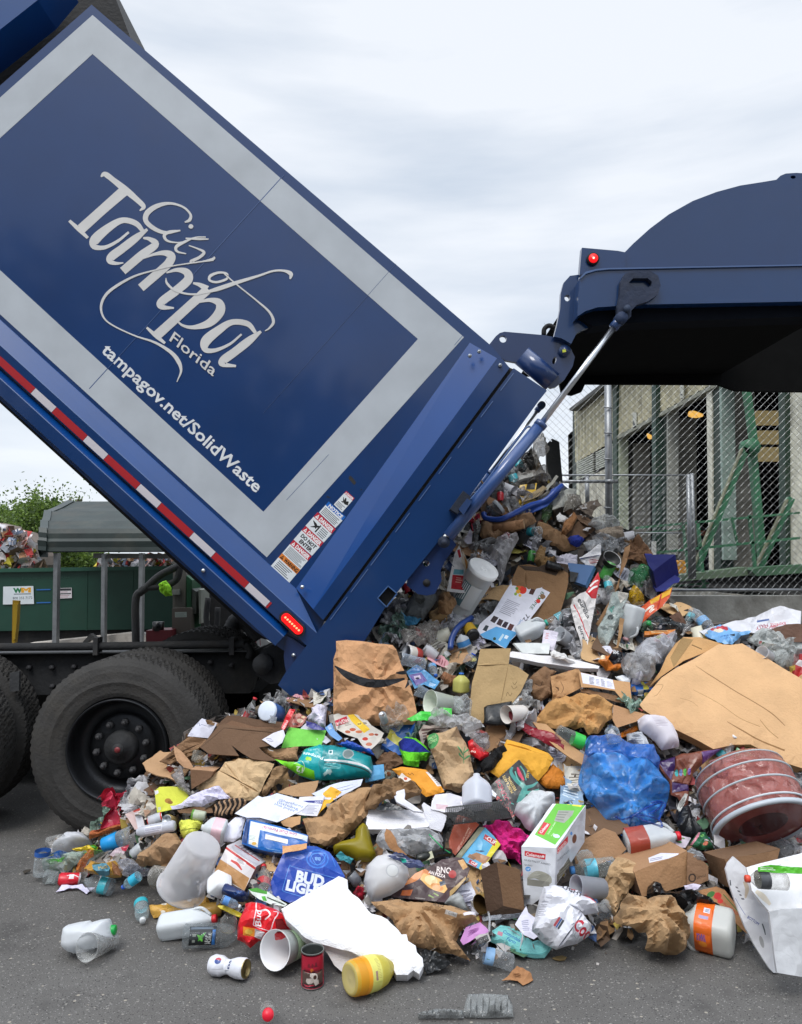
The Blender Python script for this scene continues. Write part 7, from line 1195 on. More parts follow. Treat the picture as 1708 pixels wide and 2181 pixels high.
sheet('poster','black festival poster with a teal horned creature and pink letters','poster',[(1160,2),(1260,125),(1357,240),(1300,255),(1210,300),(1150,365),(1120,472),(1090,400),(1060,362),(990,300),(915,225),(1030,120)],'1c1c1e','gloss', t=34, cr=(.005,4), step=7, art=[
 ('p',[(915,225),(935,205),(992,262),(985,285),(960,272)],'dfe4ec'),('b',[(930,222),(975,262),(965,272),(925,235)],4,'a0a8b8'),('s',[(1110,60,14),(1100,100,24),(1140,160,30),(1200,215,40),(1180,280,46),(1150,330,24)],'3c8c84'),('s',[(1200,215,26),(1260,200,22),(1300,170,8)],'3c8c84'),('s',[(1190,250,26),(1250,250,24),(1310,225,8)],'48988c'),('s',[(1148,60,10),(1165,110,26),(1195,160,12)],'c83458'),('s',[(1130,90,8),(1150,150,10),(1185,190,8)],'5cb0a0'),('s',[(1170,50,8),(1200,100,10),(1212,160,8)],'48988c'),('s',[(1010,170,6),(1050,300,8),(1120,340,8)],'48988c'),
 ('t','2019',1228,145,1240,88,20,'d8b048',.02),('t','MUSIC & ARTS',1118,250,1052,120,20,'d8b868',.02),('t','FESTIVAL',1142,230,1085,130,20,'d8b868',.02),('t','SOUNDS',1100,335,1012,150,34,'a02c48',.03),('t','NIGHTS',1130,420,1000,275,36,'c04448',.03)], lm='the black festival poster')
sheet('white_jug','crushed milk jug half, right of the black festival poster','jug',[(1252,236),(1340,242),(1420,275),(1432,330),(1400,365),(1345,408),(1310,480),(1288,540),(1230,535),(1170,460),(1122,402),(1140,340),(1200,290)],'e4e8ec','hdpe', t=34, bulge=.08, cr=(.014,5), smooth=True, lm='the crushed jug beside the poster')
sheet('pink_cloth','hot pink crumpled cloth left of the airbed box','cloth',[(885,505),(960,488),(1000,453),(1080,470),(1130,500),(1200,555),(1272,582),(1232,612),(1185,650),(1178,740),(1172,800),(1130,745),(1080,735),(1030,745),(1000,640),(930,560)],'e02488','cloth', t=34, bulge=.07, cr=(.035,5), step=6, lm='the hot pink cloth')
carton('airbed_box','tall white and green airbed box standing upright, right of centre','box',[(1178,655),(1440,668),(1428,960),(1205,1135)],(1,1660,345), t=8, a=-4, cols=['d4d6dc','d8dade','c4c6ce'], lm='the airbed box', art={
 'f': [('p',[(1206,688),(1362,714),(1358,756),(1204,728)],'c82c34'),('t','Coleman',1212,724,1330,744,24,'f0e8e8',.02),('c',1342,733,10,'e8d8d8'),('t','GUESTREST AIRBED',1200,765,1396,798,13,'50545c',.01),('t','QUEEN',1202,800,1258,808,11,'50545c',.01),('c',1228,826,(20,18),'5c9cdc'),('t','18"',1218,832,1240,834,12,'e8f0f8',.02),('s',[(1222,900,10),(1290,870,60),(1370,900,70),(1400,930,20)],'a4a294'),('p',[(1222,900),(1390,920),(1385,965),(1222,945)],'8c8a80'),('b',[(1230,850),(1320,850),(1320,890),(1225,890)],4,'c0beb2')],
 0: [('p',[(1275,565),(1472,282),(1664,332),(1432,644)],'62b830'),('p',[(1490,285),(1550,298),(1536,345),(1468,326)],'e4dc38'),('c',1515,308,(28,14),'8c9090',15),('p',[(1575,304),(1648,322),(1622,358),(1556,348)],'e4dc38'),('c',1600,330,(28,12),'8c9090',15),('c',1520,306,8,'303438'),('c',1605,328,8,'303438'),('p',[(1455,385),(1575,385),(1560,420),(1500,480),(1425,465)],'9a9c92'),('b',[(1460,390),(1560,390),(1500,470),(1430,460)],4,'7c7e76'),('p',[(1345,470),(1400,488),(1345,572),(1295,556)],'c82c34'),('t','Coleman',1325,560,1384,492,22,'f0e4e4',.02),('t','GUESTREST AIRBED',1378,565,1440,475,10,'d8e8c8',0),('c',1440,578,(26,14),'c8e4f0',15),('t','QUEEN',1402,580,1425,560,9,'d8e8c8',0)],
 1: [('p',[(1450,665),(1525,575),(1523,625),(1448,715)],'c82c34'),('t','Coleman',1454,708,1518,625,28,'e8c8c8',.02),('t','GUESTREST',1450,770,1540,690,12,'585c64',.01),('p',[(1445,870),(1530,740),(1560,800),(1545,880),(1445,945)],'6c6a62'),('b',[(1460,830),(1540,740),(1550,860),(1460,930)],5,'8c8a80'),('c',1575,600,(16,34),'6a4030',10),('c',1552,560,(10,14),'4c8cd0')]})
sheet('snack_carton','rust brown and olive end of the snack bar box, wedged beside the wire roll','carton',[(700,416),(790,440),(862,490),(830,530),(760,620),(682,722),(640,680),(632,612),(662,520)],'a4482c','gloss', t=30, cr=(.004,4), art=[('p',[(862,490),(905,512),(760,730),(682,722)],'6c705c'),('t','PEANUT BUTTER',780,512,716,640,12,'e0b8a0',.01),('t','CRUNCHY',798,524,740,640,11,'e0b8a0',0),('p',[(742,440),(758,446),(742,486),(732,480)],'e8e0dc')])
sheet('snack_carton','blue snack bar box face with a red logo and yellow edge','carton',[(905,512),(970,575),(1022,640),(950,735),(877,832),(770,780),(682,735),(760,640),(862,510)],'5ab0dc','gloss', t=32, th=.03, cr=(.003,4), step=7, art=[('p',[(905,512),(862,500),(682,735),(720,752)],'88886c'),('p',[(992,590),(1022,640),(877,832),(858,820)],'e8dc38'),('p',[(905,560),(990,610),(976,652),(892,596)],'c02c34'),('t','CLIF',914,600,976,642,28,'f0f0f0',.03),('t','BAR',902,590,916,598,10,'f0e0e0',.01),('p',[(790,750),(850,785),(838,812),(778,778)],'c02c34'),('t','CLIF',798,778,838,802,20,'f0f0f0',.03),('p',[(780,725),(840,700),(900,720),(948,735),(900,790),(850,765)],'a87850'),('s',[(835,685,6),(870,690,12),(900,690,5)],'485878'),('p',[(790,710),(840,740),(820,760),(772,735)],'8c6444')], edge='b8b4a4', lm='the blue snack bar box')
sheet('pizza_box','dark maroon frozen pizza box with golden crust picture','box',[(505,805),(580,752),(680,735),(742,742),(790,822),(762,900),(700,970),(605,1075),(540,1068),(430,1058),(200,1035),(215,1000),(300,935),(380,860),(440,832)],'3c1c20','gloss', t=40, th=.03, cr=(.004,4), step=7, art=[('s',[(300,940,20),(370,890,60),(430,850,60),(490,870,30)],'d88038'),('s',[(430,880,50),(500,920,90),(560,950,90),(610,990,40)],'e4b060'),('c',500,910,(50,36),'e8d09a',20),('c',545,960,(50,26),'d89048',20),('t','RNO',540,850,650,858,44,'f0e4e0',.02),('t','AN PIZZA',478,858,606,892,22,'f0e4e0',.03),('c',660,862,(30,30),'a82020'),('p',[(285,985),(365,978),(345,1025),(270,1022)],'d86c28'),('p',[(560,920),(600,912),(608,940),(570,955)],'404c5c'),('s',[(480,1020,12),(520,1040,10)],'88a050'),('s',[(520,1005,10),(556,1025,10)],'88a050'),('p',[(700,760),(742,752),(775,810),(740,830)],'c89858'),('b',[(380,1035),(470,1045),(470,1056),(380,1050)],1,'a09890'),('p',[(640,990),(760,880),(764,905),(640,1035)],'a88850')], edge='2c1418', lm='the maroon pizza box')
lathe('bronze_can','bronze-coloured open tin can in the shadow of the dark open carton','can',(868,1088),(985,1040),66,[('body',[(0,1),(0,1.04),(.03,1.02),(.3,1),(.33,1.03),(.36,1),(.66,1),(.69,1.03),(.72,1),(1,1),(1,0),(.97,0),(.95,.93),(0,.94)],['8c7030','8c7030','94783c','94783c','94783c','94783c','94783c','94783c','94783c','94783c','5a4420','3c2c18','4a3820'],'gloss')], dY=.07, art=[('label',.42,1.0,-20,60,1.01,'54241c',[('b',[(10,10),(90,10),(90,90),(10,90)],4,'8c6848')],'gloss')], lm='the bronze can')
sheet('grey_tub','clear grey plastic scoop between the pizza box and the bronze can','tub',[(600,1080),(640,1030),(710,998),(745,1050),(775,1130),(740,1145),(660,1100)],'b0b4b4','hdpe', t=38, bulge=.03, smooth=True)
sheet('plastic_strip','long clear plastic strip under the dark open carton','strip',[(880,1190),(960,1175),(1100,1160),(1200,1145),(1210,1170),(1100,1195),(980,1210),(890,1215)],'a8acb4','film', t=45)
tubeitem('plastic_fork','clear plastic fork standing beside the big front paper bag','fork',[(935,1290),(938,1240),(940,1200),(930,1150)],8,'c8ccd0','pet',.12)
sheet('front_paper_bag','big crumpled brown paper bag lying at the front with a white sticker','bag',[(48,1062),(120,1045),(200,1040),(350,1055),(520,1075),(600,1085),(662,1100),(740,1140),(832,1160),(842,1210),(780,1250),(722,1290),(690,1362),(740,1420),(800,1498),(700,1480),(600,1450),(500,1435),(400,1408),(300,1368),(250,1290),(212,1212),(150,1170),(90,1120)],'a27c54','kraft', t=38, bulge=0.068, cr=(.028,4), step=8, art=[('t','MODA',500,1118,585,1140,34,'3c3028',.01,.3),('b',[(685,1120),(745,1140),(735,1170),(672,1148)],4,'3c3028'),('p',[(606,1158),(690,1195),(682,1220),(598,1182)],'e0dedc'),('t','Golden',620,1188,676,1210,16,'606468',.01),('s',[(735,1200,20),(790,1180,30),(835,1175,26)],'dcd8e4')], lm='the big front paper bag')
sheet('pink_paper','lilac pink handwritten paper beside the mouth of the big front bag','paper',[(760,1262),(820,1240),(868,1222),(905,1255),(940,1292),(900,1312),(850,1332),(790,1370),(740,1394),(718,1360),(740,1310)],'cc90cc','paper', t=38, cr=(.008,6), art=[('s',[(785,1270,4),(800,1250,4),(795,1240,4)],'503858'),('b',[(780,1290),(870,1250),(870,1280),(770,1340)],4,'a468a8')])
sheet('black_film','crumpled grey-black film under the lilac pink paper','film',[(800,1390),(860,1340),(920,1320),(935,1360),(900,1400),(840,1440),(790,1460)],'3c3c40','film', t=40, bulge=.03, cr=(.02,8))
sheet('receipt','white printed sheets standing between the teal egg carton and the white beer carton','paper',[(1130,1240),(1165,1180),(1215,1100),(1230,1150),(1282,1190),(1262,1240),(1255,1290),(1300,1330),(1270,1352),(1200,1320)],'dedcec','paper', t=30, cr=(.008,5), art=[('b',[(1180,1210),(1240,1200),(1245,1290),(1190,1290)],6,'a8a8c0')])
sheet('beer_carton','crushed white beer carton with red script and black LIGHT lettering','carton',[(1345,955),(1420,948),(1520,955),(1600,985),(1700,1030),(1745,1090),(1755,1150),(1640,1165),(1700,1215),(1712,1265),(1680,1330),(1600,1382),(1500,1410),(1440,1432),(1340,1370),(1255,1292),(1262,1240),(1290,1150),(1310,1050)],'dfe0e8','gloss', t=34, bulge=.08, cr=(.02,3), step=8, art=[('t','LIGHT',1470,985,1615,1055,34,'44444c',.03),('s',[(1530,965,10),(1560,985,16),(1600,990,12),(1650,1030,18),(1690,1060,14),(1720,1090,10)],'d03848'),('s',[(1610,1010,8),(1640,1000,12),(1670,1020,10)],'5080c8'),('s',[(1580,960,8),(1620,985,10),(1700,1075,10)],'c83040'),('t','Coo',1530,1290,1668,1372,88,'c82c40',.03),('t','LIG',1540,1345,1640,1395,34,'c4c8cc',.03),('p',[(1430,1215),(1445,1222),(1405,1285),(1390,1275)],'c05860'),('p',[(1448,1222),(1458,1228),(1418,1292),(1408,1286)],'4870b0'),('p',[(1461,1230),(1476,1238),(1436,1302),(1422,1294)],'404448'),('b',[(1350,1010),(1395,1025),(1385,1085),(1338,1070)],3,'c4c4cc'),('b',[(1320,1080),(1370,1090),(1340,1200),(1290,1190)],7,'b4b4be'),('l',1620,1165,1440,1425,3,'b8b8c0'),('l',1520,1120,1640,1165,3,'b4b8c0')], lm='the white beer carton')
sheet('egg_carton','teal foam egg carton lid lying in front of the white beer carton','egg carton',[(928,1330),(960,1290),(1022,1250),(1080,1258),(1132,1272),(1200,1320),(1262,1368),(1330,1345),(1385,1338),(1428,1378),(1390,1440),(1350,1492),(1270,1492),(1180,1470),(1085,1432),(1060,1400),(1000,1395),(945,1370)],'86d4d2','foam', t=46, bulge=.025, cr=(.006,5), step=7, g=True, art=[('t','Cottondale',1030,1320,1160,1388,24,'3478b8',.02,.2),('t','Farm',1060,1370,1125,1400,22,'3478b8',.02,.2),('p',[(1000,1310),(1035,1322),(1028,1350),(990,1335)],'c88c9c'),('l',1070,1285,1160,1340,4,'b8889c'),('b',[(1275,1372),(1320,1375),(1310,1415),(1265,1412)],7,'5c8c90'),('s',[(1090,1440,5),(1240,1470,5),(1345,1465,5),(1410,1385,5)],'5cb4b4')], lm='the teal egg carton')
bottle('water_bottle','crushed clear water bottle with blue and white label, front asphalt',(1110,1530),(815,1440),56, band='8cb4dc', bt=(.5,.72), body='b4b8bc', dent=.10, g=True, lm='the crushed water bottle')
sheet('dry_leaf','small tan dry leaf on the asphalt right of the teal egg carton','leaf',[(1408,1490),(1440,1472),(1480,1468),(1520,1485),(1505,1505),(1460,1510),(1425,1500)],'9c8458','leaf', t=60, g=True, cr=(.005,8), step=4)
sheet('brown_scrap','torn brown cardboard scrap lying alone on the front asphalt','cardboard',[(1030,1660),(1090,1605),(1142,1556),(1200,1565),(1252,1598),(1268,1640),(1230,1675),(1188,1700),(1150,1660),(1090,1648)],'9a6a42','card', t=58, cr=(.010,6), g=True, art=[('b',[(1110,1615),(1180,1600),(1190,1640),(1130,1640)],4,'7c5230')])
sheet('black_tray','clear black-tinted crushed tray under the right end of the foam slab','tray',[(415,1445),(500,1450),(600,1478),(645,1562),(560,1575),(460,1592),(440,1520)],'202224','gloss', t=62, cr=(.015,9), g=True)
for q, lb in (([(738,1905),(752,1850),(772,1762),(900,1758),(1080,1770),(1112,1850),(1118,1935),(900,1940),(760,1935)],'clear ribbed clamshell lid cut by the bottom edge, right half'),([(400,1905),(470,1890),(535,1878),(640,1880),(738,1885),(745,1940),(400,1940)],'clear ribbed clamshell base cut by the bottom edge, left half')):
    A = [('l', x, 1775+(0 if 'right' in lb else 110), x-4,1935,4,'eceff0') for x in (range(800,1100,45) if 'right' in lb else range(470,740,45))]
    sheet('clamshell', lb, 'clamshell', q, 'a4a8a8','film', t=52, bulge=.02, cr=(.002,5), art=A, g=True)
use('D')
FT = [(721,1866),(740,1874),(741,1892),(750,1903),(762,1911),(791,1946),(812,1951),(826,1959),(842,1975),(855,1991),(866,1990),(869,2004),(885,2014),(888,2028),(900,2040),(902,2057),(893,2075),(880,2066),(868,2077),(844,2077),(833,2051),(810,2048),(781,2041),(750,2028),(718,2020),(685,2012),(668,2008),(651,1999),(628,1977),(608,1959),(599,1937),(632,1918),(690,1884)]
sheet('foam_slab','large bright white polystyrene slab lying diagonally at the front','foam', FT, 'e9e9ec','foam', t=47, th=.06, cr=(.006,3.2), step=9, rough=.1, bulge=.012, g=True, up=0, lm='the white polystyrene slab')
sheet('foam_flap','lower broken polystyrene piece under the big slab, behind the yellow jar','foam',[(686,2014),(712,2006),(760,2022),(800,2040),(838,2052),(846,2072),(820,2070),(790,2058),(760,2056),(728,2070),(712,2056),(700,2035)],'e2dede','foam', t=30, th=.03, cr=(.003,5), g=True)
# ---------------- right part ----------------
use('B7')
sheet('flat_carton','folded brown carton end left of the taped small carton','carton',[(75,250),(120,205),(170,172),(240,205),(205,240),(210,340),(150,380),(90,350)],'7c5a3c','card', t=30, bulge=.03, cr=(.012,5), art=[('s',[(110,285,4),(140,300,5),(150,275,4)],'4c3422')])
sheet('small_carton','open brown carton with a big white shipping label, right of centre','carton',[(205,232),(372,182),(388,300),(300,345),(215,372)],'b48658','card', t=20, a=15, lm='the shipping-label carton', art=[('s',[(270,260,3),(285,300,3),(272,330,3)],'5c4028')])
sheet('small_carton_end','inner tray of the shipping-label carton','carton',[(385,300),(600,345),(690,402),(680,400),(560,372),(388,322)],'7c5a3c','card', t=36)
sheet('small_carton_top','top flap of the shipping-label carton, carrying the label','carton',[(370,184),(385,206),(575,250),(680,265),(692,400),(640,380),(590,318),(470,300),(388,298)],'b88a5c','card', t=36, cr=(.003,4), art=[('p',[(386,208),(577,250),(590,308),(398,274)],'e6e6f2'),('b',[(435,232),(468,238),(470,282),(438,278)],6,'34344c'),('b',[(505,246),(530,252),(535,296),(510,290)],6,'5c5c74'),('b',[(475,245),(500,250),(502,285),(478,280)],4,'a4a4b8'),('b',[(540,258),(575,264),(580,300),(545,296)],5,'b0b0c4')])
sheet('paper_plates','white paper plates right of the shipping-label carton','plate',[(590,235),(640,220),(690,240),(680,270),(640,280)],'e4e8ee','plastic', t=45, bulge=.02, smooth=True)
sheet('tissue','small white printed tissue above the paper plates','tissue',[(690,270),(705,215),(745,198),(760,230),(740,275),(715,280)],'e8e6f2','paper', t=30, bulge=.03, cr=(.01,7), art=[('t','Kleenex',722,262,738,208,14,'405090',.02)])
sheet('glove_wrapper','black, orange and white snack wrapper under the clear film','wrapper',[(485,150),(500,110),(550,120),(570,90),(630,88),(645,120),(625,190),(560,200),(500,170)],'c8742c','gloss', t=38, bulge=.03, cr=(.02,8), art=[('p',[(545,140),(575,90),(632,90),(640,150),(580,165)],'24242c'),('t','ADE',572,118,612,104,22,'e8e8ec',.03),('c',510,130,(20,14),'f0e4c8')], lm='the black and orange snack wrapper')
sheet('clear_dome','large clear plastic dome above the paper plates','dome',[(630,130),(660,90),(740,90),(820,130),(835,200),(800,255),(730,260),(680,230),(640,200)],'c4c4c6','film', t=36, bulge=.06, cr=(.02,8))
sheet('kraft_wad','crumpled brown packing paper, right of centre behind the blue sack','paper',[(100,500),(130,460),(190,400),(250,360),(340,335),(450,333),(520,365),(580,398),(582,470),(530,520),(480,592),(430,585),(395,560),(300,550),(240,545),(180,520)],'b8864e','kraft', t=38, bulge=0.045, cr=(.03,5), step=7, lm='the crumpled packing paper')
sheet('cardboard','long tan cardboard strip curving under the green-labelled bottle','cardboard',[(98,500),(180,515),(230,560),(300,620),(405,700),(402,765),(320,715),(240,655),(160,580)],'b4885c','card', t=40, cr=(.006,4), th=.008)
sheet('cardboard','flat pale cardboard under the corner of the huge carton','cardboard',[(582,400),(700,440),(800,462),(720,500),(600,540),(575,490)],'a87c54','card', t=42, cr=(.004,4))
bottle('green_label_bottle','ribbed clear bottle with a bright green label',(245,560),(450,650),42, band='38c050', bt=(.45,.75), body='a4aaa8', m='pet', lm='the green-labelled bottle')
sheet('orange_plastic','orange plastic bag edge left of the white jug without cap','bag',[(575,590),(640,560),(720,525),(730,550),(680,585),(600,605)],'e0801c','film', t=40)
sheet('white_jug','big white jug on its side with square base, under the huge carton','jug',[(725,492),(760,466),(820,468),(880,480),(930,530),(960,590),(972,650),(900,668),(868,672),(830,620),(780,580),(735,550)],'efeaf2','hdpe', t=34, bulge=.07, cr=(.003,4), smooth=True, art=[('b',[(790,500),(870,510),(900,560),(820,560)],6,'d8d0dc')], lm='the big white jug')
sheet('newspaper_roll','rolled newspaper and black sole leaning on the big white jug','newspaper',[(660,575),(750,560),(765,590),(800,620),(860,680),(885,725),(840,715),(780,680),(700,640),(660,630)],'24201e','cloth', t=34, bulge=.04, art=[('p',[(660,575),(750,560),(770,610),(790,670),(700,640),(660,630)],'c8ccd2'),('b',[(670,585),(745,572),(765,640),(680,630)],6,'9a9ea8')])
sheet('huge_carton_flap','folded taped side flap of the huge carton, against the wall','carton flap',[(780,320),(810,270),(860,200),(900,110),(952,35),(1000,-5),(1100,-5),(1230,40),(1100,100),(1000,140),(870,230),(800,290)],'c4945e','card', t=30, cr=(.006,3), th=.01, art=[('p',[(920,120),(990,0),(1060,10),(940,180)],'9c7a4c'),('l',1050,42,1110,70,6,'70522e')])
sheet('huge_carton','huge flattened tan cardboard box at the right edge of the pile','carton',[(738,400),(800,320),(868,240),(950,185),(1060,130),(1210,40),(1280,45),(1350,35),(1480,110),(1600,185),(1780,290),(1780,800),(1600,745),(1500,690),(1400,640),(1300,640),(1180,665),(1100,620),(1000,570),(900,520),(815,465),(760,430)],'cda070','card', t=38, th=.06, cr=(.004,2), bulge=.02, step=14, art=[('s',[(1068,175,2),(1160,240,5),(1300,330,5),(1440,410,5),(1530,470,6),(1600,535,4)],'8a6238'),('s',[(1050,320,2),(1200,400,3),(1330,490,3),(1450,540,4)],'a07848'),('s',[(1255,510,3),(1340,560,7),(1450,620,8),(1600,680,10)],'8a6238'),('s',[(1450,500,3),(1500,560,4),(1560,610,4)],'96703f'),('s',[(820,355,3),(840,345,3),(872,300,3),(868,285,3),(835,285,3)],'9a744a'),('s',[(975,370,2),(1040,390,2),(1080,420,2)],'a57d4e')], edge='a57c50', lm='the huge flattened carton')
sheet('beer_pack','brown and purple bottle carton lying left of the clear drum','carton',[(850,742),(900,730),(980,700),(1100,680),(1232,663),(1180,700),(1110,760),(1060,810),(1035,880),(1030,960),(1010,1060),(960,960),(925,940),(912,860),(870,800)],'7c4838','gloss', t=34, bulge=.02, cr=(.012,5), art=[('p',[(850,742),(950,712),(940,800),(920,860),(880,800)],'3c2458'),('p',[(1100,690),(1232,663),(1170,710),(1110,760)],'54306c'),('p',[(925,870),(1030,880),(1028,920),(930,930)],'3c2458'),('c',955,815,(10,22),'28a0a0'),('c',980,812,(10,22),'6878a8'),('c',1005,808,(10,22),'50a848'),('c',1032,802,(9,20),'684898')], lm='the brown and purple bottle carton')
# clear drum with white hoops
use('C4')
lathe('clear_drum','large see-through red-tinted plastic drum with white hoops, right edge','drum',(1240,60),(1440,480),330,[
 ('body',[(-.02,0),(-.02,.55),(.02,.80),(.12,.94),(.3,1),(.55,1.0),(.8,1.0),(.96,.98),(1.0,.96)],'c08078','film'),
 ('hoop',[(.10,.93),(.105,.95),(.12,.955),(.125,.94)],'b4bcc2','plastic'),('hoop',[(.30,1.0),(.305,1.02),(.325,1.02),(.33,1.0)],'b4bcc2','plastic'),('hoop',[(.55,1.0),(.555,1.02),(.575,1.02),(.58,1.0)],'b4bcc2','plastic'),('hoop',[(.84,1.0),(.845,1.02),(.865,1.02),(.87,1.0)],'c8ced4','plastic'),
 ('hoop',[(.93,.98),(.94,1.03),(1.0,1.03),(1.01,.97),(.99,.92)],'b8c0c8','plastic'),('inner_liner',[(.08,.6),(.3,.84),(.7,.86),(.94,.84)],'c4605a','drumfilm'),('end',[(.975,.95),(.97,.5),(.97,0)],['8c5450','302224'],'drumfilm')], Y=3.60, dY=-.21, seg=48, up=0, lm='the clear red-tinted drum')
sheet('dark_liner','dark plastic sheet in the gap between the blue sack and the clear drum','plastic',[(840,340),(900,330),(940,420),(1000,500),(980,560),(880,540),(820,480)],'26282c','plastic', t=36, bulge=.03, cr=(.015,4))
sheet('striped_strip','black and white printed strip beside the clear drum','strip',[(835,310),(880,240),(900,250),(880,310),(845,370),(825,350)],'c8c8c4','paper', t=30, art=[('b',[(835,310),(890,250),(890,300),(845,350)],5,'404040')])
sheet('berry_wrapper','green, pink and white floral wrapper under the clear drum','wrapper',[(910,600),(960,530),(1020,510),(1060,580),(1085,635),(1010,650),(940,630)],'2c6a48','gloss', t=38, bulge=.02, cr=(.02,8), art=[('s',[(920,610,14),(955,560,18),(970,530,8)],'d890a0'),('c',1010,615,(16,14),'d07860'),('c',985,560,10,'78b868'),('s',[(1000,590,8),(1050,600,10)],'e0c0c8'),('c',1045,565,8,'5878b8')])
sheet('floral_card','white card with a green leaf right of the red-capped jug','card',[(790,590),(840,545),(922,558),(880,630),(820,632)],'e2d8e4','paper', t=40, art=[('c',828,592,(24,10),'5a8850',10),('c',862,565,(14,6),'78a068')])
sheet('blue_sack','large translucent bright blue plastic sack full of bottles, tied with ribbons','sack',[(140,60),(150,-10),(170,-130),(190,-160),(300,-165),(420,-120),(520,-95),(620,-60),(690,20),(695,90),(740,170),(758,250),(750,330),(720,400),(640,480),(520,520),(430,538),(340,500),(280,450),(230,370),(160,270),(130,150)],'50a8ff','sackfilm', t=34, bulge=.15, cr=(.03,6), step=6, smooth=True, art=[('p',[(190,-160),(300,-165),(420,-120),(520,-95),(620,-60),(690,20),(692,90),(560,60),(400,40),(260,0),(160,30),(150,-40)],'3c80e0')], lm='the big blue sack')
for k, pts in enumerate(([(490,420),(560,370),(640,330),(710,310),(690,350),(620,390)],[(500,400),(580,400),(660,420),(700,440),(712,480),(680,470),(600,440),(520,400)],[(500,410),(430,430),(380,410)],[(640,310),(700,300),(735,330),(700,400),(690,440)])):
    tubeitem('ribbon',('blue tie ribbon looping right at the knot of the big blue sack','blue tie ribbon hanging lowest from the big blue sack','short blue tie ribbon left of the sack knot','blue tie ribbon curling at the right side of the big blue sack')[k],'ribbon', pts, 7,'1450b8','film',.30, seg=6)
bottle('bottle_neck','clear bottle neck sticking out of the top of the big blue sack',(380,-120),(340,-250),50, body='b4c4d0', up=.05)
carton('open_carton','long open brown carton holding the bottle and red-capped jug','carton',[(520,800),(890,655),(888,900),(572,980)],(0,380,700), t=10, a=10, cols=['a87c54','9c7450','8c6644','8c6644','5c4230','4a3424'], m='card', up=.0, cr=(.004,3), art={'f': [('l',890,660,885,900,4,'8a6644')],0: [('p',[(612,700),(700,668),(830,672),(800,700),(620,735)],'e0e0ec'),('b',[(625,705),(720,690),(715,712),(622,728)],2,'8a8a9c')]}, lm='the long open carton')
sheet('carton_flap','raised brown flap at the back of the long open carton','carton flap',[(75,630),(180,560),(300,490),(380,520),(460,640),(400,700),(250,750),(110,785)],'9a7350','card', t=24, th=.006, cr=(.005,3))
bottle('water_bottle','clear bottle with blue cap and yellow-teal label in the long open carton',(380,760),(58,792),62, cap='4a90d8', band='58b8d0', bt=(.42,.66), body='b8bcb8', up=.03, lm='the blue-capped bottle')
lathe('plastic_bag_ball','crushed clear dome above the blue-capped bottle','container',(120,730),(220,670),55,[('x',[(0,.3),(.1,.8),(.5,1),(.9,.7),(1,.2)],'b0b0ac','pet')], dent=.12)
jug('milk jug with red cap and red-yellow label below the big blue sack',(455,600),(842,545),88, cap='d82030', band='a84838', bt=(.02,.38), up=.04, ang=-95, lm='the red-capped jug')
sheet('carton_scrap','brown carton side with a recycling mark, right of the long open carton','carton',[(890,660),(960,680),(1040,760),(1045,860),(960,900),(890,895)],'7c5a3e','card', t=26, cr=(.006,4), art=[('c',928,845,(28,32),'2c2018'),('c',928,845,(18,22),'7c5a3e'),('t','RECYCLE',965,855,1030,830,14,'3c2c20',.01)])
sheet('plastic_film','clear film scraps above the recycling-marked carton','film',[(890,650),(930,625),(1000,650),(1030,720),(960,720),(900,690)],'b8bcc0','film', t=40, bulge=.02, cr=(.02,8))
carton('produce_box','brown produce box with outlined script lettering, right edge','box',[(1012,662),(1385,584),(1330,745),(1085,852)],(1,1560,640), t=15, cols=['8c6644','6c4e34','7c5a3c'], m='card', cr=(.006,3), lm='the produce box', art={'f': [('c',1225,715,(98,34),'5c4430',-14),('c',1225,715,(92,29),'8c6644',-14),('t', "Rico's", 1150,752,1305,705,40,'4c3624',.02),('s',[(1095,690,6),(1110,760,6),(1120,780,6)],'2c2018'),('s',[(1350,655,8),(1370,720,8)],'2c2018')]})
sheet('white_patch','white paper corner under the produce box','paper',[(1042,815),(1110,850),(1108,892),(1045,875)],'dcdce4','paper', t=20)
sheet('strawberry_box','flat brown fruit box with a red strawberry print, behind the orange-labelled jug','box',[(900,960),(1000,925),(1100,905),(1160,930),(1230,1020),(1300,1130),(1360,1275),(1290,1220),(1180,1110),(1060,1010),(980,980)],'9a6c44','card', t=40, cr=(.005,4), art=[('c',1110,972,(28,26),'b02c28'),('c',1128,1008,(20,18),'b83028'),('c',1062,960,(30,20),'3c6c34',-30),('c',1050,990,(26,14),'487838',20),('l',1150,960,1270,1100,6,'3c6c34'),('t','strawberries',1262,1100,1150,1010,26,'a03c2c',.01)], lm='the strawberry box')
sheet('black_bag','crumpled black bin bag behind the wad of packing paper','bag',[(595,985),(620,900),(655,868),(710,880),(750,930),(860,930),(960,950),(1040,985),(1130,1062),(1060,1075),(960,1060),(860,1082),(800,1000),(700,980)],'0e0e10','gloss', t=38, bulge=.05, cr=(.035,6), step=6, lm='the black bin bag')
sheet('white_scrap','small white and lilac scrap on top of the black bin bag','paper',[(868,900),(930,892),(985,905),(960,935),(890,945)],'d8d0e4','paper', t=42, cr=(.01,8))
sheet('tan_cardboard','torn tan cardboard in front of the white beer carton','cardboard',[(220,1285),(240,1180),(310,1130),(390,1160),(440,1190),(500,1220),(505,1270),(490,1300),(440,1250),(400,1215),(330,1255),(280,1285)],'8e6a44','card', t=44, cr=(.01,5), g=True)
cup('grey-white round tub behind the white beer carton',(100,905),(290,920),72,66,'b8bcc4', m='hdpe', dY=.05)
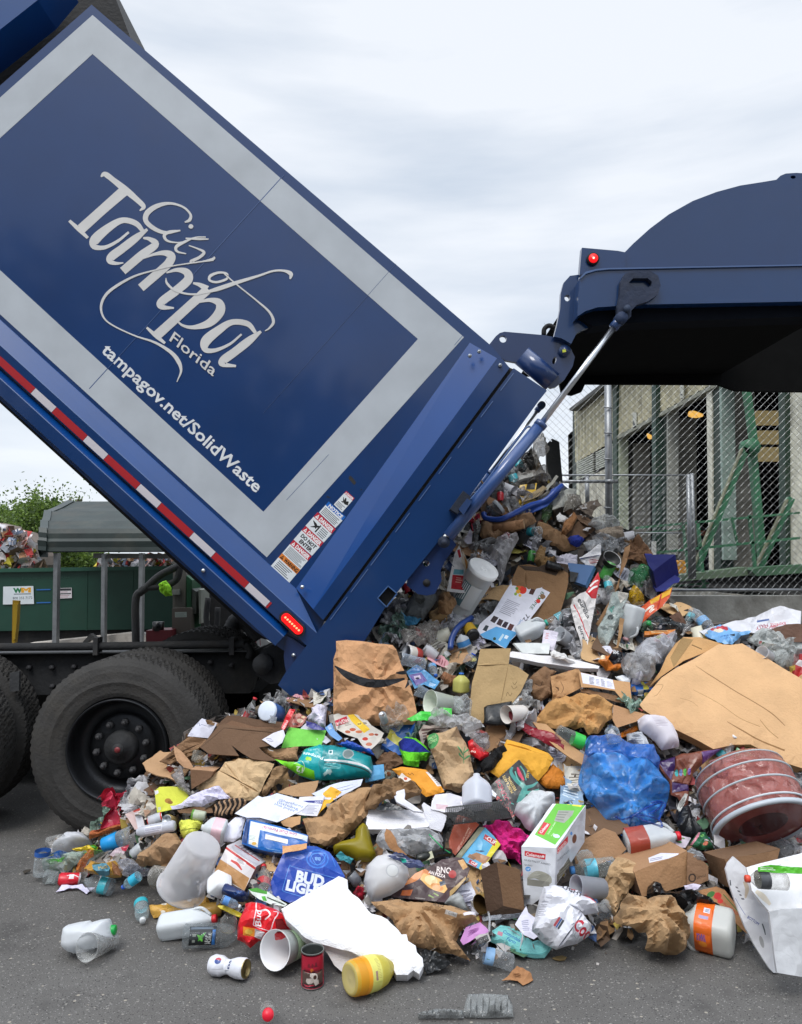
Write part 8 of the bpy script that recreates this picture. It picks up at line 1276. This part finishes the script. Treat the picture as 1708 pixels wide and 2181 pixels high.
sheet('packing_paper','long twist of brown packing paper standing at the right front','paper',[(305,900),(318,820),(335,765),(400,692),(470,715),(535,740),(535,820),(510,890),(480,930),(470,965),(430,1020),(390,1090),(378,1135),(340,1080),(310,985)],'b08c62','kraft', t=28, bulge=0.038, cr=(.02,5), step=8, lm='the tall packing paper twist')
sheet('packing_paper','big crumpled ball of brown packing paper on the right front asphalt','paper',[(475,950),(540,965),(600,1000),(640,985),(700,962),(780,980),(830,1030),(862,1082),(880,1150),(928,1250),(905,1300),(885,1350),(830,1388),(740,1380),(650,1370),(585,1352),(580,1290),(582,1240),(500,1210),(400,1162),(385,1120),(420,1060),(450,1000)],'a48058','kraft', t=32, bulge=0.083, cr=(.045,4.5), step=7, g=True, lm='the big packing paper ball')
lathe('juice_jug','white juice jug with bright orange label lying on the asphalt, right','jug',(1225,1245),(850,1155),138,[('body',[(0,0),(0,.8),(.04,.96),(.1,1),(.55,1),(.7,.96),(.84,.72),(.95,.42),(1.0,.3)],'e2e4e0','hdpe'),('label',[(.36,1.015),(.70,1.0)],'e86c20','gloss')], sq=.55, dY=.10, g=True, art=[('print',.38,.68,-60,60, lambda t: np.interp(t, [.36,.55,.7],[1.01,1.01,.99]),'e86a1c',[('t','SUNNY',88,34,30,34,-16,'5c58a8',.04),('c',50,10,(26,8),'f0902c'),('p',[(15,82),(55,82),(55,98),(15,98)],'dcdce8'),('b',[(18,84),(52,84),(52,96),(18,96)],3,'5c5c70'),('p',[(20,48),(80,48),(80,60),(20,60)],'d8c438'),('p',[(20,64),(80,64),(80,74),(20,74)],'a89cc0')],'gloss')], handle=(.62,.92,1.0,-95,.16,'dcdedc','hdpe'), lm='the orange-labelled jug')
sheet('waxed_box','large white waxed carton side with blue and black print, bottom right corner','box',[(1168,782),(1185,735),(1222,692),(1265,730),(1312,772),(1335,850),(1352,935),(1410,1010),(1470,1082),(1500,1300),(1530,1520),(1505,1518),(1478,1492),(1430,1420),(1375,1330),(1300,1180),(1222,965),(1190,870)],'d8d8dc','gloss', t=20, th=.012, cr=(.005,3), g=True, up=0, art=[('t','BOTTOM',1320,1130,1396,1182,20,'3c4c90',.02),('b',[(1235,900),(1252,905),(1310,1010),(1290,1010)],4,'6c6c74'),('s',[(1240,990,3),(1280,1060,3),(1310,1110,3)],'5060a0'),('c',1422,1300,(14,44),'a4a4a4',-15),('s',[(1425,1170,8),(1440,1215,10),(1448,1250,6)],'606468'),('l',1200,860,1206,900,8,'50545c'),('s',[(1300,870,20),(1320,920,30),(1310,990,12)],'c8b8a4')], lm='the white waxed box')
sheet('waxed_box_top','white waxed carton top with peeled corner, bottom right corner','box',[(1312,772),(1440,735),(1560,702),(1760,650),(1760,1060),(1560,1065),(1475,1088),(1410,1010),(1352,935)],'dadadc','gloss', t=50, th=.012, cr=(.006,3), g=False, Y=2.95, art=[('s',[(1380,940,24),(1430,980,40),(1480,1040,20)],'d0c4b0'),('l',1390,790,1560,750,4,'a4a4a8')])
sheet('waxed_box_side','white waxed carton end face at the very bottom right corner','box',[(1476,1090),(1560,1066),(1760,1062),(1760,1560),(1536,1522)],'d2d4d8','gloss', t=12, th=.012, cr=(.004,3), Y=2.80, up=0)
bottle('small_bottle','clear bottle with orange-red cap on top of the white waxed box',(1600,870),(1305,850),58, cap='e05038', band='4a4c50', bt=(.45,.7), body='b0aca0', Y=2.85, up=0)
sheet('green_label','strip of bright green printed wrapper on the white waxed box','wrapper',[(1392,772),(1480,755),(1760,775),(1760,815),(1560,808),(1395,800)],'58b830','gloss', t=40, Y=2.84, art=[('b',[(1410,770),(1540,770),(1540,795),(1410,792)],2,'e8f0e0')])
# ---------------- gather pieces of one thing under it ----------------
def byl(prefix): return next(o for o in COL.objects if o.parent is None and str(o.get('label','')).startswith(prefix))
def gather(name, label, cat, parts):
    obs = [byl(a) for a, b in parts]; zs = [o.location for o in obs]; root = empty(name, sum((z for z in zs), Vector())/len(zs), label, cat)
    for o, (a, b) in zip(obs, parts):
        o.parent = root; o.location = o.location-root.location; o.name = b
        for k in ('label','category'):
            if k in o: del o[k]
    return root
gather('waxed_box','large white waxed box with blue and black print, bottom right corner','box',[('large white waxed carton side','side_panel'),('white waxed carton top','top_panel'),('white waxed carton end','end_panel')])
gather('huge_carton','huge flattened tan cardboard box at the right edge of the pile','box',[('huge flattened tan','panel'),('folded taped side','flap')])
gather('label_carton','open brown carton with a big white shipping label, right of centre','carton',[('open brown carton with a big','front_panel'),('top flap of the shipping','flap'),('inner tray of the','inner_tray')])
gather('snack_bar_box','opened snack bar box with a rust end and a blue front face','box',[('rust brown and olive','end_panel'),('blue snack bar box face','front_panel')])
gather('open_carton','long open brown carton holding the bottle and red-capped jug','carton',[('long open brown carton','body'),('raised brown flap','flap'),('brown carton side with a recycling','side_panel')])
gather('milk_jug','crushed milk jug with green cap lying alone, nearest the left corner','jug',[('crushed milk jug lying alone','body'),('green screw cap','cap')])
gather('wine_bottle','dark wine bottle with cream label under the clear creased bag','bottle',[('dark wine bottle','body'),('cream paper label','paper_label')])
gather('blue_sack','large translucent bright blue plastic sack full of bottles, tied with ribbons','sack',[('large translucent bright blue','bag')]+[(x, 'tie_ribbon') for x in ('blue tie ribbon looping','blue tie ribbon hanging','short blue tie','blue tie ribbon curling')])
# ---------------- loose rubbish between the things above ----------------
RR = random.Random(77); NR = np.random.RandomState(77)
def locmesh(name, build):
    mb = MB(); build(mb); o = mb.build(name, None, origin=np.zeros(3)); me = o.data; bpy.data.objects.remove(o); return me
def lpro(prof, L_, R_, col, m, seg=18):
    def f(mb):
        th = np.linspace(0,6.2832, seg+1)[:-1]; V = [(r*R_*math.cos(a), r*R_*math.sin(a),(t-.5)*L_) for t, r in prof for a in th]; V = np.array(V); V = V+vcr(V, 5, R_*.12,9,2)
        mb.add(V, [(i*seg+k, i*seg+(k+1) % seg, (i+1)*seg+(k+1) % seg, (i+1)*seg+k) for i in range(len(prof)-1) for k in range(seg)], col, m, True)
    return f
def lsheet(w, h, th, col, m, curl, amp, freq, sd_, marks=()):
    def f(mb):
        A = []
        for el in marks:
            for q, ed, c in art2d(el): A.append((q, ed, c))
        rr = random.Random(sd_); out = [(-w*rr.uniform(.8,1),-h),(w, -h*rr.uniform(.7,1)),(w*rr.uniform(.7,1), h),(-w*rr.uniform(.3,.9), h*rr.uniform(.8,1)),(-w, h*rr.uniform(.2,.6))]
        V, T, cs, ob = tri2d(np.array(out)/1., A, max(w, h)/5, sd_, .004, col); z = curl*(V[:, 0]**2/w-V[:, 1]*V[:, 0]/w*.6); W = np.stack([V[:, 0], V[:, 1], z],1); d = crumple(W, sd_, amp, freq, 3); W[:, 2] += d; shell(mb, W, W-[0,0, th], T, cs, m, col)
    return f
def lwad(r, col, m, sd_):
    def f(mb):
        V, T, cs, ob = tri2d(np.array([(-1,-1),(.9,-.8),(1,.7),(.1,1),(-1.1,.8)])*r*1.7,[], r*.16, sd_, .004, col); W = np.stack([V[:, 0]*.62, V[:, 1]*.62,0*V[:, 0]],1)
        W = W+vcr(np.stack([V[:, 0],0*V[:, 0], V[:, 1]],1), sd_, r*.55,.34/r, 3)*[.6,.6,1.]; shell(mb, W, W-[0,0,.0012], T, cs, m, col)
    return f
def lbox(a, b, c, cols, m, sd_):
    def f(mb):
        n = 4; V = []; Fc = []; Cs = []
        for ax in range(3):
            for s in (-1,1):
                k = len(V); dims = [a, b, c]; o_ = [i for i in range(3) if i != ax]
                for i in range(n+1):
                    for j in range(n+1):
                        p = [0,0,0]; p[ax] = s*dims[ax]; p[o_[0]] = (i/n*2-1)*dims[o_[0]]; p[o_[1]] = (j/n*2-1)*dims[o_[1]]; V.append(p)
                for i in range(n):
                    for j in range(n): q = k+i*(n+1)+j; Fc.append((q, q+1, q+n+2, q+n+1)); Cs.append(cols[1] if (i == 1 and ax != 2) else cols[2] if (ax == 2 and j == 2) else cols[0])
        V = np.array(V); V = V+vcr(V, sd_, .012,7,3); mb.add(V, Fc, Cs, m)
    return f
W_, LG_, BR = 'e2e2ea','bdb9b6','a87e54'
LB = [(0,0),(0,.8),(.04,1),(.6,.97),(.72,.8),(.84,.42),(.9,.34),(.96,.34)]
KINDS = []
def kind(w, name, adj, cat, parts): KINDS.append((w, name, adj, cat, [(pn, locmesh(pn, b)) for pn, b in parts]))
for i, (c, adj) in enumerate((('e4e2ee','white'),('b08658','brown'),('cfc8bc','greyish'),('8c6a48','dark brown'))): kind(3,'paper_ball','crumpled '+adj+' paper wad','paper',[('', lwad(.055, c, 'kraft' if 'brown' in adj else 'paper', i+3))])
for i, (c, adj, mk) in enumerate((('e2e2ee','white printed sheet','a4a4b4'),('d8d4c8','newsprint page','8a8478'),('dcd070','yellow slip','b8a848'),('d8a0a8','pink slip','b07078'),('9ab4cc','light blue leaflet','e0ecf4'),('e8e4ea','white torn leaflet with a red bar','c83838'),('6a9a70','green flyer','dcecd8'))):
    kind(5 if i < 2 else .9,'leaflet', adj, 'paper',[('', lsheet(.07,.10,.0012, c, 'paper',.25,.012,8, i+9,[('b',[(-.04,.06),(.05,.06),(.045,-.05),(-.05,-.05)],5, mk)] if i != 5 else [('p',[(-.06,.02),(.06,.03),(.06,.06),(-.06,.05)], mk)]))])
for i, (c, adj) in enumerate((('b08860','tan cardboard piece'),('8a6644','brown cardboard piece'),('644a34','dark cardboard piece'),('c49c6c','pale cardboard flap'))): kind(5,'cardboard_piece', adj, 'cardboard',[('', lsheet(.08,.12,.005, c, 'card',.12,.008,5, i+29))])
for i, (cs, adj) in enumerate(((('d8d8e0','c03038','3a60a8'),'white and red carton'),(('2a62b0','d8dce4','c8c040'),'blue carton'),(('b03030','e0c050','e8e0e0'),'red carton'),(('b8905f','b8905f','a47c50'),'small brown carton'),(('4a7c50','d0d4c8','b8b050'),'green carton'),(('282830','c89838','484850'),'black and gold carton'),(('e09028','f0e0c0','b05020'),'orange carton'))): kind(.9,'food_carton', adj, 'carton',[('', lbox(.045,.07,.018+.004*i, cs, 'gloss' if 'brown' not in adj else 'card', i+41))])
for i, (bc, cc, lc_, adj) in enumerate((('c4ccd4','2a62c0','6aa8dc','clear bottle with blue cap'),('c4ccd0','e4e6e8','48b8c8','clear bottle with white cap'),('88b890','28904a','d8e8d0','greenish bottle with green cap'),('a8a8a4','c82c34','b83c40','clear bottle with red cap'))):
    kind(2.6,'plastic_bottle', adj, 'bottle',[('body', lpro(LB, .20,.032, bc, 'pet')),('cap', lpro([(.93,.4),(.93,.44),(1.0,.44),(1.0,0)],.20,.032, cc, 'plastic')),('label', lpro([(.25,1.03),(.5,1.02)],.20,.032, lc_, 'gloss'))])
for i, (c, adj) in enumerate((('c83038','red soda can'),('c4c8cc','silver can'),('2c50a0','blue can'),('4c9c48','green can'))): kind(1., 'soda_can', adj, 'can',[('body', lpro([(.03,.8),(.1,1),(.9,1),(.97,.85)],.12,.032, c, 'gloss')),('lid', lpro([(.97,.85),(1,.84),(.98,.76),(.98,0)],.12,.032,'b9bcbe','metal'))])
for i, (c, m_, adj) in enumerate((('e4e4e8','plastic','white cup'),('d0d4d6','pet','clear cup'),('303236','plastic','black tub'),('e0dcc8','plastic','cream tub'))): kind(1.5,'cup', adj, 'cup',[('', lpro([(0,1.05),(.02,1),(1,.72),(1,0),(.97,0),(.97,.68),(.05,.95),(0,1.0)],.10-.02*(i > 1),.042, c, m_))])
for i, (c, m_, adj) in enumerate((('e0e0e4','film','clump of clear film'),('c8c8c8','film','wad of grey film'),('a8c8b8','film','wad of greenish wrap'),('28282c','gloss','black plastic wad'),('d8d8da','pet','crushed clear clamshell'),('d8a838','gloss','golden snack wrapper'),('b83048','gloss','crimson wrapper'),('e8e8ec','film','white thin bag'))): kind(4 if m_ != 'gloss' else .9,'plastic_wad', adj, 'plastic',[('', lwad(.075, c, m_, i+61))])
mask = np.zeros((NY, NX), bool)
for poly in OWN:
    mask |= cells(np.asarray(poly))
tx, ty = zip(*TOPL); bx, by = zip(*BOTL); free = []
for iy in range(NY):
    for ix in range(NX):
        x, y = GX0+GS*ix, GY0+GS*iy
        if x < 110 or x > 1760 or not np.interp(x, tx, ty)+4 < y < np.interp(x, bx, by)-16: continue
        k = mask[max(0, iy-3):iy+4, max(0, ix-3):ix+4].mean(); free.append((x, y, k))
RR.shuffle(free); used = []; seen = set(); made = []; LMp = np.array([a for a, b in LM]); LMn = [b for a, b in LM]; tot = {}
def rel(x, y):
    d = LMp-[x, y]; return np.argsort((d**2).sum(1)), d
def mklabel(adj, x, y):
    o_, d = rel(x, y); opts = []
    for k in range(3):
        i = o_[k]; dx, dy = -d[i]
        opts.append(f"{adj} just {'right of' if dx > 0 else 'left of'} {LMn[i]}" if abs(dx) > abs(dy)*1.2 else f"{adj} just {'below' if dy > 0 else 'above'} {LMn[i]}")
    a, b, c = o_[:3]; opts = opts[:1]+[f"{adj} between {LMn[a]} and {LMn[b]}", opts[1], f"{adj} between {LMn[a]} and {LMn[c]}", opts[2]]
    for t in opts:
        if t not in seen and len(t.split()) <= 16: seen.add(t); return t
    return None
ws = [k[0] for k in KINDS]; ws2 = [k[0]*(2.6 if any(t in k[2] for t in ('white','newsprint','clear film','greyish')) else .35 if ('brown' in k[2] or 'tan' in k[2] or k[1] in ('plastic_bottle','food_carton')) else 1) for k in KINDS]; groups = {'paper_ball': 'crumpled paper wads in the pile','leaflet': 'loose paper sheets in the pile','cardboard_piece': 'loose cardboard pieces in the pile','food_carton': 'small food cartons in the pile','plastic_bottle': 'plastic bottles in the pile','soda_can': 'cans in the pile','cup': 'cups and tubs in the pile','plastic_wad': 'plastic wads and wrappers in the pile'}
for x, y, k in free:
    if len(made) >= 300: break
    if k > .36 or mask[int((y-GY0)/GS), int((x-GX0)/GS)] or y > np.interp(x, bx, by)-42: continue
    gap = 21+10*(y > 1500)
    if any((x-a)**2+(y-b)**2 < gap*gap for a, b in used): continue
    w, name, adj, cat, parts = RR.choices(KINDS, ws2 if y < 1430 else ws)[0]
    lab = mklabel(adj, x, y)
    if not lab: continue
    used.append((x, y)); Y = float(YS([[x, y]])[0])+RR.uniform(.02,.06); p = P1(x, y, Y); p[2] = max(p[2],.035); R_ = Matrix.Rotation(math.radians(38),4,'X') @ Matrix.Rotation(RR.uniform(0,6.28),4,'Z') @ Matrix.Rotation(RR.uniform(-.5,.5),4,'X') @ Matrix.Rotation(RR.uniform(-.4,.4),4,'Y')
    if name in ('plastic_bottle','soda_can','cup'): R_ = R_ @ Matrix.Rotation(RR.uniform(.9,2.2),4,'X')
    sc = RR.uniform(.8,1.3)*(1. if y > 1500 else .9)*(.72 if name == 'leaflet' else 1)
    if len(parts) == 1: o = bpy.data.objects.new(name, parts[0][1])
    else: o = bpy.data.objects.new(name, None)
    COL.objects.link(o); o.location = Vector(p); o.rotation_euler = R_.to_euler(); o.scale = (sc,)*3; tag(o, lab, cat, groups[name]); made.append(o)
    if len(parts) > 1:
        for pn, me in parts: c = bpy.data.objects.new(pn, me); COL.objects.link(c); c.parent = o
# small bits nobody could count
pal = ['d8d6da']*4+['b4b0ac']*5+['8a8580']*3+['a09890','8a8078','a48260','8c6c4c','70563e','5c4634','8c6c4c','4a4a4e','2c2c30','2c2c30','9a4444','48608c','54785c','b8a050','c8c8cc','383430']*1
V, Fc, Cs = [],[],[]
for i in range(8000):
    x = RR.uniform(110,1780); y0, y1 = np.interp(x, tx, ty), np.interp(x, bx, by)-8
    if y1 < y0+8: continue
    y = RR.uniform(y0, y1) if i > 260 else y1+RR.expovariate(1/22.)-6; Y = float(YS([[x, y]])[0])+RR.uniform(.0,.10); zi = (min(NY-1, int((y-GY0)/GS)), min(NX-1, int((x-GX0)/GS))); Y = max(Y, ZB[zi]+.08) if mask[zi] else Y; Y = Y if i > 260 else Yg(y)-.01; p = P1(x, y, Y); s = RR.choice([.015,.02,.03,.045])*RR.uniform(.7,1.2) if i > 260 else RR.uniform(.003,.009); m_ = RR.randint(4,6)
    if p[2] < s*.6: p[2] = s*.6
    Rm = np.array(Matrix.Rotation(RR.gauss(.6,.7),3,'X') @ Matrix.Rotation(RR.gauss(0,.6),3,'Y') @ Matrix.Rotation(RR.uniform(0,6.3),3,'Z')); a = RR.uniform(.3,1); k = len(V)
    q = np.array([[math.cos(j*6.283/m_)*s*RR.uniform(.6,1.2), math.sin(j*6.283/m_)*s*a*RR.uniform(.6,1.2), RR.uniform(-.3,.3)*s] for j in range(m_)]+[[0,0, RR.uniform(-.2,.3)*s]])@Rm.T+p
    V += list(q); c = RR.choice(pal[:12] if y < 1400 and RR.random() < .4 else pal); Fc += [(k+j, k+(j+1) % m_, k+m_) for j in range(m_)]; Cs += [c]*m_
mb = MB(); mb.add(V, Fc, Cs, 'paper'); mb.build('rubbish_scraps', None, kind='stuff', label='countless small scraps of paper, plastic and card between the larger rubbish')
